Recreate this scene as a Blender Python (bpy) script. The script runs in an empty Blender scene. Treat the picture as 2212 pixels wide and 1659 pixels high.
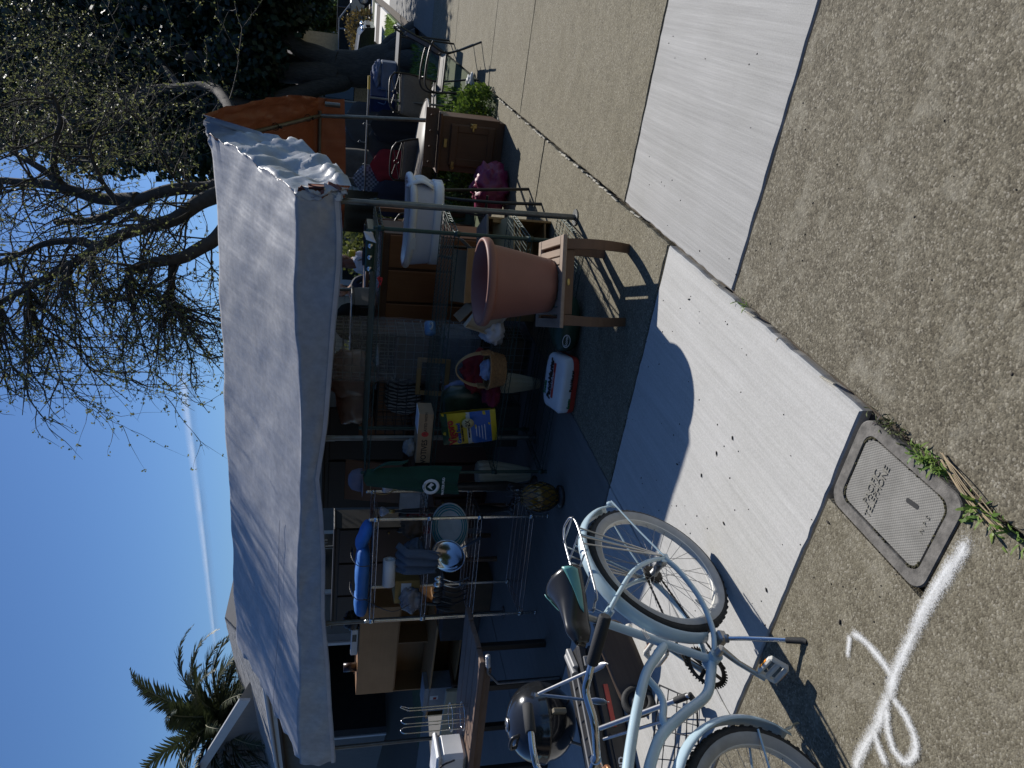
import bpy, bmesh, math, random
from math import sin, cos, pi, radians, hypot, atan2, sqrt
from mathutils import Vector as V, Matrix, Euler, noise
random.seed(7)
S = bpy.context.scene
COL = S.collection
# ------------------------------------------------------------------ camera
CAMH, PITCH, ROLL, HEAD, FPX = 1.75, radians(14.2), radians(1.35), radians(28.8), 1600.0
_f0 = V((-sin(HEAD), cos(HEAD), 0)); _r0 = V((cos(HEAD), sin(HEAD), 0)); _u0 = V((0, 0, 1))
_fw = _f0*cos(PITCH) - _u0*sin(PITCH); _t0 = _u0*cos(PITCH) + _f0*sin(PITCH)
_rt = _r0*cos(ROLL) + _t0*sin(ROLL); _up = _t0*cos(ROLL) - _r0*sin(ROLL)
EYE = V((0, 0, CAMH))
cam_data = bpy.data.cameras.new('camera'); cam = bpy.data.objects.new('camera', cam_data); COL.objects.link(cam)
cam_data.sensor_fit = 'HORIZONTAL'; cam_data.sensor_width = 36.0; cam_data.lens = 36.0*FPX/2212.0
cam_data.clip_start = 0.05; cam_data.clip_end = 9000
mx = Matrix((( -_up.x, _rt.x, -_fw.x, EYE.x), (-_up.y, _rt.y, -_fw.y, EYE.y), (-_up.z, _rt.z, -_fw.z, EYE.z), (0, 0, 0, 1)))
cam.matrix_world = mx          # the phone was held upright, the picture lies on its side
S.camera = cam
# ------------------------------------------------------------------ light
SUN = V((0.20, 1.0, 0.87)).normalized()
W = bpy.data.worlds.new('World'); S.world = W; W.use_nodes = True
wn = W.node_tree; bg = wn.nodes['Background']
sky = wn.nodes.new('ShaderNodeTexSky'); sky.sky_type = 'NISHITA'; sky.sun_disc = False
sky.sun_elevation = math.asin(SUN.z); sky.sun_rotation = atan2(SUN.x, SUN.y)
sky.air_density = 1.0; sky.dust_density = 0.4; sky.ozone_density = 4.5; sky.altitude = 50
tint = wn.nodes.new('ShaderNodeMix'); tint.data_type = 'RGBA'; tint.blend_type = 'MULTIPLY'; tint.inputs[0].default_value = 1.0; tint.inputs[7].default_value = (.82, 1.06, 1.38, 1)
wn.links.new(sky.outputs[0], tint.inputs[6]); wn.links.new(tint.outputs[2], bg.inputs[0]); bg.inputs[1].default_value = 0.062
sl = bpy.data.lights.new('sun', 'SUN'); sl.energy = 5.0; sl.angle = radians(0.53); sl.color = (1.0, 0.96, 0.90)
so = bpy.data.objects.new('sun', sl); COL.objects.link(so); so.location = (3, 15, 16)
so.rotation_euler = (-SUN).to_track_quat('-Z', 'Y').to_euler()
S.view_settings.view_transform = 'Standard'; S.view_settings.look = 'None'
S.view_settings.exposure = 0.12; S.view_settings.gamma = 1.0; S.view_settings.use_curve_mapping = False
S.cycles.max_bounces = 6; S.cycles.transparent_max_bounces = 8; S.cycles.diffuse_bounces = 2; S.cycles.transmission_bounces = 4; S.cycles.caustics_reflective = False; S.cycles.caustics_refractive = False; S.cycles.use_denoising = True

# ------------------------------------------------------------------ measuring helpers (pixels of the photograph at 2212 wide -> metres)
def _ray(x, y): return _fw*FPX + _rt*(829.5 - y) - _up*(x - 1106.0)
def gz(x, y, z=0.0):
    d = _ray(x, y); return EYE + d*((z - CAMH)/d.z)
def py(x, y, Y):
    d = _ray(x, y); return EYE + d*(Y/d.y)

# ------------------------------------------------------------------ mesh builder
I4 = Matrix.Identity(4)
def T(x=0, y=0, z=0): return Matrix.Translation((x, y, z))
def Rz(a): return Matrix.Rotation(a, 4, 'Z')
def Rx(a): return Matrix.Rotation(a, 4, 'X')
def Ry(a): return Matrix.Rotation(a, 4, 'Y')
class MB:
    def __init__(s): s.v = []; s.f = []; s.sm = []
    def add(s, vs, fs, smooth=False, m=None):
        o = len(s.v)
        s.v += [tuple(m @ V(p)) if m is not None else tuple(p) for p in vs]
        s.f += [tuple(i + o for i in f) for f in fs]; s.sm += [smooth]*len(fs)
        return s
    def box(s, c, d, r=None, bev=0.0, m=None):
        mm = T(*c) @ (Euler(r).to_matrix().to_4x4() if r else I4)
        if m is not None: mm = m @ mm
        hx, hy, hz = d[0]/2, d[1]/2, d[2]/2
        if bev <= 0:
            vs = [(x, y, z) for x in (-hx, hx) for y in (-hy, hy) for z in (-hz, hz)]
            return s.add(vs, [(0,1,3,2),(4,6,7,5),(0,4,5,1),(2,3,7,6),(0,2,6,4),(1,5,7,3)], False, mm)
        b = min(bev, hx*.9, hy*.9, hz*.9); vs = []; ix = {}
        for sx in (-1, 1):
            for sy in (-1, 1):
                for sz in (-1, 1):
                    for a, p in enumerate(((sx*hx, sy*(hy-b), sz*(hz-b)), (sx*(hx-b), sy*hy, sz*(hz-b)), (sx*(hx-b), sy*(hy-b), sz*hz))):
                        ix[sx, sy, sz, a] = len(vs); vs.append(p)
        fs = []
        for q in (-1, 1):
            fs.append([ix[q,a,b_,0] for a, b_ in ((-1,-1),(1,-1),(1,1),(-1,1))]); fs.append([ix[a,q,b_,1] for a, b_ in ((-1,-1),(1,-1),(1,1),(-1,1))])
            fs.append([ix[a,b_,q,2] for a, b_ in ((-1,-1),(1,-1),(1,1),(-1,1))])
        for q in (-1, 1):
            for w in (-1, 1):
                fs.append([ix[q,w,-1,0], ix[q,w,1,0], ix[q,w,1,1], ix[q,w,-1,1]]); fs.append([ix[q,-1,w,0], ix[q,1,w,0], ix[q,1,w,2], ix[q,-1,w,2]])
                fs.append([ix[-1,q,w,1], ix[1,q,w,1], ix[1,q,w,2], ix[-1,q,w,2]])
                for e in (-1, 1): fs.append([ix[q,w,e,0], ix[q,w,e,1], ix[q,w,e,2]])
        out = []
        for f in fs:
            n = (V(vs[f[1]])-V(vs[f[0]])).cross(V(vs[f[2]])-V(vs[f[0]])); c0 = sum((V(vs[i]) for i in f), V())/len(f)
            out.append(tuple(f) if n.dot(c0) > 0 else tuple(reversed(f)))
        return s.add(vs, out, False, mm)
    def tube(s, pts, r, n=8, closed=False, cap=True, smooth=True, m=None, flat=1.0):
        P = [V(p) for p in pts]; k = len(P)
        rr = r if isinstance(r, (list, tuple)) else [r]*k
        tan = []
        for i in range(k):
            a = P[(i-1) % k] if (closed or i > 0) else P[i]; b = P[(i+1) % k] if (closed or i < k-1) else P[i]
            t = b - a; tan.append(t.normalized() if t.length > 1e-9 else V((0, 0, 1)))
        u = tan[0].orthogonal().normalized()
        if abs(tan[0].z) < .9:
            u = V((0, 0, 1)) - tan[0]*tan[0].z; u.normalize()
        vs = []; fs = []
        for i in range(k):
            u = u - tan[i]*u.dot(tan[i]); u = u.normalized() if u.length > 1e-6 else tan[i].orthogonal().normalized()
            w = tan[i].cross(u)
            for j in range(n):
                a = 2*pi*j/n; vs.append(P[i] + u*(cos(a)*rr[i]*flat) + w*(sin(a)*rr[i]))
        for i in range(k if closed else k-1):
            for j in range(n):
                a = i*n + j; b = i*n + (j+1) % n; c = ((i+1) % k)*n + (j+1) % n; d = ((i+1) % k)*n + j
                fs.append((a, b, c, d))
        s.add(vs, fs, smooth, m)
        if cap and not closed:
            s.add(vs[:n], [tuple(range(n-1, -1, -1))], False, m); s.add(vs[-n:], [tuple(range(n))], False, m)
        return s
    def lathe(s, prof, n=24, c=(0, 0, 0), smooth=True, m=None, sx=1.0, sy=1.0, cap=True):
        vs = []; fs = []; k = len(prof)
        for r, z in prof:
            for j in range(n):
                a = 2*pi*j/n; vs.append((c[0] + r*cos(a)*sx, c[1] + r*sin(a)*sy, c[2] + z))
        for i in range(k-1):
            for j in range(n): fs.append((i*n+j, i*n+(j+1) % n, (i+1)*n+(j+1) % n, (i+1)*n+j))
        s.add(vs, fs, smooth, m)
        if not cap: return s
        if prof[0][0] > 1e-4: s.add(vs[:n], [tuple(range(n-1, -1, -1))], False, m)
        if prof[-1][0] > 1e-4: s.add(vs[-n:], [tuple(range(n))], False, m)
        return s
    def prism(s, poly, h0, h1, m=None, smooth=False):
        n = len(poly); vs = [(x, y, h0) for x, y in poly] + [(x, y, h1) for x, y in poly]
        a = sum(poly[i][0]*poly[(i+1) % n][1] - poly[(i+1) % n][0]*poly[i][1] for i in range(n))
        fs = [tuple(range(n-1, -1, -1)), tuple(range(n, 2*n))]
        sd = [(i, (i+1) % n, n+(i+1) % n, n+i) for i in range(n)]
        if (a < 0): fs = [tuple(reversed(f)) for f in fs]; sd = [tuple(reversed(f)) for f in sd]
        s.add(vs, fs, False, m)
        o = len(s.v) - len(vs); s.f += [tuple(i + o for i in f) for f in sd]; s.sm += [smooth]*n
        return s
    def grid(s, fn, nu, nv, smooth=True, m=None, closeu=False):
        vs = [fn(i/nu, j/nv) for j in range(nv+1) for i in range(nu+1)]
        fs = [(j*(nu+1)+i, j*(nu+1)+i+1, (j+1)*(nu+1)+i+1, (j+1)*(nu+1)+i) for j in range(nv) for i in range(nu)]
        return s.add(vs, fs, smooth, m)
    def ball(s, c, r, n=12, k=8, m=None, fn=None):
        rx, ry, rz = r if isinstance(r, (list, tuple)) else (r, r, r)
        vs = []; fs = []
        for i in range(k+1):
            th = pi*i/k
            for j in range(n):
                a = 2*pi*j/n; p = V((sin(th)*cos(a), sin(th)*sin(a), cos(th))); q = fn(p) if fn else 1.0
                vs.append((c[0]+p.x*rx*q, c[1]+p.y*ry*q, c[2]+p.z*rz*q))
        for i in range(k):
            for j in range(n): fs.append((i*n+j, (i+1)*n+j, (i+1)*n+(j+1) % n, i*n+(j+1) % n))
        return s.add(vs, fs, True, m)
    def quad(s, a, b, c, d, m=None): return s.add([a, b, c, d], [(0, 1, 2, 3)], False, m)
    def ring(s, R, r, c=(0, 0, 0), n=32, k=8, m=None, flat=1.0):   # torus about z
        return s.tube([(c[0]+R*cos(2*pi*i/n), c[1]+R*sin(2*pi*i/n), c[2]) for i in range(n)], r, k, closed=True, m=m, flat=flat)
    def mesh(s, name):
        me = bpy.data.meshes.new(name); me.from_pydata([tuple(p) for p in s.v], [], s.f); me.polygons.foreach_set('use_smooth', s.sm); me.update(); return me
    def build(s, name, mat, parent=None, solid=0.0, sub=0, kind=None, loc=None, rot=None, offset=0.0):
        o = bpy.data.objects.new(name, s.mesh(name)); COL.objects.link(o)
        if mat: o.data.materials.append(mat)
        if parent: o.parent = parent
        if loc is not None: o.location = loc
        if rot is not None: o.rotation_euler = rot
        if sub: md = o.modifiers.new('Subdivision', 'SUBSURF'); md.levels = sub; md.render_levels = sub
        if solid: md = o.modifiers.new('Solidify', 'SOLIDIFY'); md.thickness = solid; md.offset = offset
        if kind: o['kind'] = kind
        return o
def tag(o, label, cat, group=None):
    o['label'] = label; o['category'] = cat
    if group: o['group'] = group
    return o
def thing(name, label, cat, loc=(0, 0, 0), rz=0.0, group=None, rot=None):
    o = bpy.data.objects.new(name, None); COL.objects.link(o); o.empty_display_size = .1
    o.location = loc; o.rotation_euler = rot if rot else (0, 0, rz)
    return tag(o, label, cat, group)
def copy_thing(root, label, loc, rz, group=None):
    r = root.copy(); COL.objects.link(r); r.location = loc; r.rotation_euler = (0, 0, rz); r['label'] = label
    if group: r['group'] = group
    for ch in list(root.children):
        c = ch.copy(); COL.objects.link(c); c.parent = r
        for g_ in list(ch.children):
            d = g_.copy(); COL.objects.link(d); d.parent = c
    return r
def curve(pts, n=6):          # Catmull-Rom through points
    P = [V(p) for p in pts]; out = []
    for i in range(len(P)-1):
        a = P[i-1] if i else P[0]*2-P[1]; b = P[i]; c = P[i+1]; d = P[i+2] if i+2 < len(P) else P[-1]*2-P[-2]
        for k in range(n):
            t = k/n; out.append(0.5*((2*b)+(c-a)*t+(2*a-5*b+4*c-d)*t*t+(3*b-a-3*c+d)*t**3))
    out.append(P[-1]); return out
def lettering(txt, size, mat, parent, m, name='lettering', depth=.0008, bold=0.0, align='CENTER', sx=1.0, shear=0.0, sp=1.0):
    cu = bpy.data.curves.new('txt', 'FONT'); cu.body = txt; cu.size = size; cu.extrude = depth; cu.offset = bold; cu.align_x = align; cu.align_y = 'CENTER'; cu.resolution_u = 2; cu.shear = shear; cu.space_line = sp
    o = bpy.data.objects.new('txt', cu); COL.objects.link(o)
    me = bpy.data.meshes.new_from_object(o.evaluated_get(bpy.context.evaluated_depsgraph_get()))
    bpy.data.objects.remove(o); bpy.data.curves.remove(cu)
    me.transform(m @ Matrix.Diagonal((sx, 1, 1, 1))); me.materials.clear(); me.materials.append(mat); me.name = name
    q = bpy.data.objects.new(name, me); COL.objects.link(q); q.parent = parent; return q

# ------------------------------------------------------------------ materials
def nodes_of(name):
    m = bpy.data.materials.new(name); m.use_nodes = True; nt = m.node_tree
    return m, nt, nt.nodes['Principled BSDF']
def c4(c): return (c[0], c[1], c[2], 1.0)
def ramp(nt, fac, stops):
    r = nt.nodes.new('ShaderNodeValToRGB'); e = r.color_ramp.elements
    while len(e) > 1: e.remove(e[-1])
    e[0].position = stops[0][0]; e[0].color = c4(stops[0][1])
    for p, c in stops[1:]: q = e.new(p); q.color = c4(c)
    nt.links.new(fac, r.inputs[0]); return r.outputs[0]
def noise_n(nt, scale, detail=4, rough=.55, vec=None, stretch=None, typ='noise', obj=True):
    tc = nt.nodes.new('ShaderNodeTexCoord'); out = tc.outputs['Object']
    if stretch:
        mp = nt.nodes.new('ShaderNodeMapping'); mp.inputs['Scale'].default_value = stretch[:3]
        if len(stretch) > 3: mp.inputs['Rotation'].default_value = (0, 0, stretch[3])
        nt.links.new(out, mp.inputs[0]); out = mp.outputs[0]
    if typ == 'vor':
        n = nt.nodes.new('ShaderNodeTexVoronoi'); n.inputs['Scale'].default_value = scale; nt.links.new(out, n.inputs['Vector']); return n
    n = nt.nodes.new('ShaderNodeTexNoise'); n.inputs['Scale'].default_value = scale; n.inputs['Detail'].default_value = detail; n.inputs['Roughness'].default_value = rough
    nt.links.new(out, n.inputs['Vector']); return n.outputs['Fac']
def mixc(nt, fac, a, b, mode='MIX'):
    x = nt.nodes.new('ShaderNodeMix'); x.data_type = 'RGBA'; x.blend_type = mode
    if isinstance(fac, float): x.inputs[0].default_value = fac
    else: nt.links.new(fac, x.inputs[0])
    for k, q in ((6, a), (7, b)):
        if isinstance(q, (tuple, list)): x.inputs[k].default_value = c4(q)
        else: nt.links.new(q, x.inputs[k])
    return x.outputs[2]
def bump(nt, bs, h, strength=.3, dist=.01, prev=None):
    b = nt.nodes.new('ShaderNodeBump'); b.inputs['Strength'].default_value = strength; b.inputs['Distance'].default_value = dist
    nt.links.new(h, b.inputs['Height'])
    if prev: nt.links.new(prev, b.inputs['Normal'])
    nt.links.new(b.outputs[0], bs.inputs['Normal']); return b.outputs[0]
_mc = {}
def mat(name, col, rough=.6, metal=0.0, var=.18, scale=9.0, bmp=0.0, bscale=60.0, col2=None, stretch=None, spec=.5, trans=0.0, alpha=1.0, coat=0.0):
    if name in _mc: return _mc[name]
    m, nt, bs = nodes_of(name)
    a = tuple(min(1, x*(1-var)) for x in col); b = tuple(min(1, x*(1+var)) for x in (col2 or col))
    f = noise_n(nt, scale, 5, .6, stretch=stretch)
    nt.links.new(ramp(nt, f, [(.3, a), (.7, b)]), bs.inputs['Base Color'])
    bs.inputs['Roughness'].default_value = rough; bs.inputs['Metallic'].default_value = metal; bs.inputs['Specular IOR Level'].default_value = spec
    if trans: bs.inputs['Transmission Weight'].default_value = trans
    if coat: bs.inputs['Coat Weight'].default_value = coat; bs.inputs['Coat Roughness'].default_value = .12
    if alpha < 1: bs.inputs['Alpha'].default_value = alpha
    if bmp: bump(nt, bs, noise_n(nt, bscale, 4, .6, stretch=stretch), bmp, .004)
    _mc[name] = m; return m
def wood(name, c1, c2, scale=6.0, axis=0, rough=.55, bmp=.15):
    if name in _mc: return _mc[name]
    m, nt, bs = nodes_of(name); st = [22.0, 22.0, 22.0]; st[axis] = 1.2
    f = noise_n(nt, scale*.35, 6, .65, stretch=st); g_ = noise_n(nt, 2.0, 3)
    cc = ramp(nt, f, [(.25, c1), (.5, tuple((x+y)/2 for x, y in zip(c1, c2))), (.75, c2)])
    cc = mixc(nt, .5, cc, ramp(nt, g_, [(.3, tuple(x*.75 for x in c1)), (.7, c2)]))
    nt.links.new(cc, bs.inputs['Base Color']); bs.inputs['Roughness'].default_value = rough
    if bmp: bump(nt, bs, f, bmp, .002)
    _mc[name] = m; return m
def leafmat(name, c1, c2, trans=.35):
    if name in _mc: return _mc[name]
    m, nt, bs = nodes_of(name)
    oi = nt.nodes.new('ShaderNodeNewGeometry')
    cc = ramp(nt, oi.outputs['Random Per Island'], [(0, c1), (1, c2)])
    nt.links.new(cc, bs.inputs['Base Color']); bs.inputs['Roughness'].default_value = .5
    tr = nt.nodes.new('ShaderNodeBsdfTranslucent'); nt.links.new(cc, tr.inputs[0])
    mx_ = nt.nodes.new('ShaderNodeMixShader'); mx_.inputs[0].default_value = trans
    nt.links.new(bs.outputs[0], mx_.inputs[1]); nt.links.new(tr.outputs[0], mx_.inputs[2])
    nt.links.new(mx_.outputs[0], nt.nodes['Material Output'].inputs[0]); _mc[name] = m; return m
# ================================================================== ground
def aggregate(name, dark, mid, light, stain, scale=115.0, patch=None, white=(.42,.39,.33)):
    m, nt, bs = nodes_of(name)
    v = noise_n(nt, scale, typ='vor'); v2 = noise_n(nt, scale*.55, typ='vor')
    sep = nt.nodes.new('ShaderNodeSeparateColor'); nt.links.new(v.outputs['Color'], sep.inputs[0])
    sep2 = nt.nodes.new('ShaderNodeSeparateColor'); nt.links.new(v2.outputs['Color'], sep2.inputs[0])
    peb = ramp(nt, sep.outputs[0], [(0, tuple(x*.5 for x in dark)), (.18, dark), (.40, mid), (.68, mid), (.88, light), (1, white)])
    peb2 = ramp(nt, sep2.outputs[1], [(0, dark), (.6, mid), (1, light)])
    cc = mixc(nt, .3, peb, peb2)
    big = noise_n(nt, 2.2, 9, .76)
    cc = mixc(nt, ramp(nt, big, [(.35, (0,0,0)), (.7, (1,1,1))]), cc, mixc(nt, 1.0, cc, stain, 'MULTIPLY'))
    fine = noise_n(nt, 9, 6, .7)
    cc = mixc(nt, .28, cc, ramp(nt, fine, [(.3, tuple(x*.55 for x in mid)), (.75, light)]))
    grit = noise_n(nt, 240, 2, .6); cc = mixc(nt, ramp(nt, grit, [(.66, (0,0,0)), (.72, (.7,.7,.7))]), cc, white); cc = mixc(nt, ramp(nt, grit, [(.30, (.75,.75,.75)), (.36, (0,0,0))]), cc, tuple(x*.45 for x in dark))
    if patch:
        pf = noise_n(nt, 4.5, 10, .80)
        cc = mixc(nt, ramp(nt, pf, [(.52, (0,0,0)), (.66, (.55,.55,.55))]), cc, patch)
    nt.links.new(cc, bs.inputs['Base Color']); bs.inputs['Roughness'].default_value = .88; bs.inputs['Specular IOR Level'].default_value = .3
    bump(nt, bs, v.outputs['Distance'], .38, -.004); return m
def broomed(name, c1, c2, ang, blot=.8):
    m, nt, bs = nodes_of(name)
    st = noise_n(nt, 1.0, 5, .7, stretch=(75, 1.6, 60, ang)); st2 = noise_n(nt, 1.0, 4, .6, stretch=(20, .7, 10, ang)); fl = noise_n(nt, 2.2, 7, .65); sp = noise_n(nt, 160, 3, .7)
    cc = ramp(nt, st, [(.25, c1), (.75, c2)])
    cc = mixc(nt, .35, cc, ramp(nt, st2, [(.3, c1), (.7, c2)]))
    cc = mixc(nt, ramp(nt, fl, [(.35, (0,0,0)), (.75, (.8,.8,.8))]), cc, mixc(nt, 1.0, cc, (blot, blot, blot*.97), 'MULTIPLY'))
    cc = mixc(nt, .30, cc, ramp(nt, sp, [(.3, tuple(x*.6 for x in c1)), (.7, c2)]))
    nt.links.new(cc, bs.inputs['Base Color']); bs.inputs['Roughness'].default_value = .82; bs.inputs['Specular IOR Level'].default_value = .35
    bump(nt, bs, st, .35, .004); return m
M_AGN = aggregate('aggregate concrete dark', (.045,.037,.023), (.140,.122,.087), (.285,.258,.192), (.74,.71,.64), 150, patch=(.29,.27,.215))
M_AGB = aggregate('aggregate concrete brown', (.085,.070,.045), (.172,.152,.108), (.285,.258,.190), (.78,.76,.69), 160, patch=(.27,.248,.195))
M_AGF = aggregate('aggregate concrete tan', (.08,.067,.043), (.178,.157,.109), (.275,.248,.175), (.76,.74,.67), 160)
M_GRY = broomed('broomed grey concrete', (.23,.226,.216), (.49,.482,.462), pi/2)
M_LGT = broomed('broomed pale concrete', (.38,.372,.35), (.60,.59,.562), 0.12, .84)
M_OLD = broomed('old grey concrete', (.13,.125,.115), (.20,.193,.178), 0.0)  # base tone lowered to deepen the shade under the canopy
M_DIRT = mat('dirt', (.07,.055,.04), .95, var=.4, scale=30, bmp=.6, bscale=40)
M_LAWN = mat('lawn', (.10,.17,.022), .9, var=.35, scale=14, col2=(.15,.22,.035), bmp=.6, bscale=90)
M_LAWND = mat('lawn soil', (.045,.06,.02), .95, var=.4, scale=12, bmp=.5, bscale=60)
M_WHITEC = mat('bright concrete', (.62,.60,.55), .85, var=.10, scale=3)
M_ASPH = mat('asphalt', (.05,.05,.052), .9, var=.3, scale=50, bmp=.4, bscale=160)
M_BLACK = mat('black rubber', (.018,.018,.018), .7, var=.3)
M_GREENS = leafmat('weed leaves', (.10,.20,.03), (.24,.33,.07), .4)
def struct(name, b, m, parent=None):
    o = b.build(name, m, parent)
    if not parent: o['kind'] = 'structure'
    return o
B1 = -1.06
g0 = MB(); g0.quad((-700, -300, -.10), (700, -300, -.10), (700, 1500, -.10), (-700, 1500, -.10)); struct('ground', g0, M_DIRT)
def slab(parent, x0, x1, y0, y1, m, z=0.0, gap=.007, name='slab', th=.09, rough=0.0):
    """a slab with slightly rounded worn edges, its own mesh"""
    b = MB(); x0 += gap; x1 -= gap; y0 += gap; y1 -= gap
    nx = max(2, int((x1-x0)/.05)) if rough else 1; ny = max(2, int((y1-y0)/.05)) if rough else 1
    pts = []
    def side(a, c, n):
        for i in range(n): pts.append((a[0]+(c[0]-a[0])*i/n, a[1]+(c[1]-a[1])*i/n))
    side((x0, y0), (x1, y0), nx); side((x1, y0), (x1, y1), ny); side((x1, y1), (x0, y1), nx); side((x0, y1), (x0, y0), ny)
    if rough: pts = [(p[0]+rough*(random.random()-.5), p[1]+rough*(random.random()-.5)) for p in pts]
    cx, cy = (x0+x1)/2, (y0+y1)/2; be = .007
    def off(p, d): return (p[0] + (d if p[0] < cx else -d)*(abs(p[0]-cx) > (x1-x0)/2-.03), p[1] + (d if p[1] < cy else -d)*(abs(p[1]-cy) > (y1-y0)/2-.03))
    inner = [off(p, be) for p in pts]; n = len(pts)
    vs = [(p[0], p[1], z-th) for p in pts] + [(p[0], p[1], z-be) for p in pts] + [(p[0], p[1], z) for p in inner]
    fs = [(i, (i+1) % n, n+(i+1) % n, n+i) for i in range(n)] + [(n+i, n+(i+1) % n, 2*n+(i+1) % n, 2*n+i) for i in range(n)] + [tuple(range(2*n, 3*n))]
    b.add(vs, fs); return b.build(name, m, parent)
sw = MB(); sw.quad((B1, -3, -.035), (.55, -3, -.035), (.55, 60, -.035), (B1, 60, -.035)); sw = struct('sidewalk', sw, M_DIRT)
ys = [-2.6, 2.80, 4.24, 7.25, 8.98, 11.89, 14.9, 17.8, 20.7, 23.6, 27.0, 31, 35, 40, 46, 53, 60]
for i in range(len(ys)-1):
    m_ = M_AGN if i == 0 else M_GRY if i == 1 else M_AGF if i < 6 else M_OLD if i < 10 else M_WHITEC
    slab(sw, B1+.004, .55, ys[i], ys[i+1], m_, 0, .005 if i > 1 else .008, rough=.008 if i < 4 else 0)
dw = MB(); dw.quad((-14, -3, -.036), (B1, -3, -.036), (B1, 8.3, -.036), (-14, 8.3, -.036)); dw = struct('driveway', dw, M_DIRT)
DZ = .010
nb = MB(); nb.prism([(-2.629,-2.6),(B1-.006,-2.6),(B1-.006,1.319),(-1.423,1.319),(-1.423,1.803),(-2.629,1.803)], DZ-.09, DZ); nb.build('slab', M_AGB, dw)     # notched round the in-ground box
slab(dw, -2.635, B1-.004, 1.815, 3.50, M_LGT, DZ, .006, rough=.008)
slab(dw, -5.755, -2.635, -2.6, 1.81, M_AGB, DZ, .006, rough=.006)
slab(dw, -5.755, -2.635, 1.815, 3.50, M_LGT, DZ, .006, rough=.006)
slab(dw, -2.635, B1-.004, 3.505, 6.20, M_AGF, DZ, .006, rough=.010)
slab(dw, -2.635, B1-.004, 6.205, 8.25, M_AGF, DZ, .006, rough=.008)
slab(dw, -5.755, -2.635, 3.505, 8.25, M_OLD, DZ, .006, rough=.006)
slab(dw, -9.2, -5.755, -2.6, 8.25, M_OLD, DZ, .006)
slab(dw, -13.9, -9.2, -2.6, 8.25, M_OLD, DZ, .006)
# crumbled mortar lip along the joint between driveway and sidewalk
lip = MB(); random.seed(3)
y = 1.85
while y < 8.2:
    L = random.uniform(.03, .14)
    if random.random() < (.75 if y > 4.2 else .35):
        w = random.uniform(.006, .018) if y > 4.2 else random.uniform(.005, .010); L *= random.uniform(.5, 1); lip.box((B1-.003+random.uniform(-.006, .006), y+L/2, DZ+.001), (w, L*.92, .014), (0, random.uniform(-.1, .1), random.uniform(-.15, .15)), .004)
    y += L
lip.build('mortar_crumbs', mat('mortar', (.40,.37,.30), .95, var=.35, scale=30, bmp=.5), dw, kind='stuff')
# seeds and grit scattered over the slabs
sd = MB(); random.seed(11)
for k in range(150):
    x = random.uniform(-2.5, -.1) if k % 3 else random.uniform(-2.3, -1.2); y = random.uniform(1.25, 4.2)
    z = DZ if x < B1 else 0.0; r = random.uniform(.0016, .0038)
    sd.ball((x, y, z+.001), (r*random.uniform(.8, 1.6), r, .002), 6, 4)
for k in range(10):
    x = random.uniform(-2.4, -1.2); y = random.uniform(1.4, 3.3); a = random.random()*6
    sd.ball((0, 0, 0), (.011, .004, .003), 8, 4, m=T(x, y, DZ+.003) @ Rz(a))
q = sd.build('seed_litter', mat('dark seeds', (.03,.024,.018), .8, var=.4)); q['kind'] = 'stuff'; q['label'] = 'dark seeds and bits scattered over the slabs'
# sprayed white survey marks
m_, nt, bs = nodes_of('white spray paint'); bs.inputs['Base Color'].default_value = (.72,.72,.70,1); bs.inputs['Roughness'].default_value = .8
uvn = nt.nodes.new('ShaderNodeAttribute'); uvn.attribute_name = 'edge'
n1 = noise_n(nt, 220, 4, .8); n2 = noise_n(nt, 16, 4, .7)
ma = nt.nodes.new('ShaderNodeMath'); ma.operation = 'MULTIPLY_ADD'; nt.links.new(n1, ma.inputs[0]); ma.inputs[1].default_value = 2.6; ma.inputs[2].default_value = -1.62
mb = nt.nodes.new('ShaderNodeMath'); mb.operation = 'ADD'; nt.links.new(ma.outputs[0], mb.inputs[0]); nt.links.new(uvn.outputs['Fac'], mb.inputs[1])
mc = nt.nodes.new('ShaderNodeMath'); mc.operation = 'MULTIPLY_ADD'; nt.links.new(n2, mc.inputs[0]); mc.inputs[1].default_value = .8; mc.inputs[2].default_value = -.25
md = nt.nodes.new('ShaderNodeMath'); md.operation = 'ADD'; md.use_clamp = True; nt.links.new(mb.outputs[0], md.inputs[0]); nt.links.new(mc.outputs[0], md.inputs[1])
nt.links.new(md.outputs[0], bs.inputs['Alpha']); M_SPRAY = m_
def spray(pts, w, z):
    w *= 1.25
    P = curve(pts, 8); vs = []; fs = []; ed = []
    for i, p in enumerate(P):
        t = (P[min(i+1, len(P)-1)]-P[max(i-1, 0)]).normalized(); nrm = V((-t.y, t.x, 0))
        endf = min(1, min(i, len(P)-1-i)/3)
        for k in range(5):
            o = (k-2)/2; vs.append((p.x+nrm.x*o*w, p.y+nrm.y*o*w, z)); ed.append((1-abs(o))*1.15*endf)
    for i in range(len(P)-1):
        for k in range(4): fs.append((i*5+k, i*5+k+1, i*5+k+6, i*5+k+5))
    b = MB(); b.add(vs, fs); o = b.build('spray_mark', M_SPRAY, dw); at_ = o.data.attributes.new('edge', 'FLOAT', 'POINT'); at_.data.foreach_set('value', ed); return o
def P2(*a): return [gz(x, y, DZ) for x, y in a]
zz = DZ + .004
spray(P2((1838,1368),(1835,1395),(1832,1425)), .014, zz)
spray(P2((1837,1362),(1870,1385),(1905,1425),(1928,1462),(1930,1490)), .018, zz+.0005)
spray(P2((2105,1150),(2050,1240),(2000,1320),(1960,1400),(1930,1470),(1925,1520)), .026, zz+.001)
spray(P2((2080,1180),(2010,1290),(1970,1370)), .02, zz+.0013)
spray(P2((1930,1480),(1900,1560),(1865,1620),(1845,1670)), .026, zz+.0015)
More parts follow.
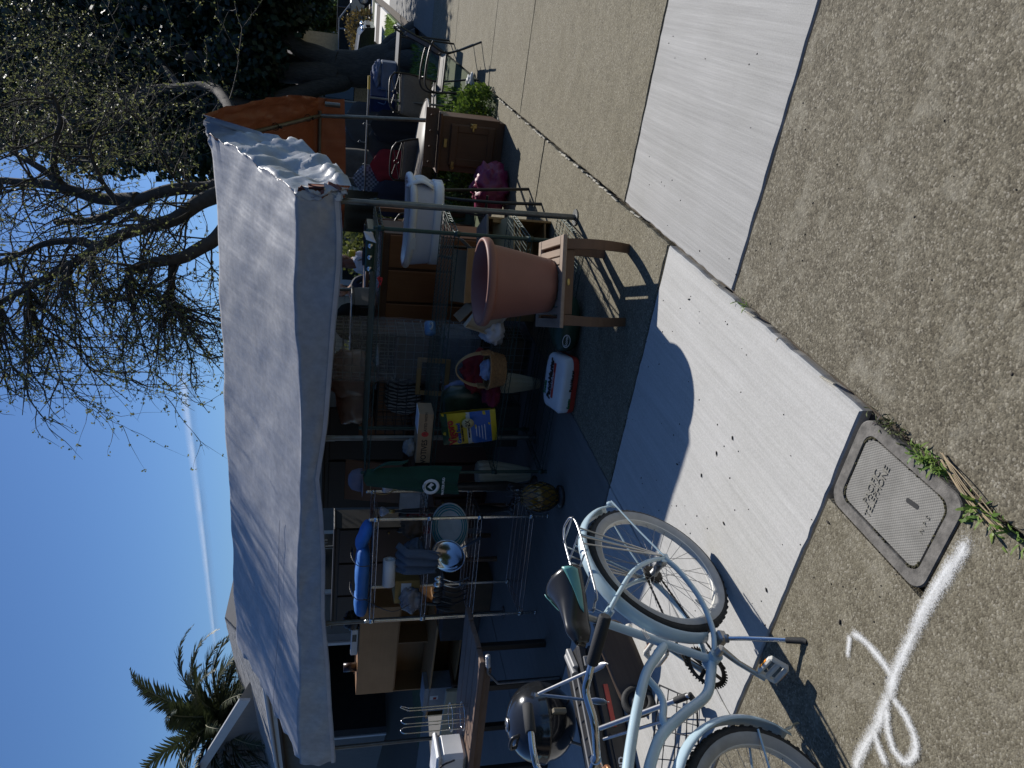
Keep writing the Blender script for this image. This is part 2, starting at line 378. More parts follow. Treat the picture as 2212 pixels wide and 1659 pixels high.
spray(P2((1925,1500),(1955,1540),(1978,1590),(1980,1625),(1960,1645),(1935,1620),(1920,1570),(1918,1520)), .02, zz+.002)
spray(P2((1890,1565),(1900,1610),(1925,1665)), .02, zz+.0025)
# ------------------------------------------------------------------ beyond the driveway: planting bed, lawns, the neighbours' strips
def strip(name, x0, x1, y0, y1, m, z):
    b = MB(); b.box(((x0+x1)/2, (y0+y1)/2, z-.05), (x1-x0, y1-y0, .10)); return struct(name, b, m)
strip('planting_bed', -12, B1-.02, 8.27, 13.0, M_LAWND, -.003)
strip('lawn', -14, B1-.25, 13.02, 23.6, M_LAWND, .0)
strip('lawn', -16, B1-.25, 23.62, 27.6, M_LAWN, .03)
strip('path', -18, B1-.25, 27.62, 31.6, M_WHITEC, .03)
strip('garden_bed', -20, B1-.3, 31.62, 34.2, M_DIRT, .02)
strip('path', -20, B1-.3, 34.22, 36.0, M_WHITEC, .03)
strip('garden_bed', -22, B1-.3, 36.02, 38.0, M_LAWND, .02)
strip('path', -24, B1-.3, 38.02, 43.5, M_WHITEC, .03)
strip('lawn', -26, B1-.3, 43.52, 50.0, M_LAWN, .06)
strip('path', -30, B1-.3, 50.02, 52.0, M_WHITEC, .08)
strip('lawn', -34, B1-.3, 52.02, 62.0, M_LAWN, .10)
strip('lawn', .56, 1.7, -6, 80, M_LAWN, .0)
strip('kerb', 1.72, 1.88, -6, 80, M_OLD, .01)
strip('road', 1.9, 11, -10, 300, M_ASPH, -.09)
# short grass over the sunny lawn patches and the bed
def grass(name, label, x0, x1, y0, y1, n, h, m, z=0.0, seed=5):
    random.seed(seed); b = MB()
    for k in range(n):
        x = random.uniform(x0, x1); y = random.uniform(y0, y1); a = random.random()*6.28; hh = h*random.uniform(.5, 1.2); w = hh*.12+.004; l = random.uniform(-.5, .5)*hh
        b.add([(x-w*cos(a), y-w*sin(a), z), (x+w*cos(a), y+w*sin(a), z), (x+l*sin(a), y-l*cos(a), z+hh)], [(0, 1, 2)])
    o = b.build(name, m); o['kind'] = 'stuff'; o['label'] = label; return o
M_GRASS = leafmat('grass blades', (.07,.13,.02), (.20,.28,.05), .4)
grass('grass', 'short sunlit grass on the lawn past the big tree', -8, B1-.3, 23.7, 27.5, 7000, .10, M_GRASS, .03)
grass('grass', 'rough grass in the shaded yard behind the chairs', -7, B1-.3, 9.5, 23, 12000, .10, M_GRASS, 0.0, 6)
# ------------------------------------------------------------------ in-ground box
bx = thing('utility_box', 'concrete in-ground telephone box with rounded corners and worn lettering in the pavement', 'utility box', (-1.244, 1.562, DZ))
def rrect(w, h, r, n=6):
    out = []
    for cx, cy, a0 in ((w/2-r, h/2-r, 0), (-w/2+r, h/2-r, pi/2), (-w/2+r, -h/2+r, pi), (w/2-r, -h/2+r, 3*pi/2)):
        for k in range(n+1): a = a0 + pi/2*k/n; out.append((cx+r*cos(a), cy+r*sin(a)))
    return out
M_BOXF = mat('box rim concrete', (.145,.135,.12), .9, var=.45, scale=25, bmp=.5, bscale=120)
m_, nt, bs = nodes_of('box lid concrete'); v = noise_n(nt, 130, typ='vor', stretch=(1,1,1,pi/4)); v.inputs['Randomness'].default_value = 0.0
fn_ = noise_n(nt, 8, 6, .65); nt.links.new(mixc(nt, .25, ramp(nt, fn_, [(.3, (.17,.165,.15)), (.7, (.30,.29,.265))]), ramp(nt, v.outputs['Distance'], [(0, (.30,.28,.24)), (.5, (.12,.11,.09))])), bs.inputs['Base Color'])
bs.inputs['Roughness'].default_value = .9; bump(nt, bs, v.outputs['Distance'], .45, -.005); M_LID = m_
o_ = rrect(.345, .474, .055); i_ = rrect(.262, .385, .04); n = len(o_)
b = MB(); zt = .004
vs = [(x, y, -.08) for x, y in o_] + [(x, y, zt-.004) for x, y in o_] + [(x*.985, y*.985, zt) for x, y in o_] + [(x*1.01, y*1.01, zt) for x, y in i_] + [(x, y, zt-.004) for x, y in i_] + [(x, y, -.06) for x, y in i_]
b.add(vs, [(k*n+i, k*n+(i+1) % n, (k+1)*n+(i+1) % n, (k+1)*n+i) for k in range(5) for i in range(n)]); b.build('rim', M_BOXF, bx)
l_ = rrect(.250, .373, .036); b = MB()
vs = [(x, y, -.05) for x, y in l_] + [(x, y, -.002) for x, y in l_] + [(x*.985, y*.99, .001) for x, y in l_]
b.add(vs, [(k*n+i, k*n+(i+1) % n, (k+1)*n+(i+1) % n, (k+1)*n+i) for k in range(2) for i in range(n)] + [tuple(range(2*n, 3*n))]); lid = b.build('lid', M_LID, bx)
M_BOXL = mat('worn cast letters', (.20,.19,.16), .9, var=.25, scale=30)
lettering('PACIFIC\nTELEPHONE', .036, M_BOXL, lid, T(-.015, .075, .0015) @ Rz(radians(2)), depth=.0022, sp=.8)
lettering('N  P  S', .022, M_BOXL, lid, T(.02, -.145, .0015), depth=.0016)
b = MB(); b.prism(rrect(.016, .052, .0075), .0005, .0022, m=T(.045, -.075, 0) @ Rz(.15)); b.build('pull_slot', M_BLACK, lid)
b = MB(); random.seed(2)     # moss and soil in the seam
for k in range(420):
    i = random.randrange(n); f = random.random(); x = i_[i][0]*(1-f)+i_[(i+1) % n][0]*f; y = i_[i][1]*(1-f)+i_[(i+1) % n][1]*f
    if random.random() < .4 and x < 0: continue
    r = random.uniform(.002, .0055); b.ball((x*.975+random.uniform(-.003, .003), y*.98+random.uniform(-.003, .003), random.uniform(-.006, .002)), (r, r, r*.8), 6, 4)
b.build('moss', mat('moss', (.05,.045,.02), .95, var=.6, scale=60), bx, kind='stuff')
# weeds in the joint
def weed(name, label, x, y, z, n, h, seed, group=None, mt=None, spread=.5):
    random.seed(seed); t = thing(name, label, 'weed', (x, y, z), group=group); b = MB()
    for k in range(n):
        a = random.random()*2*pi; L = h*random.uniform(.5, 1.15); e = random.uniform(.25, 1.1); w = L*random.uniform(.05, .09)
        ox, oy = random.gauss(0, .012), random.gauss(0, .012*spread*4); d = V((cos(a)*sin(e), sin(a)*sin(e), cos(e))); s_ = V((-sin(a), cos(a), 0))
        p0 = V((ox, oy, 0)); p1 = p0+d*L*.5; p2 = p0+d*L*.85+V((0, 0, -L*.18)); p3 = p0+d*L*1.05+V((0, 0, -L*.35))
        b.add([p0-s_*w*.4, p0+s_*w*.4, p1+s_*w, p1-s_*w, p2+s_*w*.7, p2-s_*w*.7, p3], [(0, 1, 2, 3), (3, 2, 4, 5), (5, 4, 6)])
    b.build('leaves', mt or M_GREENS, t); return t
weed('weed', 'leafy green weed beside the long side of the box lid', B1+.005, 1.50, 0, 80, .055, 1, spread=.9)
weed('weed', 'star-shaped weed at the near corner of the box', B1-.01, 1.30, 0, 26, .065, 2)
weed('weed', 'weed low at the picture edge past the box', B1, 1.205, 0, 30, .06, 3, spread=.8)
weed('weed', 'purple-stemmed weed at the far corner of the box by the pale slab', B1+.01, 1.70, 0, 70, .04, 4, mt=leafmat('purple weed', (.045,.03,.03), (.13,.17,.04), .3), spread=1.0)
weed('weed', 'tiny weed alone in the joint by the grey slab corner', B1, 2.66, 0, 12, .045, 8)
weed('weed', 'dry brown twiggy weed between grey slab and pale slab', B1+.012, 2.35, 0, 9, .03, 9, mt=leafmat('dry weed', (.10,.07,.04), (.2,.16,.09), .2))
b = MB(); random.seed(21)
for k in range(7):
    a = gz(2035+random.uniform(-5, 5), 985+random.uniform(-8, 8), .01); c = gz(2150+random.uniform(-30, 20), 1145+random.uniform(-20, 20), .012)
    b.tube(curve([a, (a+c)/2+V((random.uniform(-.015, .015), random.uniform(-.01, .01), .006)), c], 4), .0018, 5)
tag(b.build('dry_stalks', mat('straw', (.36,.28,.17), .8, var=.25, scale=40)), 'dry straw stalks lying along the joint by the weeds', 'stalks')
# ================================================================== canopy
M_PIPE = mat('galvanised pipe', (.16,.165,.165), .42, .8, var=.25, scale=14, bmp=.08)
m_, nt, bs = nodes_of('silver and orange tarp')
geo = nt.nodes.new('ShaderNodeNewGeometry'); fine = noise_n(nt, 14, 6, .65); wv = noise_n(nt, 1.0, 3, .5, stretch=(60, 400, 400))
silv = ramp(nt, fine, [(.3, (.34,.34,.345)), (.7, (.47,.47,.47))]); oran = ramp(nt, noise_n(nt, 6, 5, .6), [(.3, (.12,.036,.02)), (.7, (.185,.058,.032))])
nt.links.new(mixc(nt, geo.outputs['Backfacing'], silv, oran), bs.inputs['Base Color'])
mm = nt.nodes.new('ShaderNodeMath'); mm.operation = 'MULTIPLY_ADD'; nt.links.new(geo.outputs['Backfacing'], mm.inputs[0]); mm.inputs[1].default_value = -.25; mm.inputs[2].default_value = .25
nt.links.new(mm.outputs[0], bs.inputs['Metallic']); bs.inputs['Roughness'].default_value = .5
b_ = bump(nt, bs, noise_n(nt, 9, 5, .55), .16, .02); b_ = bump(nt, bs, noise_n(nt, 1.0, 3, .45, stretch=(5, .9, .9, -.55)), .45, .06, b_); bump(nt, bs, wv, .04, .002, b_)
tr = nt.nodes.new('ShaderNodeBsdfTranslucent'); tr.inputs[0].default_value = (.26,.085,.035,1)
ms = nt.nodes.new('ShaderNodeMixShader'); ms.inputs[0].default_value = .03; nt.links.new(bs.outputs[0], ms.inputs[1]); nt.links.new(tr.outputs[0], ms.inputs[2]); nt.links.new(ms.outputs[0], nt.nodes['Material Output'].inputs[0])
M_TARP = m_
cn = thing('canopy', 'pipe-frame canopy with silver tarp roof, orange underneath, over the sale tables', 'canopy', (0, 0, 0))
PX = [-1.41, -3.31, -5.34, -7.14]; YF, YM, YR, ZE, ZR = 5.06, 6.58, 8.14, 1.86, 2.60
for i, x in enumerate(PX):
    for yb, xs in ((YF, x), (YR, x+.12)):
        b = MB(); b.tube([(xs+.02 if yb == YF else xs, yb, .0), (x, yb, ZE+.02)], .021, 10); b.tube([(xs, yb, ZE-.20), (xs, yb, ZE-.05)], .0245, 10); b.tube([(xs+.02 if yb == YF else xs, yb, .012), (xs+.02 if yb == YF else xs, yb, .02)], .06, 10); b.build('pole', M_PIPE, cn)
    b = MB(); b.tube([(x, YF, ZE), (x, YM, ZR), (x, YR, ZE)], .020, 10); b.build('rafter', M_PIPE, cn)
for yb, z in ((YF, ZE), (YM, ZR), (YR, ZE)):
    b = MB(); b.tube([(PX[0]+.05, yb, z), (PX[-1]-.05, yb, z)], .020, 10); b.build('rail', M_PIPE, cn)
def lerp(tab, x):
    for (a, va), (c, vc) in zip(tab, tab[1:]):
        if (a - x)*(c - x) <= 0: return va + (vc-va)*(x-a)/(c-a)
    return tab[0][1] if abs(x-tab[0][0]) < abs(x-tab[-1][0]) else tab[-1][1]
_fl = [(735,420),(740,500),(739,570),(726,700),(718,800),(708,920),(690,1035),(698,1110),(703,1200),(702,1330),(712,1430),(716,1520),(725,1635)]
FLAP = [(p.x, p.z) for p in (py(a, c, 4.97) for a, c in _fl)]
def tarp(u, w):      # u 0 right .. 1 left, w 0 front hem .. 1 rear hem
    XR = -1.02; XL = -7.26; x = XR + (XL-XR)*u
    zb = lerp(FLAP, x)
    prof = [(0, 4.965, zb), (.11, 5.0, ZE+.06+.05*max(0, (x+3.2)/2)), (.50, YM-.01, ZR+.08), (.86, YR+.03, ZE+.06), (1.0, YR+.10, (1.60 if x > -2.6 else 1.60+.27*min(1, (-2.6-x)/.4))-.02*sin(x*2.1))]
    for a, c in zip(prof, prof[1:]):
        if w <= c[0]+1e-9:
            t = (w-a[0])/(c[0]-a[0]); yy = a[1]+(c[1]-a[1])*t; z = a[2]+(c[2]-a[2])*t; break
    seg = w
    nz = noise.noise(V((x*1.3, seg*6, .3)))*.022 + noise.noise(V((x*4.0+seg*9, seg*14, 2.3)))*.010
    sag = -.022*sin(pi*min(1, max(0, (w-.11)/.39)))*(.5+.5*cos((x-PX[0])*2*pi/2.0)) if w < .5 else -.03*sin(pi*min(1, max(0, (w-.5)/.36)))
    if .11 < w < .86: z += nz + sag
    else: yy += nz*1.5; x += noise.noise(V((x*2, w*9, 5)))*.012
    e = max(0, 1-u/.09)            # loose right end folds down over the gable pipe
    if e > 0:
        cr = noise.noise(V((x*9, w*26, 1)))*.06 + noise.noise(V((x*24, w*70, 4)))*.03
        if w < .5:
            hang = max(0, x+1.30); k_ = .55+.75*max(0, sin((w-.02)*5.2)); x = min(x, -1.37+.22*hang+.05*noise.noise(V((w*17, 2, 3)))); x += cr*1.1*e; z += -hang*1.5*k_*(1 if w > .11 else .25) + cr*.7*e; yy += cr*.9*e
        elif w < .9: x = XR + (XL-XR)*u*.97-.22*e; z += -.08*e*e*sin((w-.5)*6) + cr*.8*e; x += .10*e*max(0, sin((w-.48)*8.5))
        else: x -= .22*e
        if .46 < w < .56: z += .05*e
    l = max(0, (u-.975)/.025)
    if l > 0: z += l*(noise.noise(V((w*40, 3, 1)))*.05-.03) if w > .11 else 0; x += l*noise.noise(V((w*30, 7, 1)))*.05
    return (x, yy, z)
b = MB()
NU, NV = 230, 150
vs = [tarp((i/NU)**1.25, j/NV) for j in range(NV+1) for i in range(NU+1)]
b.add(vs, [(j*(NU+1)+i, j*(NU+1)+i+1, (j+1)*(NU+1)+i+1, (j+1)*(NU+1)+i)[::-1] for j in range(NV) for i in range(NU)], True)
tp = b.build('tarp', M_TARP, cn)
b = MB()           # stitched hems
for w, tw in ((.0, .028), (.11, .0)):
    if tw:
        for k in range(120):
            a = tarp((k/120)**1.25, .004); c = tarp(((k+1)/120)**1.25, .004)
            b.quad((a[0], a[1]-.006, a[2]-.002), (c[0], c[1]-.006, c[2]-.002), (c[0], c[1]-.008, c[2]+tw), (a[0], a[1]-.008, a[2]+tw))
b.build('hem', mat('tarp hem', (.46,.48,.54), .5, .3, var=.1), tp)
M_CORD = mat('black cord', (.015,.015,.016), .6)
for k, (x, y, z) in enumerate([(PX[0], 5.5, 2.06), (PX[0], 7.35, 2.25), (PX[0], 6.2, 2.42), (PX[0], 7.95, 1.98), (-2.3, YR, ZE)]):
    b = MB(); b.ring(.032, .004, n=14, k=5, m=T(x, y, z-.01) @ Rx(pi/2)); b.ball((x, y, z-.06), .016, 8, 6); b.build('ball_tie', M_CORD, cn)
b = MB(); P0 = V(tarp(.12, .13))+V((0, -.01, .02)); b.tube([V(tarp(.02+.96*k/30, .14+.10*k/30))+V((0, -.006, .022)) for k in range(16, 31)], .0018, 5); b.build('cord', mat('grey cord', (.16,.18,.24), .7), cn)

# ================================================================== house with garage
E1 = py(592, 1430, 9.4); E2 = py(632, 1659, 12.4); dh = (E2-E1); dh.z = 0; dh.normalize(); nh = V((-dh.y, dh.x, 0)); nh = nh if nh.y > 0 else -nh
O = E1 - dh*.15; O.z = 0; ha = atan2(-dh.y, -dh.x)          # local +x points right along the eave, +y away
hs = thing('house', 'grey low house with garage and shingled roof behind the canopy', 'house', O, ha)
M_WALL = mat('grey stucco wall', (.13,.13,.128), .9, var=.10, scale=4, bmp=.3, bscale=80)
M_TRIM = mat('white painted trim', (.46,.47,.48), .55, var=.06, scale=5)
M_SHING = mat('grey shingles', (.26,.26,.255), .92, var=.35, scale=26, bmp=.6, bscale=50, stretch=(1, 6, 6))
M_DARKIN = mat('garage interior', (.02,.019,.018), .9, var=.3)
EZ = 2.60; L = 15.0; RY = 3.2
def hbox(name, x0, x1, y0, y1, z0, z1, m, par=hs, bev=0): b = MB(); b.box(((x0+x1)/2, (y0+y1)/2, (z0+z1)/2), (x1-x0, y1-y0, z1-z0), bev=bev); return b.build(name, m, par)
hbox('wall', -.7, -.2, .45, .60, 0, EZ, M_WALL); hbox('wall', -L, -7.3, .45, .60, 0, EZ, M_WALL); hbox('wall', -7.3, -.7, .45, .60, 2.15, EZ, M_WALL)
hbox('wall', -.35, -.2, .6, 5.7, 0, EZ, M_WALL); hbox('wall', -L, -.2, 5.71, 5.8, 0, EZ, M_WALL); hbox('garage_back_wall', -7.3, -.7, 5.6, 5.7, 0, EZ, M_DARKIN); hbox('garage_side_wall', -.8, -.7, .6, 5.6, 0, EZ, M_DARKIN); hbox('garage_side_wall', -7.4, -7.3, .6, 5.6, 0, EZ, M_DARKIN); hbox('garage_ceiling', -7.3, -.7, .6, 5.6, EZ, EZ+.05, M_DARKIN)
hbox('door_trim', -.7, -.58, .42, .452, 0, 2.25, M_TRIM); hbox('door_trim', -7.45, -7.3, .42, .452, 0, 2.25, M_TRIM); hbox('door_trim', -7.3, -.7, .42, .452, 2.1, 2.25, M_TRIM)
hbox('fascia', -L, .15, -.02, .02, EZ-.06, EZ+.13, M_TRIM); hbox('soffit', -L, .15, .02, .45, EZ-.05, EZ-.02, M_TRIM)
g_ = MB(); g_.tube([(.15, -.06, EZ+.08), (-L, -.06, EZ+.08)], .05, 8); g_.build('gutter', M_TRIM, hs)
rise = .42; NC = 20
for k in range(NC):
    y0 = -.03 + k*.155; z0 = EZ+.12 + k*.155*rise
    b = MB(); random.seed(k); x = .18-k*.31
    while x > -L:
        w = random.uniform(.16, .34); t_ = random.uniform(.0, .008)
        b.box((x-w/2, y0+.09, z0+.028+t_), (w-.006, .20, .022), (math.atan(rise), 0, 0)); x -= w
    b.build('shingle_course', M_SHING, hs)
b = MB(); b.quad((.15, 0, EZ+.11), (-5.9, RY, EZ+.11+RY*rise), (-L, RY, EZ+.11+RY*rise), (-L, 0, EZ+.11)); b.quad((-5.9, RY, EZ+.11+RY*rise), (.15, 2*RY, EZ+.11), (-L, 2*RY, EZ+.11), (-L, RY, EZ+.11+RY*rise)); b.add([(.15, 0, EZ+.11), (.15, 2*RY, EZ+.11), (-5.9, RY, EZ+.11+RY*rise)], [(0, 1, 2)]); b.build('roof_deck', mat('roof felt', (.08,.08,.08), .9), hs)
# higher cross gable at the left with a white rake board
ga = hs.matrix_world if False else None
def to_h(p): q = p - O; c, s = cos(-ha), sin(-ha); return V((q.x*c - q.y*s, q.x*s + q.y*c, q.z))
r0 = to_h(py(527, 1508, E1.y+2.6)); r1 = to_h(py(440, 1685, E1.y+2.6+1.4))
r1 = V((r1.x, r0.y, r1.z)); sl_ = (r1-r0); r2 = r0 + sl_*2.2; r2b = V((r2.x - (r2.x-r0.x)*-1, r0.y, r0.z))
b = MB(); d_ = sl_.normalized(); up_ = V((0, 0, 1)); pz = V((-d_.z, 0, d_.x)); pz = pz if pz.z > 0 else -pz
for a, c in ((r0, r2),):
    vs = [a-pz*.14, c-pz*.14, c+pz*.10, a+pz*.10]; b.add([(p.x, p.y-.05, p.z) for p in vs]+[(p.x, p.y, p.z) for p in vs], [(0,1,2,3),(4,7,6,5),(0,4,5,1),(1,5,6,2),(2,6,7,3),(3,7,4,0)])
b.build('rake_board', M_TRIM, hs)
b = MB(); b.add([(r0.x, r0.y+.35, r0.z-.5), (r2.x, r2.y+.35, r0.z-.5), (r2.x, r2.y+.35, r2.z-.1), (r0.x, r0.y+.35, r0.z-.1)], [(0, 1, 2, 3)]); b.build('gable_wall', M_WALL, hs)
# number plate
q = to_h(py(600, 1652, 12.2)); b = MB(); b.box((q.x, .40, 2.0), (.36, .03, .20)); npl = b.build('number_plate', mat('dark plate', (.03,.03,.03), .5), hs)
lettering('75', .19, M_TRIM, npl, T(q.x, .383, 2.0) @ Rx(pi/2), depth=.002)
# side window facing the yard
hbox('window_frame', -.2, -.14, 1.2, 2.5, 1.0, 2.1, M_TRIM); hbox('pane', -.139, -.13, 1.28, 2.42, 1.08, 2.02, mat('dark glass', (.02,.025,.03), .08))

# ================================================================== contrail
m_, nt, bs = nodes_of('contrail vapour'); bs.inputs['Base Color'].default_value = (.9,.92,.95,1); bs.inputs['Roughness'].default_value = 1; bs.inputs['Specular IOR Level'].default_value = 0
at_ = nt.nodes.new('ShaderNodeAttribute'); at_.attribute_name = 'edge'; nz_ = noise_n(nt, 1.0, 7, .65, stretch=(.012, .012, .012)); mu = nt.nodes.new('ShaderNodeMath'); mu.operation = 'MULTIPLY'; mu.use_clamp = True
nt.links.new(ramp(nt, nz_, [(.15, (.12,.12,.12)), (.75, (.75,.75,.75))]), mu.inputs[0]); nt.links.new(at_.outputs['Fac'], mu.inputs[1]); nt.links.new(mu.outputs[0], bs.inputs['Alpha'])
tr = nt.nodes.new('ShaderNodeBsdfTranslucent'); tr.inputs[0].default_value = (.9,.92,.95,1); ms = nt.nodes.new('ShaderNodeMixShader'); tp_ = nt.nodes.new('ShaderNodeBsdfTransparent'); ad = nt.nodes.new('ShaderNodeMixShader')
ad.inputs[0].default_value = .6; nt.links.new(bs.outputs[0], ad.inputs[1]); nt.links.new(tr.outputs[0], ad.inputs[2])
nt.links.new(mu.outputs[0], ms.inputs[0]); nt.links.new(tp_.outputs[0], ms.inputs[1]); nt.links.new(ad.outputs[0], ms.inputs[2]); bs.inputs['Alpha'].default_value = 1
for l_k in list(nt.links):
    if l_k.to_socket == bs.inputs['Alpha']: nt.links.remove(l_k)
nt.links.new(ms.outputs[0], nt.nodes['Material Output'].inputs[0])
b = MB(); ed = []; path = [(395, 780), (402, 860), (415, 960), (428, 1060), (440, 1160), (450, 1250), (462, 1360), (470, 1440)]
P = []
for i in range(len(path)-1):
    for k in range(6): t = k/6; P.append((path[i][0]+(path[i+1][0]-path[i][0])*t, path[i][1]+(path[i+1][1]-path[i][1])*t))
for i, (x, y) in enumerate(P):
    w = 17 - 10*i/len(P); d = V(_ray(x, y)).normalized()
    for k in range(7):
        o = (k-3)/3; c = EYE + V(_ray(x + o*w + (0 if o < 0 else o*o*6), y)).normalized()*(2600 + 40*cos(o*pi/2))
        b.v.append(tuple(c)); ed.append(max(0, 1-abs(o)**1.3)*min(1, i/5)*min(1, (len(P)-1-i)/6)*.62)
for i in range(len(P)-1):
    for k in range(6): b.f.append((i*7+k, i*7+k+1, i*7+k+8, i*7+k+7)); b.sm.append(True)
o = b.build('contrail', m_); o['kind'] = 'stuff'; o['label'] = 'thin white contrail across the blue sky'; a_ = o.data.attributes.new('edge', 'FLOAT', 'POINT'); a_.data.foreach_set('value', ed)

# ================================================================== trees
M_BARK = mat('dark bark', (.075,.064,.054), .95, var=.35, scale=6, bmp=.9, bscale=9, stretch=(6, 6, 1))
M_TWIG = mat('grey twig bark', (.062,.053,.043), .9, var=.3, scale=8, bmp=.5, bscale=30)
M_EVER = leafmat('evergreen leaves', (.012,.022,.010), (.04,.06,.022), .25)
M_BUD = leafmat('spring leaves', (.16,.18,.05), (.36,.36,.14), .5)
def limb(mb, pts, r0, r1, n=9, seg=5, wob=.0, seed=0):
    P = curve(pts, seg); k = len(P); R = []
    for i in range(k):
        t = i/(k-1); R.append((r0*(1-t)+r1*t)*(1+.10*noise.noise(P[i]*3+V((seed, 0, 0)))))
        if wob and 0 < i: P[i] = P[i] + V((noise.noise(P[i]*2.1+V((seed, 3, 0))), 0, noise.noise(P[i]*2.1+V((0, 9, seed)))))*wob
    mb.tube(P, R, n); return P
def leafquads(mb, c, n, rad, size, rnd, flat=1.0):
    for k in range(n):
        while True:
            p = V((rnd.uniform(-1, 1), rnd.uniform(-1, 1), rnd.uniform(-1, 1)))
            if p.length < 1: break
        p = c + V((p.x*rad, p.y*rad, p.z*rad*flat)); a = V((rnd.gauss(0, 1), rnd.gauss(0, 1), rnd.gauss(0, 1))).normalized(); s_ = size*rnd.uniform(.6, 1.3); e = a.orthogonal().normalized()*s_*.42
        mb.add([p, p+a*s_*.5+e, p+a*s_, p+a*s_*.5-e], [(0, 1, 2, 3)])
# --- big evergreen with a fluted trunk
YT = 18.5
et = thing('evergreen_tree', 'big dark evergreen street tree with thick fluted forking trunk', 'tree', (0, 0, 0))
def tp2(x, y, dy=0.0): return py(x, y, YT+dy)
b = MB()
base = tp2(905, 140)
base.z = -.1
limb(b, [base, tp2(840, 140), tp2(790, 146), tp2(740, 148), tp2(700, 152)], .52, .34, 16, 5, .05, 1)
limb(b, [tp2(730, 135, -.1), tp2(690, 125), tp2(640, 100), tp2(600, 62), tp2(560, 20), tp2(500, -20)], .25, .10, 12, 5, .05, 2)
limb(b, [tp2(720, 150), tp2(670, 138, .3), tp2(625, 128, .6), tp2(590, 105, 1), tp2(540, 90, 2)], .19, .07, 10, 5, .04, 3)
limb(b, [tp2(720, 165, -.2), tp2(670, 160, -.3), tp2(620, 160, -.2), tp2(560, 150), tp2(480, 130), tp2(400, 120)], .28, .10, 12, 5, .05, 4)
limb(b, [tp2(745, 172, -.2), tp2(712, 184, -.4), tp2(655, 198, -.6), tp2(600, 212, -.8), tp2(540, 228, -1), tp2(470, 200, -1)], .21, .09, 10, 5, .04, 5)
for dx, dy in ((.34, -.22), (-.36, -.2), (.1, -.42), (-.15, .25), (.42, .1)):
    limb(b, [base+V((dx*1.7, dy*1.4, 0)), base+V((dx*.95, dy*.8, .5)), tp2(820, 145)+V((dx*.6, dy*.55, 0)), tp2(750, 148)+V((dx*.45, dy*.4, 0))], .22, .13, 8, 4, .04, dx*7)
b.build('trunk', M_BARK, et)
rnd = random.Random(4); b = MB()
spots = []
for k in range(760):
    x = rnd.uniform(-120, 640); y = rnd.uniform(-160, 330)
    # keep the openings round the fork and a lumpy outline
    if x > 545 and y > 60: continue
    if x > 585: continue
    dz_ = rnd.uniform(-5, 6)
    if ((x-290)/400)**2 + ((y-70)/290)**2 > 1.02: continue
    Yc = YT-3
    while Yc < 34:
        c_ = py(x, y, Yc)
        if c_.y-c_.z/.87 > 13.4: break
        Yc += .6
    spots.append(py(x, y, Yc+rnd.uniform(0, 5)))
for c in spots: leafquads(b, c, 170, rnd.uniform(.7, 1.25), .17, rnd, .8)
for k in range(300):
    c = V((rnd.uniform(-5, 3.2), rnd.uniform(17.5, 28.5), rnd.uniform(5.0, 9.5)))
    if c.y-c.z/.87 > 13.6 and ((c.x+1)/4.5)**2+((c.y-23)/6)**2 < 1.05: leafquads(b, c, 130, rnd.uniform(.8, 1.3), .20, rnd, .8)
for x, y, r in ((560, 70, .6), (598, 28, .5), (638, 14, .45), (588, 62, .3), (540, 110, .8), (545, 160, .7), (520, 200, .8), (480, 260, .9), (500, 300, .8), (583, 182, .3), (610, 192, .22), (640, 40, .25), (600, 150, .2)):
    leafquads(b, tp2(x, y, rnd.uniform(-1, 1)), 260, r, .15, rnd)
b.build('crown', M_EVER, et)
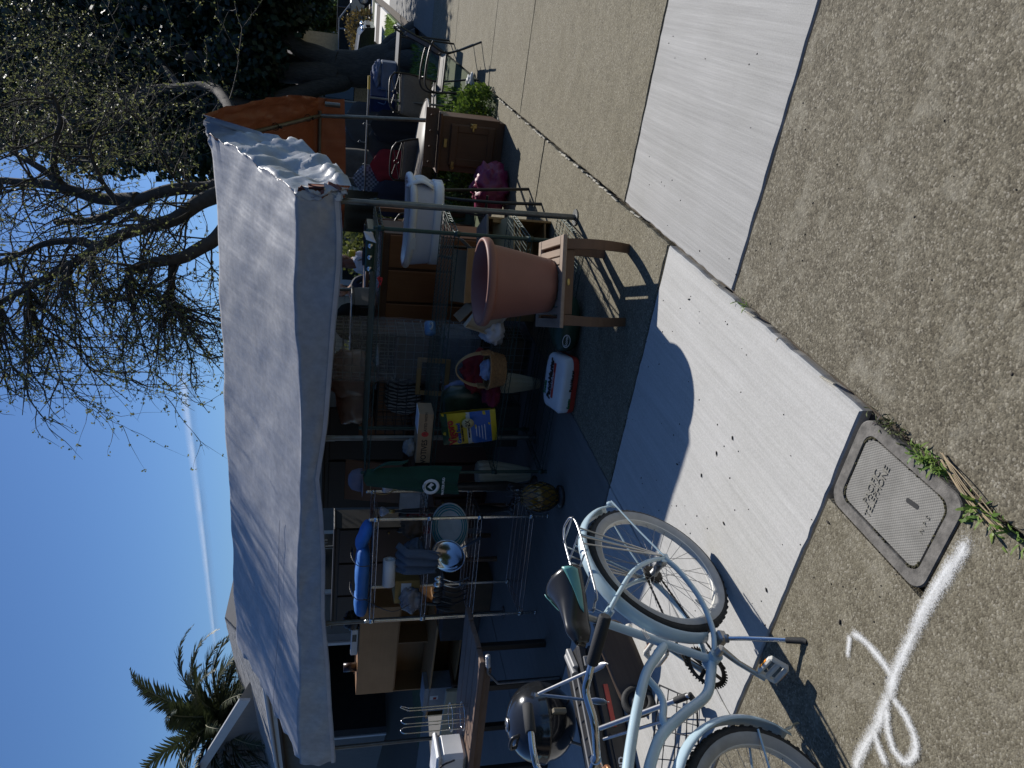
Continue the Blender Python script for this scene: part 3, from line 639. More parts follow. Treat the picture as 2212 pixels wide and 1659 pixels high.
# --- arching twiggy tree in young leaf
YW = 11.6
wt = thing('twiggy_tree', 'arching half-bare tree with pale young leaves reaching over the canopy', 'tree', (0, 0, 0))
def wp(x, y, dy=0.0): return py(x, y, YW+dy)
b = MB(); rnd = random.Random(9)
bs_ = wp(640, 360); bs_.z = -.05; fork = wp(560, 360)
limb(b, [bs_, (bs_+fork)/2+V((.1, 0, 0)), fork], .30, .24, 12, 5, .02, 1)
L_ = {
 'A': ([fork, wp(500, 385), wp(450, 407), wp(397, 407), wp(337, 417), wp(298, 430), wp(258, 453), wp(198, 476, .3), wp(120, 480, .8)], .125, .045),
 'B': ([fork, wp(490, 410, -.3), wp(430, 439, -.4), wp(380, 472, -.5), wp(331, 488, -.5), wp(265, 505, -.6), wp(212, 535, -.7), wp(165, 565, -.8), wp(99, 598, -1), wp(40, 632, -1.1), wp(-40, 680, -1.2)], .13, .03),
 'C': ([fork, wp(510, 460, -.6), wp(466, 512, -.9), wp(440, 531, -1), wp(397, 555, -1.1), wp(347, 565, -1.2), wp(304, 574, -1.2), wp(274, 590, -1.3)], .11, .06),
 'D': ([wp(298, 430), wp(215, 430, .4), wp(132, 403, .7), wp(50, 393, 1), wp(-20, 388, 1.2)], .10, .05),
 'E': ([wp(140, 405, .7), wp(119, 370, .6), wp(122, 298, .4), wp(132, 258, .3), wp(110, 200, .2)], .06, .025),
 'F': ([wp(150, 410, .6), wp(80, 360, 1), wp(20, 325, 1.2), wp(-30, 300, 1.3)], .06, .03),
 'G': ([fork, wp(510, 260, 2.5), wp(463, 190, 5), wp(390, 188, 6), wp(331, 192, 7), wp(274, 215, 8), wp(212, 238, 8), wp(140, 250, 8)], .12, .03),
 'H': ([wp(374, 571, -1.1), wp(370, 610, -1.2), wp(367, 651, -1.3), wp(380, 665, -1.4)], .055, .035),
 'I': ([wp(212, 535, -.7), wp(160, 520, -.4), wp(90, 530, -.2), wp(20, 560, 0)], .07, .03),
 'J': ([wp(331, 488, -.5), wp(300, 470, -.2), wp(240, 420, .2), wp(200, 350, .4), wp(190, 300, .5)], .06, .02),
 'L': ([wp(0, 390, 1.2), wp(-110, 420, 1.0), wp(-230, 480, .8), wp(-330, 560, .6)], .06, .02),
 'M': ([wp(0, 654, -1.2), wp(-110, 720, -1.0), wp(-230, 820, -.8), wp(-300, 930, -.6)], .05, .015),
 'N': ([wp(20, 560, 0), wp(-90, 600, .2), wp(-220, 680, .4), wp(-330, 800, .6)], .055, .015),
 'K': ([wp(390, 188, 6), wp(340, 130, 8), wp(280, 90, 9.5), wp(200, 60, 11), wp(110, 40, 12)], .07, .02),
}
limbs = {}
for k, (pts, a, c) in L_.items(): limbs[k] = limb(b, pts, a, c, 9, 5, .02, ord(k))
b.build('trunk', M_TWIG, wt)
tw = MB(); lv = MB()
down = V((0, 0, -1)); camleft = -_rt
def twig(p, d, L, r, depth, droop, leafy):
    k = max(5, int(L/.16)); P = [p]; q = p.copy(); dd = d.normalized()
    for i in range(k):
        dd = (dd + V((rnd.gauss(0, .16), rnd.gauss(0, .16), rnd.gauss(0, .16))) + down*droop).normalized(); q = q + dd*(L/k); P.append(q.copy())
    tw.tube(P, [r*(1-.8*i/k) for i in range(k+1)], 4 if r < .012 else 5, cap=False)
    if depth > 0:
        for j in range(rnd.randint(2, 4)):
            i = rnd.randint(int(k*.25), k-1); e = (P[min(i+1, k)]-P[i]).normalized(); s_ = e.orthogonal().normalized(); s_.rotate(Matrix.Rotation(rnd.random()*6.28, 3, e))
            twig(P[i], e*.75+s_*.8, L*rnd.uniform(.35, .65), r*.55, depth-1, droop*1.1, leafy)
    n = int(L*leafy)
    for j in range(n):
        i = rnd.randint(1, k); c = P[i] + V((rnd.gauss(0, .02), rnd.gauss(0, .02), rnd.gauss(0, .02)))
        for h in range(rnd.randint(2, 4)):
            a = V((rnd.gauss(0, 1), rnd.gauss(0, 1), rnd.gauss(0, 1))).normalized(); s_ = rnd.uniform(.022, .046); e = a.orthogonal().normalized()*s_*.35
            lv.add([c, c+a*s_*.5+e, c+a*s_, c+a*s_*.5-e], [(0, 1, 2, 3)])
for k, n, Lm, dr in (('A', 20, 1.7, .00), ('B', 38, 1.9, .03), ('C', 22, 1.7, .05), ('D', 22, 1.8, .0), ('E', 18, 1.3, .0), ('F', 16, 1.5, .0), ('G', 60, 2.6, -.01), ('H', 22, 1.5, .05), ('I', 20, 1.7, .04), ('J', 22, 1.5, 0), ('K', 60, 2.6, 0), ('L', 26, 1.6, 0), ('M', 30, 1.6, 0), ('N', 30, 1.6, 0)):
    P = limbs[k]
    for j in range(n):
        i = rnd.randint(int(len(P)*.2), len(P)-1); e = (P[min(i+1, len(P)-1)]-P[max(i-1, 0)]).normalized(); s_ = e.orthogonal().normalized(); s_.rotate(Matrix.Rotation(rnd.random()*6.28, 3, e))
        d = s_ + e*.4 + camleft*(.7 if k in 'BCHI' else .1) + V((0, 0, .25 if k not in 'CH' else 0))
        twig(P[i], d, Lm*rnd.uniform(.5, 1.15), rnd.uniform(.010, .022), 2, dr, 5 if k not in 'GK' else 7)
# long whips at the outer left of the crown
for (x, y), (x2, y2), n in (((274, 590), (330, 760), 12), ((150, 575), (120, 780), 14), ((60, 620), (110, 860), 14), ((380, 665), (470, 740), 10), ((200, 545), (250, 800), 10), ((0, 660), (60, 900), 10)):
    a = wp(x, y, -1.1)
    for j in range(n):
        c = wp(x2+rnd.gauss(0, 45), y2+rnd.gauss(0, 45), -1.1+rnd.gauss(0, .6)); twig(a, (c-a)+V((0, 0, .15)), (c-a).length*rnd.uniform(.6, 1.1), rnd.uniform(.012, .024), 2, .04, 6)
tw.build('twigs', M_TWIG, wt); lv.build('leaves', M_BUD, wt)
# --- date palm behind the house
pc = py(488, 1548, 15.5); pm = thing('palm_tree', 'date palm with arching fronds rising behind the house roof', 'palm', (pc.x, pc.y, 0))
b = MB(); b.tube([(0, 0, -.1), (.05, 0, pc.z*.5), (0, 0, pc.z-.1)], [.45, .38, .42], 14)
for k in range(60):
    a = k*2.4; z = pc.z-1.6+k*.026; b.box((cos(a)*.40, sin(a)*.40, z), (.16, .10, .22), (.3*sin(a), -.3*cos(a), a), .02)
b.build('trunk', M_BARK, pm)
M_FROND = leafmat('palm leaflets', (.022,.032,.014), (.065,.08,.032), .2); M_RIB = mat('palm rib', (.22,.21,.13), .6)
def frond(az, el, L, seed, bend):
    rnd = random.Random(seed); b = MB(); P = []; d = V((cos(az)*cos(el), sin(az)*cos(el), sin(el))); q = V((0, 0, pc.z)); N = 22
    for i in range(N+1):
        P.append(q.copy()); d = (d + V((0, 0, -bend/N*(.4+1.6*i/N)))).normalized(); q = q + d*(L/N)
    b.tube(P, [.035*(1-.9*i/N) for i in range(N+1)], 5, cap=False); fr = b.build('frond', M_RIB, pm); lb = MB()
    for i in range(2, N+1):
        e = (P[i]-P[i-1]).normalized(); side = e.cross(V((0, 0, 1))); side = side.normalized() if side.length > .05 else V((1, 0, 0)); upv = side.cross(e)
        for h in range(3):
            t = h/3; p = P[i-1]+(P[i]-P[i-1])*t
            for s_ in (-1, 1):
                ll = .62*sin(pi*min(.96, .12+.86*i/N))*rnd.uniform(.85, 1.1); dd = (side*s_*.72+e*.62+upv*rnd.uniform(-.1, .35)).normalized()
                w = e*.030; lb.add([p-w, p+w, p+dd*ll*.6+w*.9-V((0, 0, ll*.05)), p+dd*ll-V((0, 0, ll*.16))], [(0, 1, 2, 3)])
    lb.build('leaflets', M_FROND, fr)
rn = random.Random(15)
for k in range(46):
    az = k*2.39996; el = radians(66-k*2.1); frond(az, el, rn.uniform(2.7, 3.5), k, rn.uniform(1.2, 2.1))
# ================================================================== bicycle
M_BLUE = mat('pale blue paint', (.45,.575,.63), .32, 0, var=.07, scale=6, coat=.5); M_CHROME = mat('polished steel', (.62,.63,.64), .16, 1, var=.1, scale=20)
M_ALU = mat('brushed aluminium', (.48,.48,.48), .34, 1, var=.12, scale=30); M_STEEL = mat('dull steel', (.30,.30,.30), .45, .9, var=.2, scale=30)
M_WWALL = mat('grey whitewall rubber', (.36,.355,.34), .7, var=.12, scale=20); M_RUB = mat('tyre rubber', (.022,.022,.022), .75, var=.3, scale=60, bmp=.4, bscale=200)
M_FOAM = mat('black foam grip', (.03,.03,.031), .8, var=.2, bmp=.3, bscale=300); M_GLOSSB = mat('glossy black vinyl', (.02,.02,.021), .25, var=.2); M_TEAL = mat('teal vinyl', (.13,.36,.34), .4, var=.08)
M_CHAIN = mat('oily chain', (.035,.03,.025), .5, .6, var=.4, scale=60); M_CREAM = mat('cream plastic', (.62,.60,.54), .5, var=.08); M_REFL = mat('orange reflector', (.85,.30,.03), .25, var=.1)
th, ph = -.111, .233
h_ = V((sin(th), -cos(th), 0)); lf = V((cos(th), sin(th), 0)); n_ = lf*cos(ph) - V((0, 0, 1))*sin(ph); t_ = lf*sin(ph) + V((0, 0, 1))*cos(ph)
BM = Matrix(((h_.x, n_.x, t_.x, -2.176), (h_.y, n_.y, t_.y, 2.208), (h_.z, n_.z, t_.z, .016), (0, 0, 0, 1))); BI = BM.inverted()
bk = thing('bicycle', 'pale blue cruiser bicycle with whitewall tyres leaning on its kickstand on the driveway', 'bicycle')
bk.location = BM.translation; bk.rotation_euler = BM.to_euler()
def wl(x, y, z): return BI @ gz(x, y, z)
RW = .335
def wheel(name, s, m0=I4):
    def MM(b): return b
    w = MB(); w.ring(RW-.024, .0235, n=56, k=12, m=m0 @ T(s, 0, RW) @ Rx(pi/2), flat=1.05)
    for k in range(112):
        a = 2*pi*k/112; o_ = .006 if k % 2 else -.006
        w.box((RW-.003, 0, o_), (.008, .011, .012), m=m0 @ T(s, 0, RW) @ Rx(pi/2) @ Rz(a))
    tyre = w.build(name, M_RUB, bk)
    ww = MB()
    for sg in (-1, 1):
        pr_ = [(RW-.062, sg*.015), (RW-.052, sg*.0225), (RW-.040, sg*.0262), (RW-.030, sg*.0268), (RW-.026, sg*.0262)]
        ww.lathe(pr_, 56, cap=False, m=m0 @ T(s, 0, RW) @ Rx(pi/2))
    ww.build('whitewall', M_WWALL, tyre)
    r = MB(); r.lathe([(RW-.066, -.014), (RW-.060, -.0155), (RW-.050, -.015)], 56, cap=False, m=m0 @ T(s, 0, RW) @ Rx(pi/2)); r.lathe([(RW-.066, .014), (RW-.060, .0155), (RW-.050, .015)], 56, cap=False, m=m0 @ T(s, 0, RW) @ Rx(pi/2)); r.lathe([(RW-.066, .014), (RW-.070, 0), (RW-.066, -.014)], 56, cap=False, m=m0 @ T(s, 0, RW) @ Rx(pi/2)); r.build('rim', M_CREAM, tyre)
    hb = MB(); hb.lathe([(.008, -.075), (.008, -.045), (.024, -.042), (.024, -.036), (.016, -.03), (.016, .03), (.024, .036), (.024, .042), (.008, .045), (.008, .075)], 14, m=m0 @ T(s, 0, RW) @ Rx(pi/2)); hb.build('hub', M_STEEL, tyre)
    sp = MB()
    for k in range(36):
        a = 2*pi*k/36; sd = 1 if k % 2 else -1; c = a + (1.0 if (k//2) % 2 else -1.0)*1.05
        sp.tube([m0 @ V((s+.023*cos(c), sd*.038, RW+.023*sin(c))), m0 @ V((s+(RW-.068)*cos(a), sd*.004, RW+(RW-.068)*sin(a)))], .0012, 4, cap=False)
    sp.build('spokes', M_STEEL, tyre, kind='stuff'); return tyre
rwh = wheel('wheel', 0.0)
b = MB(); b.ball((0, 0, 0), (.012, .004, .034), 10, 8, m=T(.19, .02, .20) @ Ry(-.75)); b.build('spoke_reflector', mat('clear reflector', (.5,.5,.48), .3), rwh)
# frame
f = MB(); R_ = .0165
f.tube(curve([(.446, 0, .262), (.40, 0, .43), (.355, 0, .585), (.313, 0, .735)], 4), .0165, 12)
f.tube(curve([(.925, 0, .83), (.80, 0, .765), (.66, 0, .685), (.53, 0, .60), (.45, 0, .52), (.402, 0, .47)], 6), .0185, 12)
f.tube(curve([(.445, 0, .262), (.51, 0, .300), (.60, 0, .365), (.68, 0, .50), (.76, 0, .625), (.85, 0, .705), (.93, 0, .755)], 6), .0195, 12)
f.tube(curve([(.545, 0, .603), (.60, 0, .575), (.65, 0, .575), (.70, 0, .60), (.735, 0, .60)], 5), .0125, 10)
f.lathe([(.026, -.036), (.026, .036)], 16, m=T(.446, 0, .262) @ Rx(pi/2))
f.tube([(.952, 0, .695), (.905, 0, .865)], .0215, 12)
for sg in (-1, 1):
    f.tube(curve([(.43, sg*.03, .262), (.34, sg*.046, .235), (.20, sg*.058, .235), (.07, sg*.066, .285), (.0, sg*.066, RW)], 6), .0115, 9)
    f.tube(curve([(.305, sg*.02, .70), (.22, sg*.045, .635), (.10, sg*.062, .53), (.03, sg*.067, .42), (.0, sg*.066, RW)], 6), .0095, 9)
    f.box((0, sg*.067, RW), (.05, .006, .05), bev=.004)
f.tube([(.30, -.045, .685), (.30, .045, .685)], .008, 8)
fr_ = f.build('frame', M_BLUE, bk)
b = MB(); b.box((.372, .0172, .555), (.045, .0008, .003), (0, .26, 0)); b.box((.369, .0172, .548), (.045, .0008, .003), (0, .26, 0)); b.box((.366, .0172, .541), (.045, .0008, .003), (0, .26, 0)); b.build('frame_stripes', M_ALU, fr_)
# fenders
def fender(s, a0, a1, m0=I4, ext=None):
    P = []; N = 30
    for i in range(N+1):
        a = radians(a0+(a1-a0)*i/N); P.append((s+.372*cos(a), RW+.372*sin(a)))
    vs = []; K = 7
    for i, (x, z) in enumerate(P):
        a = radians(a0+(a1-a0)*i/N); w = .033 if i > 1 else .024
        for k in range(K):
            o = (k-3)/3; dr = -.022*(o*o); vs.append((x+dr*cos(a), o*w, z+dr*sin(a)))
    fs = [(i*K+k, i*K+k+1, (i+1)*K+k+1, (i+1)*K+k) for i in range(N) for k in range(K-1)]
    b = MB(); b.add(vs, fs, True, m0); o = b.build('fender', M_BLUE, bk, solid=.003); return o
fe = fender(0, 158, -14)
b = MB(); b.ball((-.365, 0, RW+.105), (.02, .012, .026), 8, 6); b.build('fender_tip', M_BLUE, fe)
b = MB()
for sg in (-1, 1): b.tube([(-.355, sg*.03, .46), (-.16, sg*.055, .40), (0, sg*.072, RW)], .004, 6); b.tube([(-.10, sg*.033, .70), (0, sg*.074, RW)], .004, 6)
b.build('fender_stay', M_BLUE, fe)
# carrier
b = MB(); z0, z1 = .722, .738
for sg in (-1, 1):
    b.tube(curve([(.25, sg*.028, z1), (.23, sg*.052, z1), (.05, sg*.06, z0+.008), (-.13, sg*.06, z0), (-.19, sg*.035, z0), (-.20, 0, z0)], 5), .0048, 8)
    for x in (-.02, -.06, -.11): b.tube([(x, sg*.06, z0), (.0, sg*.078, RW+.02)], .0042, 6)
for i in range(4): x = .17-.1*i; b.tube([(x, -.058, z0+.008), (x-.045, .058, z0+.006)], .004, 6)
b.tube(curve([(.25, -.028, z1), (.27, 0, z1), (.25, .028, z1)], 4), .0048, 8); b.tube([(.26, .0, z1), (.30, .02, .70)], .005, 6)
b.build('carrier', M_ALU, bk)
# seat post + saddle
b = MB(); b.tube([(.318, 0, .72), (.292, 0, .82)], .0125, 12); b.tube([(.327, 0, .70), (.317, 0, .738)], .021, 12); b.box((.335, -.02, .725), (.03, .02, .05), bev=.004); b.build('seat_post', M_STEEL, bk)
def sadl(u, v):     # u around, v along nose..tail
    x = .425 - .30*v; w = .024 + .085*max(0, (v-.25)/.75)**1.3; w = min(w, .098); w *= (1 if v < .93 else max(.05, 1-(v-.93)/.08)) ; w = w*min(1, .35+v*6)
    a = pi*(u*1.24-.12); z = .865 - .03*v*(1-v)*4*.35 + .022*max(0, (v-.6)) + .062*sin(a)*min(1, .5+v*3)*(1 if v < .95 else .7) - .040
    return (x, cos(a)*w, z)
b = MB(); b.grid(sadl, 18, 26); b.lathe([(.0, 0), (.02, .001)], 8, c=(.41, 0, .845)); sa = b.build('saddle', M_GLOSSB, bk, solid=.012)
for sg in (0, 1):
    b = MB(); b.grid(lambda u, v: tuple(V(sadl((.05+.24*u*(.25+.75*v)) if sg else 1-(.05+.24*u*(.25+.75*v)), .36+.52*v+.05*u))+V((0, .009*(1 if sg else -1), .008))), 6, 12); b.build('saddle_panel', M_TEAL, sa, solid=.002)
b = MB(); b.tube(curve([(.385, 0, .85), (.34, .02, .832), (.25, .022, .832), (.17, .05, .86)], 5), .0035, 6); b.tube(curve([(.385, 0, .85), (.34, -.02, .832), (.25, -.022, .832), (.17, -.05, .86)], 5), .0035, 6); b.box((.29, 0, .828), (.045, .05, .03), bev=.004)
for k in range(10): b.ring(.014, .003, c=(.20, .035, .80+.006*k), n=10, k=5)
b.build('saddle_rails', M_STEEL, sa)
# steering
AX0 = V((.955, 0, .68)); AX1 = V((.900, 0, .88)); ax = (AX1-AX0).normalized()
ST = T(*AX0) @ Matrix.Rotation(radians(-13), 4, ax) @ T(*(-AX0))
fw_ = wheel('wheel', 1.085, ST)
b = MB()
for sg in (-1, 1): b.tube([ST @ V(p) for p in curve([(.955, sg*.045, .69), (.985, sg*.056, .58), (1.03, sg*.056, .45), (1.085, sg*.056, RW)], 5)], [.0135, .0135, .0135, .013, .013, .013, .012, .012, .012, .011, .011, .011, .01, .01, .009, .009], 9)
b.tube([ST @ V((.955, -.05, .69)), ST @ V((.955, .05, .69))], .016, 8); b.build('fork', M_BLUE, bk)
ff = fender(1.085, 212, 55, ST)
b = MB(); 
for sg in (-1, 1): b.tube([ST @ V((.77, sg*.03, .29)), ST @ V((.93, sg*.05, .31)), ST @ V((1.085, sg*.066, RW))], .0042, 6)
b.build('fender_stay', M_BLUE, ff)
b = MB(); b.grid(lambda u, v: tuple(ST @ V((.757-.03*v+.012*v*v, (u-.5)*.05*(1-.3*v), .14-.045*v-.02*sin(pi*u)))), 6, 6); b.build('mud_flap', mat('yellowed plastic', (.5,.48,.36), .4, alpha=.6), ff, solid=.002)
# bars
CL = wl(1287, 1640, .945)
b = MB(); b.tube(curve([AX1 - ax*.02, AX1 + ax*.03, (AX1+CL)/2 + ax*.02, CL], 5), [.013, .0135, .014, .015, .016, .016, .016, .017, .017, .017, .017, .016, .016, .016, .016, .017], 12); b.build('stem', M_ALU, bk)
b = MB(); b.ring(.019, .0075, n=18, k=8, m=T(*(AX1+ax*.012)) @ Ry(radians(-15))); b.build('headset_ring', mat('copper ring', (.45,.20,.09), .35, .8), bk)
left = [CL, wl(1288, 1615, .95), wl(1283, 1558, .97), wl(1266, 1496, .985), wl(1272, 1460, .98), wl(1278, 1436, .97)]
right = [CL, wl(1262, 1690, .965), wl(1210, 1700, .995), wl(1165, 1665, 1.03), wl(1152, 1624, 1.045), wl(1146.5, 1581, 1.045)]
b = MB(); b.tube(curve(list(reversed(right))+left[1:], 7), .0112, 12); b.build('handlebar', M_CHROME, bk)
for A_, B_ in ((wl(1279, 1434, .97), wl(1308, 1330, .945)), (wl(1146.5, 1583, 1.045), wl(1139, 1522, 1.035))):
    b = MB(); d_ = (B_-A_); b.tube([A_, A_+d_*.03, A_+d_*.5, A_+d_*.97, B_], [.016, .0185, .019, .0185, .015], 14); b.build('grip', M_FOAM, bk)
# drive train
b = MB(); BB = V((.446, 0, .262)); ce = V((.565, .072, .118))
b.tube([BB+V((0, .045, 0)), BB+V((0, .075, 0))], .016, 12)
b.tube([BB+V((0, .068, 0)), BB*.6+ce*.4+V((0, .030, -.006)), ce], [.017, .0125, .012], 10, flat=.75); b.build('crank_arm', M_ALU, bk)
b = MB(); b.tube([BB+V((0, -.068, 0)), BB+V((-.10, -.07, .135))], [.016, .011], 8, flat=.7); b.build('crank_arm', M_ALU, bk)
def pedal(c, rot):
    b = MB(); m = T(*c) @ rot
    for sg in (-1, 1): b.box((sg*.034, 0, 0), (.016, .085, .026), bev=.006, m=m); b.box((0, sg*.042, 0), (.075, .012, .026), bev=.005, m=m)
    b.box((0, 0, 0), (.018, .085, .018), bev=.004, m=m); o = b.build('pedal', M_CREAM, bk)
    for sg in (-1, 1): b = MB(); b.box((sg*.0425, 0, 0), (.003, .045, .012), m=m); b.build('pedal_reflector', M_REFL, o)
pedal(ce+V((0, .058, .004)), Ry(1.0)); pedal(BB+V((-.11, -.13, .142)), Ry(.6))
cr = MB(); 
for k in range(40): cr.box((.088, 0, 0), (.010, .0055, .004), m=T(BB.x, -.046, BB.z) @ Rx(pi/2) @ Rz(2*pi*k/40))
cr.lathe([(.068, -.0015), (.086, -.0015), (.086, .0015), (.068, .0015), (.068, -.0015)], 36, cap=False, m=T(BB.x, -.046, BB.z) @ Rx(pi/2))
for k in range(4): cr.box((.045, 0, 0), (.055, .016, .004), m=T(BB.x, -.046, BB.z) @ Rx(pi/2) @ Rz(pi/4+pi/2*k))
cr.build('chainring', M_CHAIN, bk)
b = MB(); cog = V((0, 0, RW))
b.lathe([(.010, -.004), (.034, -.004), (.034, .004), (.010, .004)], 20, m=T(0, -.046, RW) @ Rx(pi/2)); b.lathe([(.012, -.006), (.046, -.003), (.046, .003), (.012, .006)], 20, m=T(0, -.038, RW) @ Rx(pi/2)); b.build('sprocket', M_CHAIN, rwh)
ch = MB()
for z_r, z_c in ((1, 1), (-1, -1)):
    a = V((0, -.046, RW+z_c*.036)); c = V((BB.x, -.046, BB.z+z_r*.092)); N = 46
    for i in range(N):
        p = a+(c-a)*((i+.5)/N); ch.box(p, ((c-a).length/N*.95, .006 if i % 2 else .0035, .0075), (0, -atan2((c-a).z, (c-a).x), 0))
ch.build('chain', M_CHAIN, bk, kind='stuff')
KT = BI @ gz(1736, 1384, .012)
b = MB(); k0 = V((.375, .045, .215)); b.tube([k0, k0+(KT-k0)*.10], .017, 8); b.box(k0, (.05, .05, .04), bev=.008); b.build('kickstand_mount', M_STEEL, bk)
b = MB(); b.tube([k0+(KT-k0)*.08, k0+(KT-k0)*.3+V((0, .004, 0)), k0+(KT-k0)*.86], .0085, 8, flat=.8); ks = b.build('kickstand', M_CHROME, bk)
b = MB(); b.tube([k0+(KT-k0)*.80, k0+(KT-k0)*.99, KT+V((.012, .008, -.004))], [.0115, .0125, .012], 8); b.build('rubber_foot', M_RUB, ks)

# ================================================================== teak side table and the big pot
M_TEAK = wood('weathered teak', (.09,.042,.02), (.19,.095,.045), 6, 0); M_TEAKG = wood('sun-greyed teak', (.22,.15,.105), (.36,.27,.20), 6, 1)
tb = thing('side_table', 'small slatted teak side table under the big terracotta pot', 'table', (-1.546, 4.105, DZ), radians(24))
TW, TD, TH = .54, .52, .425
for k in range(10):
    x = -TW/2+.05+ (TW-.10)/9*k; 
    if 0 < k < 9: b = MB(); b.box((x, 0, TH-.011), ((TW-.10)/9-.007, TD-.12, .020), bev=.003); b.build('slat', M_TEAKG, tb)
for sg in (-1, 1): b = MB(); b.box((0, sg*(TD/2-.03), TH-.012), (TW, .058, .024), bev=.004); b.build('top_rail', M_TEAKG, tb)
for sg in (-1, 1): b = MB(); b.box((sg*(TW/2-.028), 0, TH-.012), (.054, TD-.12, .023), bev=.004); b.build('top_rail', M_TEAKG, tb)
for sg in (-1, 1): b = MB(); b.box((0, sg*(TD/2-.055), TH-.055), (TW-.16, .022, .062), bev=.003); b.build('apron', M_TEAK, tb); b = MB(); b.box((sg*(TW/2-.06), 0, TH-.055), (.022, TD-.16, .062), bev=.003); b.build('apron', M_TEAK, tb)
b = MB(); b.ball((0, -(TD/2-.043), TH-.055), (.022, .003, .011), 14, 6); b.build('badge', mat('brass badge', (.35,.25,.09), .35, .8), tb)
for sx in (-1, 1):
    for sy in (-1, 1):
        b = MB(); N = 8; vs = []
        for i in range(N+1):
            t = i/N; z = (TH-.026)*(1-t); off = .016*sin(pi*t*.9)-.010*t*t; wd = .030-.004*t
            cx = sx*(TW/2-.05+off*.5); cy = sy*(TD/2-.05+off)
            vs += [(cx-wd, cy-wd*.7, z), (cx+wd, cy-wd*.7, z), (cx+wd, cy+wd*.7, z), (cx-wd, cy+wd*.7, z)]
        fs = [(i*4+k, i*4+(k+1) % 4, i*4+4+(k+1) % 4, i*4+4+k) for i in range(N) for k in range(4)] + [(3, 2, 1, 0), tuple(N*4+k for k in range(4))]
        b.add(vs, fs); b.build('leg', M_TEAK, tb)
M_POT = mat('terracotta plastic', (.20,.080,.056), .55, var=.10, scale=3, bmp=.06, bscale=40)
b = MB(); z0 = 0
b.lathe([(.0, .0), (.150, 0), (.160, .012), (.166, .05), (.225, .375), (.232, .385), (.256, .392), (.262, .402), (.262, .428), (.256, .440), (.244, .442), (.238, .436), (.226, .40), (.212, .37), (.155, .03), (0, .025)], 48)
pt = b.build('flower_pot', M_POT, None, loc=(-1.545, 4.055, TH+DZ+.001)); tag(pt, 'large empty terracotta-coloured plastic flower pot standing on the teak table', 'flower pot')
# ================================================================== soft-goods helpers
def pillow(w, d, h, m=None, p=2.6, nz=.06, seed=0, nu=22, nv=12):
    """a stuffed bag: superellipsoid with a little crumple"""
    b = MB()
    def f(u, v):
        a = 2*pi*u; e = pi*(v-.5); c = lambda t: (abs(cos(t))**(2/p))*(1 if cos(t) >= 0 else -1); s_ = lambda t: (abs(sin(t))**(2/p))*(1 if sin(t) >= 0 else -1)
        q = V((c(e)*c(a)*w/2, c(e)*s_(a)*d/2, s_(e)*h/2)); k = 1+nz*noise.noise(q*9+V((seed, seed, 0)))+nz*.6*noise.noise(q*26+V((0, seed, 2)))
        return tuple(q*k)
    b.grid(f, nu, nv, True, m); return b
def heap(w, d, h, seed, m=None, rough=.25):
    b = MB()
    def f(p):
        k = 1+rough*noise.noise(p*1.9+V((seed, 0, 0)))+rough*.55*noise.noise(p*5+V((0, seed, 0)))
        cr = abs(noise.noise(p*3.3+V((seed*2, 1, 0)))); return k-.22*max(0, .16-cr)/.16
    b.ball((0, 0, h*.42), (w/2, d/2, h*.58), 34, 22, m, f)
    b.v = [(x, y, max(z, .0 if m is None else -99)) for x, y, z in b.v]; return b
def cloth_mat(n, c, var=.12, bm=.35): return mat(n, c, .92, var=var, scale=12, bmp=bm, bscale=26)
# ================================================================== wire shelving
def wire_shelf(name, label, cx, cy, rz, L, D, H, tiers, m, r=.0125, step=.026):
    t = thing(name, label, 'shelf unit', (cx, cy, DZ), rz)
    for sx in (-1, 1):
        for sy in (-1, 1):
            b = MB(); x, y = sx*L/2, sy*D/2; b.tube([(x, y, 0), (x, y, H)], r, 10); b.lathe([(r, H), (r*1.1, H+.004), (r*.6, H+.012), (0, H+.013)], 10, c=(x, y, 0)); b.lathe([(.012, 0), (.017, .0), (.017, .012), (.012, .014)], 10, c=(x, y, 0))
            if r < .0135:
                for k in range(int(H/.0508)): b.ring(r*1.01, .0012, (x, y, .05+k*.0508), 10, 4)
            b.build('post', m, t)
    for z in tiers:
        b = MB(); hh = .030
        for sy in (-1, 1):
            for zz_ in (z, z-hh): b.tube([(-L/2, sy*D/2, zz_), (L/2, sy*D/2, zz_)], .0032, 6)
            n = int(L/.030); b.tube([(-L/2+L*i/n, sy*D/2, z-(hh if i % 2 else 0)) for i in range(n+1)], .0019, 4, cap=False)
        for sx in (-1, 1):
            for zz_ in (z, z-hh): b.tube([(sx*L/2, -D/2, zz_), (sx*L/2, D/2, zz_)], .0032, 6)
            n = int(D/.030); b.tube([(sx*L/2, -D/2+D*i/n, z-(hh if i % 2 else 0)) for i in range(n+1)], .0019, 4, cap=False)
            for sy in (-1, 1): b.lathe([(r, -.034), (r*1.5, -.034), (r*1.35, .004), (r, .004)], 10, c=(sx*L/2, sy*D/2, z))
        sh = b.build('shelf', m, t); b = MB()
        n = int(L/step)
        for i in range(1, n): x = -L/2+L*i/n; b.tube([(x, -D/2, z+.002), (x, D/2, z+.002)], .0018, 4, cap=False)
        for k in range(3): y = -D/2+D*(k+1)/4; b.tube([(-L/2, y, z-.002), (L/2, y, z-.002)], .0028, 4, cap=False)
        b.build('wire_grid', m, sh, kind='stuff')
    return t
M_GRNW = mat('green epoxy wire', (.018,.045,.036), .42, .2, var=.2, scale=20); M_CHRW = mat('chrome wire', (.60,.60,.58), .22, 1, var=.15, scale=30)
gs = wire_shelf('wire_shelf', 'dark green epoxy wire shelf unit with four tiers behind the flower pot', -2.40, 4.965, 0, 1.90, .63, 1.45, (.065, .445, .94, 1.43), M_GRNW, .0135)
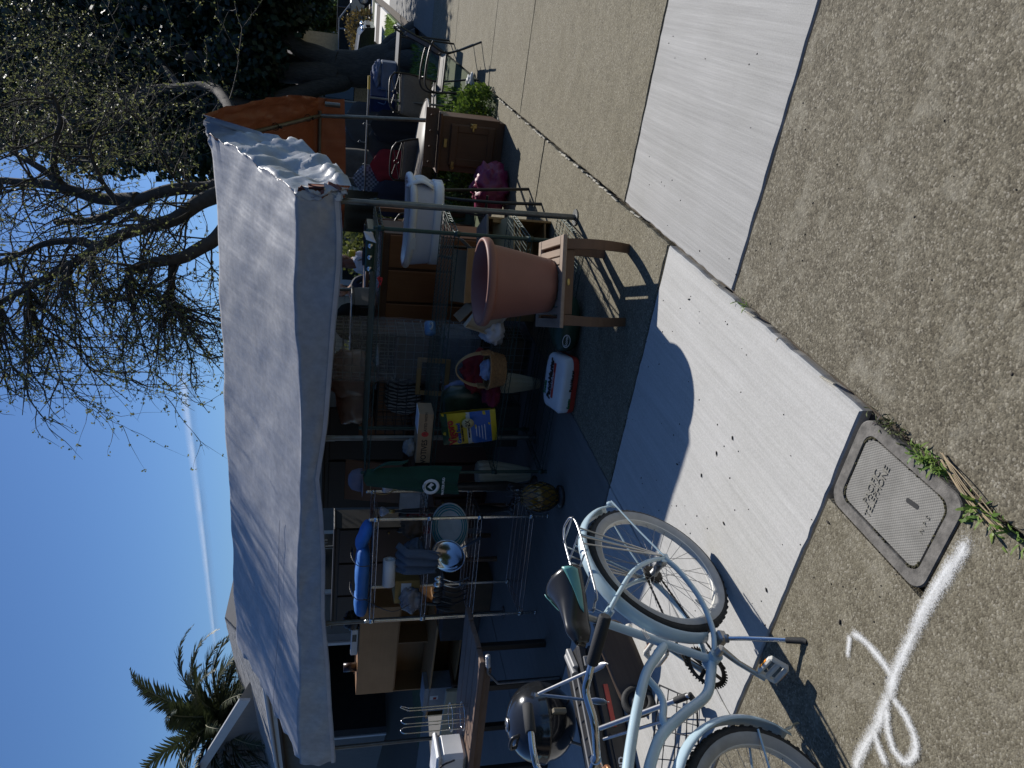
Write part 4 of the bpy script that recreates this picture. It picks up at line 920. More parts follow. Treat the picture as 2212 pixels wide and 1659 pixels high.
cs_ = wire_shelf('wire_shelf', 'chrome wire shelf unit holding pans and cloths beside the bicycle', -4.09, 4.56, radians(10.3), .894, .46, 1.385, (.15, .565, .955, 1.355), M_CHRW)
# ------------------------------------------------------------------ goods on the green shelf
T1, T2, T3 = .94+DZ+.006, .445+DZ+.006, .065+DZ+.006; TT = 1.43+DZ+.006
M_CARD = mat('cardboard', (.30,.20,.115), .85, var=.12, scale=10); M_WICK = mat('wicker', (.30,.155,.055), .6, var=.35, scale=60, bmp=.4, bscale=120)
M_WHITEP = mat('white plastic', (.72,.73,.74), .4, var=.05); M_BLKP = mat('black plastic', (.02,.02,.022), .4, var=.2)
# camp stove on top
p_ = py(800, 530, 4.95)
st = thing('camp_stove', 'dark green camp stove with round knobs on the right end of the top tier', 'camp stove', (p_.x, 4.95, TT))
b = MB(); b.box((0, 0, .03), (.30, .24, .06), bev=.01); b.build('body', mat('dark green enamel', (.02,.055,.04), .3, var=.2), st)
for k in range(4): b = MB(); b.lathe([(.022, 0), (.022, .012), (.016, .02), (0, .022)], 14, m=T(-.12+.08*k, -.121, .03) @ Rx(pi/2) @ Matrix.Diagonal((.8, .8, 1, 1))); b.build('knob', M_CHROME, st)
for k in range(2): b = MB(); b.ring(.06, .006, (-.08+.16*k, 0, .066), 20, 6); b.ring(.03, .004, (-.08+.16*k, 0, .066), 14, 6); b.build('burner', M_BLKP, st)
p_ = py(812, 497, 4.72); b = MB(); b.add([(-.02, 0, 0), (.05, 0, .03), (.06, -.02, .085), (-.005, .01, .065)], [(0, 1, 2, 3)]); tag(b.build('price_card', M_WHITEP, None, solid=.002, loc=(p_.x-.06, 4.70, TT+.0)), 'folded white card beside the camp stove on the top tier', 'card')
# red ribbon tag hanging from the top rail
p_ = py(820, 603, 4.64); t = thing('red_ribbon', 'knotted red ribbon tied to the top tier rail', 'ribbon', (p_.x, 4.635, p_.z)); b = MB()
for k in range(7): b.tube(curve([(0, 0, .01), (random.uniform(-.03, .03), -.01, random.uniform(-.02, .02)), (random.uniform(-.06, .06), -.012, random.uniform(-.035, .02))], 4), .003, 5)
b.build('loops', mat('red ribbon', (.45,.02,.025), .6), t)
# cardboard box with open flaps
p_ = gz(1035, 590, .75); cb_ = thing('cardboard_box', 'open cardboard box with raised flaps under the second tier', 'box', (-1.90, 5.02, T2), .25)
for nm, c, d, r in (('side', (0, -.15, .13), (.40, .006, .26), None), ('side', (0, .15, .13), (.40, .006, .26), None), ('side', (-.20, 0, .13), (.006, .30, .26), None), ('side', (.20, 0, .13), (.006, .30, .26), None), ('bottom', (0, 0, .004), (.40, .30, .006), None), ('flap', (.05, -.20, .31), (.38, .005, .14), (.8, 0, 0)), ('flap', (.245, 0, .315), (.005, .29, .14), (0, .7, 0)), ('flap', (-.24, 0, .31), (.005, .29, .14), (0, -.8, 0)), ('flap', (0, .19, .32), (.39, .005, .14), (-.6, 0, 0))):
    b = MB(); b.box(c, d, r); b.build(nm, M_CARD, cb_)
# mug lying on tier two
p_ = gz(942, 722, T1); mg = thing('mug', 'small blue mug lying on the second tier', 'mug', (p_.x, min(p_.y, 5.1), T1), .8); b = MB(); b.lathe([(0, .0), (.038, .0), (.042, .01), (.042, .09), (.038, .09), (.037, .012), (0, .01)], 20, m=T(0, 0, .043) @ Ry(pi/2)); b.build('cup', mat('blue glaze', (.10,.20,.34), .25, var=.2), mg); b = MB(); b.ring(.024, .006, n=16, k=6, m=T(.045, -.055, .043) @ Rx(.3)); b.build('handle', mat('cream glaze', (.5,.48,.42), .3), mg)
# candle carton with crumpled paper
p_ = py(920, 950, 4.74); cbx = thing('carton', 'brown carton lettered VOTIVES with torn paper at the left end of tier two', 'carton', (-3.06, 4.76, T1), .06)
b = MB(); b.box((0, 0, .055), (.42, .19, .11), bev=.003); cbb = b.build('body', M_CARD, cbx)
b = MB(); b.box((.13, -.01, .1115), (.17, .17, .003)); b.build('white_label', M_WHITEP, cbx)
M_INK = mat('dark ink', (.03,.02,.015), .8); M_REDI = mat('red ink', (.40,.03,.025), .7)
lettering('VOTIVES', .06, M_INK, cbb, T(-.11, -.0958, .052) @ Rx(pi/2), sx=.9, bold=.001)
lettering('PLAYED WITH', .03, M_INK, cbb, T(.13, -.0958, .055) @ Rx(pi/2))
b = MB(); b.prism([(.022*cos(k*.524), .028*sin(k*.524)) for k in range(12)], 0, .001, m=T(.04, -.0952, .055) @ Rx(pi/2)); b.build('round_print', M_REDI, cbb)
b = heap(.13, .12, .09, 5); b.build('paper_wad', cloth_mat('crumpled paper', (.20,.20,.20)), cbx, loc=(-.13, .0, .112)); 
# seed bag
sb = thing('seed_bag', 'yellow and blue grass seed bag leaning at the left end of tier three', 'seed bag', (-2.95, 4.72, T2), 0.0, rot=(radians(-6), radians(-12), radians(-4)))
M_YEL = mat('yellow foil', (.55,.40,.02), .35, var=.12, scale=14, bmp=.3, bscale=18); M_BLUEF = mat('blue foil', (.02,.10,.36), .35, var=.15, scale=14, bmp=.3, bscale=18); M_DGRN = mat('dark green foil', (.02,.06,.025), .35, var=.2, bmp=.3, bscale=18)
def bagf(u, v, off=0.0):
    x = (u-.5)*.30; z = v*.42; th_ = .05*(sin(pi*min(1, max(0, .04+u*.92))))**.6*(sin(pi*(.10+.84*v)))**.5; return (x+.006*noise.noise(V((v*9, u*3, 1))), -th_-off+.006*noise.noise(V((u*7, v*9, 3))), z)
def bagp(v0, v1, u0=0., u1=1., off=0.0): b = MB(); b.grid(lambda u, v: bagf(u0+(u1-u0)*u, v0+(v1-v0)*v, off), 14, 12); return b
b = bagp(0, 1); b.build('front', M_YEL, sb); b = MB(); b.grid(lambda u, v: tuple(V(bagf(1-u, v))*1.0+V((0, -2*bagf(1-u, v)[1], 0))), 14, 12); b.build('back', M_YEL, sb)
b = bagp(.10, .47, .0, 1, .001); b.build('blue_panel', M_BLUEF, sb); b = bagp(.88, 1.0, 0, 1, .001); b.build('top_band', M_DGRN, sb); b = bagp(.47, .54, .0, 1., .0015); b.build('silver_band', mat('grey print', (.5,.5,.48), .4), sb)
lettering('Vigoro', .088, M_REDI, sb, T(-.005, -.054, .345) @ Rx(pi/2+.28) @ Rz(.08), depth=.003, bold=.002, shear=.2, sx=.95)
lettering('Grass Seed', .042, mat('blue ink', (.02,.08,.30), .6), sb, T(-.01, -.059, .290) @ Rx(pi/2+.1), depth=.003, bold=.001); lettering('SUN & SHADE MIX', .02, M_INK, sb, T(-.01, -.061, .262) @ Rx(pi/2+.05), depth=.003)
lettering('WORKS FASTER', .017, M_INK, sb, T(0, -.0615, .212) @ Rx(pi/2), depth=.003)
b = MB(); b.lathe([(0, .002), (.046, .002), (.046, 0)], 24, m=T(.08, -.0615, .215) @ Rx(pi/2)); rd = b.build('round_seal', mat('tan print', (.5,.42,.22), .5), sb); lettering('2X', .05, M_INK, rd, T(.08, -.0638, .215) @ Rx(pi/2), depth=.001, bold=.001)
b = MB()
for k in range(4): b.box((-.02+.005*k, -.0605, .09+.022*k), (.15-.02*k, .003, .004))
b.build('small_print', M_WHITEP, sb)
# dark potting bag behind it
b = pillow(.30, .16, .40, p=3, seed=3); tag(b.build('soil_bag', mat('black printed plastic', (.03,.05,.03), .35, var=.5, scale=14), None, loc=(-2.93, 5.0, T2+.20)), 'dark green and black bag standing behind the yellow seed bag', 'bag')
# wicker basket
bw = thing('wicker_basket', 'brown wicker basket with arched handle on the third tier', 'basket', (-2.49, 4.74, T2)); b = MB()
for k in range(11):
    r = .108+.0028*k+(.004 if k == 10 else 0); z = .008+.0105*k
    b.tube([((r+.0035*(1 if (i+k) % 2 else -1))*cos(2*pi*i/40), (r+.0035*(1 if (i+k) % 2 else -1))*sin(2*pi*i/40), z) for i in range(40)], .0058, 5, closed=True)
b.lathe([(0, .004), (.108, .004), (.108, .010), (0, .010)], 24); b.ring(.142, .009, (0, 0, .125), 40, 8); b.build('bowl', M_WICK, bw)
for o_ in (-.018, 0, .018): b = MB(); b.tube(curve([(-.140, o_, .10), (-.125, o_*.9, .24), (-.07, o_*.5, .33), (0, o_*.3, .36), (.07, o_*.5, .33), (.125, o_*.9, .24), (.140, o_, .10)], 6), .0045, 6); b.build('handle_cane', mat('pale cane', (.42,.27,.12), .5, var=.15), bw)
for sg in (-1, 1): b = MB(); b.box((sg*.136, 0, .155), (.018, .065, .07), bev=.006); b.build('handle_wrap', M_WICK, bw)
b = heap(.17, .15, .10, 8); b.build('cloth_filling', cloth_mat('pale blue lace', (.30,.34,.48)), bw, loc=(0, 0, .08))
# clothes piled behind the basket
for nm, lab, x, y, w, d, h, c, sd_ in (('red_jumper', 'crumpled dark red jumper on the third tier behind the basket', -2.66, 4.98, .36, .34, .25, (.20,.012,.014), 1), ('lilac_sheet', 'pale lilac cloth folded over the pile of clothes', -2.92, 5.08, .34, .24, .33, (.26,.28,.42), 2), ('white_cloth', 'white rag on the third tier beside the beige tray', -2.26, 4.93, .20, .20, .17, (.62,.62,.64), 3), ('maroon_cloth', 'maroon fabric by the seed bag on the third tier', -2.72, 4.78, .20, .16, .13, (.14,.01,.03), 4)):
    b = heap(w, d, h, sd_*3.1, rough=.34); tag(b.build(nm, cloth_mat(nm, c), None, loc=(x, y, T2)), lab, 'clothes')
# beige tray leaning
bt = thing('beige_tray', 'beige plastic tray leaning behind the pot on the third tier', 'tray', (-2.13, 4.90, T2+.012), -.1, rot=(radians(24), radians(30), -.1))
b = MB(); b.box((0, 0, .15), (.34, .010, .30), bev=.004); b.build('panel', mat('beige plastic', (.46,.40,.31), .5, var=.08), bt)
for c, d in (((0, -.012, .005), (.34, .03, .012)), ((0, -.012, .30), (.34, .03, .012)), ((-.17, -.012, .15), (.012, .03, .30)), ((.17, -.012, .15), (.012, .03, .30))): b = MB(); b.box(c, d, bev=.004); b.build('lip', mat('beige plastic', (.46,.40,.31)), bt)
# things standing under and behind the shelf
M_OAK = wood('honey oak', (.24,.125,.035), (.38,.22,.075), 6, 0); M_BRWN = wood('brown veneer', (.105,.048,.024), (.165,.08,.04), 5, 2)
ns = thing('nightstand', 'tan wooden nightstand drawer with round knob under the green shelf', 'nightstand', (-2.22, 5.62, DZ), 0)
b = MB(); b.box((0, .2, .26), (.52, .40, .50), bev=.005); b.build('body', wood('tan wood', (.20,.12,.05), (.28,.18,.08), 6, 0), ns); b = MB(); b.box((0, -.008, .38), (.48, .02, .20), bev=.006); dr = b.build('drawer', wood('tan wood', (.20,.12,.05), (.28,.18,.08)), ns); b = MB(); b.ball((0, -.03, .38), .016, 10, 8); b.build('knob', M_CREAM, dr)
def ribbed(name, label, x, y, s, rz=0):
    t = thing(name, label, 'vase', (x, y, DZ), rz); b = MB(); N = 48; prof = [(.030, 0), (.034, .02), (.050, .10), (.062, .18), (.066, .24), (.062, .27), (.055, .275)]
    vs = []; K = len(prof)
    for r, z in prof:
        for j in range(N): a = 2*pi*j/N; q = r*(1+.05*(1 if j % 4 < 2 else -1)); vs.append((q*cos(a)*s, q*sin(a)*s, z*s))
    b.add(vs, [(i*N+j, i*N+(j+1) % N, (i+1)*N+(j+1) % N, (i+1)*N+j) for i in range(K-1) for j in range(N)] + [tuple(range((K-1)*N, K*N))], True); b.build('body', mat('cream ceramic', (.42,.38,.28), .4, var=.1), t); return t
ribbed('ribbed_vase', 'cream ribbed ceramic vase on the ground beside the fertiliser bag', -2.86, 5.22, 1.25); ribbed('ribbed_vase', 'cream ribbed vase standing behind the amber jar', -3.66, 5.05, 1.7)
# fertiliser bags
fb = thing('fertiliser_bag', 'white and red fertiliser bag lying on the ground before the green shelf', 'bag', (-2.44, 4.50, DZ), 0, rot=(radians(14), 0, radians(10)))
b = pillow(.42, .27, .15, m=T(0, 0, .085), p=5, seed=2, nz=.04); b.build('bag', mat('white glossy bag', (.68,.69,.70), .35, var=.06, bmp=.2, bscale=14), fb)
b = pillow(.425, .275, .156, m=T(0, 0, .082), p=5, seed=2, nz=.04)
b.f = [f for f in b.f if .034 <= sum(b.v[i][2] for i in f)/4 < .060]; b.sm = [True]*len(b.f); b.build('red_band', mat('red print', (.42,.05,.035), .4), fb)
b = pillow(.424, .274, .157, m=T(0, 0, .080), p=5, seed=2, nz=.04); b.f = [f for f in b.f if sum(b.v[i][2] for i in f)/4 < .034]; b.sm = [True]*len(b.f); b.build('green_base', M_DGRN, fb)
lettering('PatchMaster', .060, M_INK, fb, T(.02, .03, .163), depth=.003, shear=.25, bold=.0012); lettering('Scotts', .04, mat('green print', (.02,.14,.05), .5), fb, T(-.06, .09, .160), depth=.003, bold=.001)
b = MB(); b.box((.02, -.012, .1625), (.26, .022, .004)); rb = b.build('red_stripe', mat('red print', (.42,.05,.035)), fb); lettering('ALL-IN-ONE MIX', .016, M_WHITEP, rb, T(.02, -.012, .1648), depth=.0008)
lettering('PatchMaster', .032, M_INK, fb, T(.05, -.1365, .085) @ Rx(pi/2), depth=.004, bold=.0006); lettering('Scotts', .03, mat('green print', (.02,.14,.05)), fb, T(-.12, -.1365, .088) @ Rx(pi/2), depth=.004, bold=.0006)
gb = thing('lawn_bag', 'dark green lawn food bag slumped behind the white bag', 'bag', (-2.03, 4.60, DZ), radians(12))
b = pillow(.40, .24, .19, m=T(0, 0, .095), p=2.8, seed=6, nz=.09); b.build('bag', mat('dark green bag', (.022,.05,.03), .4, var=.2, bmp=.3, bscale=12), gb); b = MB(); b.ring(.034, .003, n=24, k=5, m=T(-.10, -.120, .11) @ Rx(pi/2) @ Matrix.Diagonal((1.3, .8, 1, 1))); b.build('oval_ring', M_WHITEP, gb); lettering('Scotts', .03, M_WHITEP, gb, T(-.10, -.121, .11) @ Rx(pi/2), depth=.003)
# tall brown panelled cabinet behind the shelf
p0, p1 = py(830, 503, 7.1), py(832, 722, 7.1)
wc = thing('wardrobe_cabinet', 'brown wooden cabinet with three flat doors behind the green shelf', 'cabinet', ((p0.x+p1.x)/2, 7.1, DZ)); wL = p0.x-p1.x; wH = p0.z
b = MB(); b.box((0, .22, wH/2), (wL, .42, wH-.02), bev=.004); b.build('carcass', M_BRWN, wc)
for k in range(3): b = MB(); b.box((-wL/2+wL*(k+.5)/3, .0, wH*.5), (wL/3-.03, .02, wH-.14), bev=.005); b.build('door', wood('amber veneer', (.20,.075,.022), (.30,.125,.045), 5, 2), wc)
b = MB(); b.box((0, .2, wH), (wL+.04, .46, .025), bev=.004); b.build('top', M_BRWN, wc)
p_ = py(832, 545, 7.2); b = MB(); b.box((0, 0, .05), (.30, .20, .09), bev=.012); cl_ = b.build('clear_tray', mat('clear plastic', (.55,.58,.6), .1, alpha=.35), None, loc=(p_.x, 7.25, wH+.025)); tag(cl_, 'clear plastic food tray on top of the brown cabinet', 'tray')
# ================================================================== right side of the sale
# bassinet on its stand
bn = thing('bassinet', 'white oval mesh bassinet on a stand behind the green shelf', 'bassinet', (-1.86, 6.24, DZ), 0)
def stad(t, L, W):       # stadium outline
    a = 2*pi*t; c, s_ = cos(a), sin(a); e = 2/3.2; return ((abs(c)**e)*(1 if c >= 0 else -1)*L/2, (abs(s_)**e)*(1 if s_ >= 0 else -1)*W/2)
M_BWHT = mat('white quilted fabric', (.82,.82,.83), .8, var=.05, scale=6, bmp=.35, bscale=18); M_MESH = mat('sheer white mesh', (.78,.78,.84), .7, var=.05, alpha=.72)  # quilted white raised to make up for sun that misses the bassinet
BZ0, BZ1 = .815, 1.075
b = MB(); b.tube([(*stad(i/48, .74, .44), BZ1+.012*sin(4*pi*i/48+1)) for i in range(48)], .030, 10, closed=True); b.build('padded_rim', M_BWHT, bn)
b = MB(); b.grid(lambda u, v: (*stad(u, .74-.05*(1-v), .44-.05*(1-v)), BZ0+.06+(BZ1-BZ0-.06)*v), 48, 6); b.build('mesh_wall', M_MESH, bn, solid=.003)
b = MB(); b.grid(lambda u, v: (*[k*(1-v*.99) for k in stad(u, .69, .39)], BZ0+.045*(1-min(1, v*4))+.004*sin(u*60)*(v < .1)), 48, 8); b.grid(lambda u, v: (*stad(u, .70, .40), BZ0+.075*v+.003*noise.noise(V((u*40, v*5, 0)))), 48, 3); b.build('base_tub', M_BWHT, bn, solid=.012)
b = pillow(.62, .34, .05, m=T(0, 0, BZ0+.07), p=3); b.build('mattress', M_BWHT, bn)
b = MB(); b.grid(lambda u, v: (.34+.05*sin(pi*v)-.02+.02*sin(u*9), -.17+.20*u, BZ1+.035-.20*v+.01*sin(u*14)), 8, 8); b.build('draped_cloth', M_BWHT, bn, solid=.01)
b = MB(); b.box((-.12, -.246, BZ1-.02), (.10, .003, .05)); b.build('label_card', M_WHITEP, bn)
M_DFR = mat('dark bronze frame', (.035,.032,.030), .4, .4, var=.2)
for sg in (-1, 1): b = MB(); b.tube(curve([(sg*.30, -.24, .0), (sg*.27, -.20, .40), (sg*.25, -.10, BZ0+.03), (sg*.25, .10, BZ0+.03), (sg*.27, .20, .40), (sg*.30, .24, .0)], 5), .014, 8); b.build('leg_hoop', M_DFR, bn)
b = MB(); b.tube([(-.27, 0, .42), (.27, 0, .42)], .012, 8); b.build('crossbar', M_DFR, bn)
# drawerless oak chest
oc = thing('oak_chest', 'small honey oak chest with empty drawer openings in the sun behind the shelf', 'chest', (-1.78, 5.52, DZ), radians(34))
for nm, c, d, m_ in (('side', (-.21, .17, .26), (.018, .34, .52), M_OAK), ('side', (.21, .17, .26), (.018, .34, .52), M_OAK), ('back', (0, .335, .26), (.40, .012, .50), M_OAK), ('bottom', (0, .17, .05), (.40, .33, .016), M_OAK), ('divider', (0, .17, .26), (.40, .33, .016), M_OAK)): b = MB(); b.box(c, d, bev=.002); b.build(nm, m_, oc)
b = MB(); b.box((0, .17, .53), (.46, .38, .022), bev=.004); b.build('top', wood('greyed board', (.14,.13,.125), (.22,.205,.195), 5, 0), oc)
b = MB(); b.box((.0, -.02, .40), (.40, .30, .012), (.35, 0, 0)); b.build('loose_board', wood('pale board', (.42,.30,.14), (.55,.42,.22), 5, 0), oc)
for sg in (-1, 1): b = MB(); b.box((sg*.19, .02, .37), (.03, .02, .22), (.1, 0, 0)); b.build('rail', M_OAK, oc)
# icebox cabinet
M_DOAK = wood('dark oak', (.065,.026,.010), (.14,.062,.026), 7, 0); M_DOAKV = wood('dark oak upright', (.065,.026,.010), (.14,.062,.026), 7, 2); M_BRASS = mat('antique brass', (.42,.30,.12), .35, .9, var=.2, scale=30)
ib = thing('icebox_cabinet', 'dark oak icebox cabinet with brass latch and hinges at the sidewalk edge', 'cabinet', (-1.49, 7.77, DZ), radians(3))
IW, ID, IH = .545, .42, .655
b = MB(); b.box((0, ID/2+.012, .05+(IH-.05)/2), (IW, ID, IH-.05), bev=.006); b.build('body', M_DOAKV, ib)
b = MB(); b.box((0, ID/2, .03), (IW-.03, ID-.02, .06), bev=.003); b.build('plinth', M_DOAK, ib)
b = MB(); b.box((0, ID/2, IH+.006), (IW+.05, ID+.05, .024), bev=.006); b.build('top', M_DOAK, ib)
dr = MB(); dr.box((0, .0, .325), (IW-.13, .022, .46), bev=.006); dr = dr.build('door', M_DOAKV, ib)
for c, d, m_ in (((0, -.016, .515), (IW-.15, .014, .07), M_DOAK), ((0, -.016, .135), (IW-.15, .014, .07), M_DOAK), ((-.165, -.016, .325), (.07, .014, .31), M_DOAKV), ((.165, -.016, .325), (.07, .014, .31), M_DOAKV)): b = MB(); b.box(c, d, bev=.004); b.build('door_frame', m_, dr)
for z in (.515, .135): b = MB(); b.lathe([(.0, 0), (.030, 0), (.022, .006), (.026, .010), (.012, .014), (0, .015)], 8, m=T(-.215, -.012, z) @ Rx(pi/2) @ Matrix.Diagonal((1.2, .8, 1, 1))); b.box((-.19, -.026, z), (.05, .004, .028), bev=.001); b.build('hinge', M_BRASS, ib)
b = MB(); b.box((.205, -.03, .33), (.045, .012, .07), bev=.005); b.box((.175, -.038, .33), (.05, .010, .022), bev=.004); b.lathe([(.012, 0), (.015, .012), (.009, .03)], 10, m=T(.215, -.034, .345) @ Rx(pi/2)); b.build('latch', M_BRASS, ib)
b = MB(); b.box((.01, -.004, .600), (.085, .008, .035), bev=.003); b.build('name_plate', M_BRASS, ib)
cr_ = thing('coat_rack', 'wooden coat rack board with four pegs lying on top of the icebox', 'coat rack', (-1.46, 7.86, DZ+IH+.02), radians(4), rot=(radians(-4), 0, radians(4)))
M_RDW = wood('red brown wood', (.10,.045,.022), (.17,.085,.045), 6, 0)
b = MB(); b.box((0, 0, .065), (.59, .022, .13), bev=.006); b.build('board', M_RDW, cr_)
for k in range(4): b = MB(); b.lathe([(.009, 0), (.006, .02), (.006, .05), (.011, .055), (.011, .062), (0, .066)], 10, m=T(-.23+.153*k, -.008, .085) @ Rx(pi/2+.2)); b.build('peg', M_RDW, cr_)
b = heap(.50, .36, .36, 17, rough=.30); tag(b.build('magenta_bag', mat('magenta nylon', (.20,.018,.065), .45, var=.15, scale=8, bmp=.4, bscale=14), None, loc=(-1.80, 7.34, DZ)), 'slumped magenta cloth bag on the ground before the icebox', 'bag')
b = MB(); b.tube(curve([(0, 0, .01), (.02, .03, .05), (.05, .02, .09), (.09, -.01, .07)], 5), [.018]*6+[.02]*6+[.012]*4, 8); b.ball((.0, 0, .018), (.03, .022, .016), 10, 6); tag(b.build('white_tap_part', M_WHITEP, None, loc=(-2.02, 6.82, DZ)), 'small white plastic fitting lying by the magenta bag', 'plastic part')
# ------------------------------------------------------------------ patio chairs
M_SLING = mat('grey sling mesh', (.16,.145,.13), .7, var=.15, scale=40, bmp=.2, bscale=300)
def sling_chair(label, loc, rz, tilt=0):
    t = thing('patio_chair', label, 'chair', loc, rz, 'bronze patio sling chairs', rot=(tilt, 0, rz))
    W_, sz = .54, .43
    for sg in (-1, 1):
        x = sg*W_/2
        b = MB(); b.tube(curve([(x*1.08, -.27, 0), (x*1.04, -.25, .25), (x*1.02, -.27, .52), (x*1.04, -.20, .64), (x*1.06, -.02, .65), (x*1.06, .20, .62), (x, .30, .58)], 5), .0125, 8); b.build('front_leg', M_DFR, t)
        b = MB(); b.tube(curve([(x*1.05, .36, 0), (x*1.0, .24, .25), (x, .19, .44), (x, .27, .62), (x, .33, .80), (x*.9, .40, .97)], 5), .0125, 8); b.build('back_leg', M_DFR, t)
        b = MB(); b.tube([(x, -.25, sz), (x, .20, sz-.02)], .011, 8); b.build('seat_rail', M_DFR, t)
    b = MB(); b.tube(curve([(W_*.45, .40, .97), (W_*.30, .42, 1.02), (0, .425, 1.03), (-W_*.30, .42, 1.02), (-W_*.45, .40, .97)], 5), .0125, 8); b.ring(.032, .006, n=18, k=6, m=T(0, .405, .955) @ Rx(pi/2-.3))
    for sg in (-1, 1): b.tube([(sg*.032, .405, .955), (sg*W_*.46, .36, .90)], .006, 6); b.tube([(sg*.028, .405, .965), (sg*W_*.36, .42, 1.01)], .006, 6)
    b.tube([(-W_/2, .365, .89), (W_/2, .365, .89)], .009, 6); b.build('back_arch', M_DFR, t)
    b = MB(); b.grid(lambda u, v: ((u-.5)*W_*.97, .195+.165*v-.02*sin(pi*u)*0+.012*sin(pi*v), .46+.42*v), 6, 8); b.build('back_sling', M_SLING, t, solid=.004)
    b = MB(); b.grid(lambda u, v: ((u-.5)*W_*.97, -.24+.43*v, sz-.02*v-.018*sin(pi*u)), 6, 6); b.build('seat_sling', M_SLING, t, solid=.004)
    for y in (-.25, .20): b = MB(); b.tube([(-W_/2, y, sz), (W_/2, y, sz)], .010, 6); b.build('crossbar', M_DFR, t)
    return t
ch0 = sling_chair('bronze patio chair sideways on the sidewalk edge nearest the big tree', (-1.02, 9.95, .0), radians(-82))
GR = 'bronze patio sling chairs'
copy_thing(ch0, 'bronze patio chair directly behind the icebox and round table', (-1.98, 9.75, 0), radians(168), GR)
copy_thing(ch0, 'bronze patio chair at the blue tote beside the round table', (-1.55, 10.6, 0), radians(205), GR)
copy_thing(ch0, 'bronze patio chair next to the white bassinet under the red garment', (-2.62, 8.7, 0), radians(176), GR)
rt = thing('round_table', 'round patio table with metal rim tilted behind the icebox', 'table', (-1.78, 9.15, 0), 0)
b = MB(); b.lathe([(0, -.008), (.50, -.008), (.50, .006), (0, .006)], 48, m=T(0, 0, .70) @ Ry(radians(5))); b.build('top', wood('grey-brown table wood', (.10,.085,.07), (.19,.16,.13), 5, 0), rt)
b = MB(); b.ring(.507, .013, n=48, k=8, m=T(0, 0, .70) @ Ry(radians(5))); b.build('rim', mat('bronze rim', (.20,.18,.16), .3, .8), rt)
for k in range(4): a = pi/4+pi/2*k; b = MB(); b.tube(curve([(.40*cos(a), .40*sin(a), 0), (.20*cos(a), .20*sin(a), .30), (.16*cos(a), .16*sin(a), .5), (.28*cos(a), .28*sin(a), .68)], 5), .014, 8); b.build('leg', M_DFR, rt)
# ------------------------------------------------------------------ garment rail
A_, B_ = py(792, 192, 10.3), py(792, 400, 10.3); GZ = (A_.z+B_.z)/2
gr = thing('garment_rail', 'grey pipe garment rail with clothes under the rear of the canopy', 'garment rail', ((A_.x+B_.x)/2, 10.3, 0)); gl = (A_.x-B_.x)/2
b = MB(); b.tube([(-gl-.25, 0, GZ), (gl, 0, GZ)], .014, 8); b.build('rail', M_PIPE, gr)
for sg in (-1, 1): b = MB(); b.tube([(sg*gl-.1, 0, 0), (sg*gl-.1, 0, GZ)], .014, 8); b.tube([(sg*gl-.1, -.25, .02), (sg*gl-.1, .25, .02)], .014, 8); b.build('upright', M_PIPE, gr)
b = MB(); b.tube([(gl, 0, GZ), (gl+.16, 0, GZ+.004)], .017, 8); b.build('yellow_end', mat('yellow tape', (.55,.36,.05), .5), gr)
def garment(name, label, x, y, zt, w, h, c, seed, rz=0, group=None, m=None):
    t = thing(name, label, 'garment', (x, y, 0), rz, group); b = MB()
    def f(u, v, sgn):
        sh = min(1, .45+v*5); xx = (u-.5)*w*sh; fold = .022*sin(u*17+seed)*v+.012*sin(u*31+seed*2)*v; th_ = .045*(1-abs(2*u-1)**3)
        return (xx, sgn*(th_)+fold, zt-.05*abs(2*u-1)*(1-min(1, v*6)*.3)-h*v)
    b.grid(lambda u, v: f(u, v, -1), 16, 12); b.grid(lambda u, v: f(1-u, v, 1), 16, 12); b.build('cloth', m or cloth_mat('cloth '+name, c), t)
    b = MB(); b.tube(curve([(0, 0, zt+.0), (0, 0, zt+.05), (.02, 0, zt+.075), (0, 0, zt+.095), (-.012, 0, zt+.08)], 4), .003, 5); b.build('hanger_hook', M_STEEL, t); return t
zc = GZ-.09
def gx(yy): return py(792, yy, 10.3).x
garment('red_garment', 'dark red garment hanging from the rail above the small chair', gx(355), 10.28, zc+.03, .46, .75, (.17,.008,.014), 1)
garment('black_garment', 'black garment hanging at the right of the rail', gx(268), 10.28, zc+.05, .42, .70, (.008,.008,.011), 2)
garment('charcoal_jacket', 'charcoal jacket between the black and the red garment', gx(310), 10.38, zc+.1, .50, .95, (.028,.03,.032), 3)
m_, nt, bs = nodes_of('plaid cloth'); wv = nt.nodes.new('ShaderNodeTexChecker'); wv.inputs['Scale'].default_value = 34; tc = nt.nodes.new('ShaderNodeTexCoord'); nt.links.new(tc.outputs['Object'], wv.inputs[0]); wv.inputs[1].default_value = (.05,.06,.08,1); wv.inputs[2].default_value = (.20,.22,.26,1); nt.links.new(wv.outputs[0], bs.inputs[0]); bs.inputs['Roughness'].default_value = .9
garment('plaid_shirt', 'grey plaid shirt left of the red garment', gx(392), 10.42, zc+.25, .40, .8, None, 4, m=m_)
garment('navy_coat', 'navy coat at the left end of the rail', gx(405)-.1, 10.2, zc+.02, .5, 1.0, (.012,.015,.03), 5)
A2 = py(752, 330, 8.05); 
for k, (yy, c, lab) in enumerate(((262, (.05,.055,.06), 'grey sweater under the orange tarp edge at the right'), (300, (.035,.04,.042), 'dark grey coat hung below the orange tarp flap'), (338, (.06,.065,.06), 'olive grey jacket hung below the orange tarp flap'), (372, (.02,.025,.04), 'dark blue shirt hung near the front pole'))):
    p_ = py(752, yy, 12.2); garment('hanging_coat', lab, p_.x, 12.2+.1*k, 1.55, 0.62, .95+.05*k, c, 7+k, group='coats under the rear tarp edge')
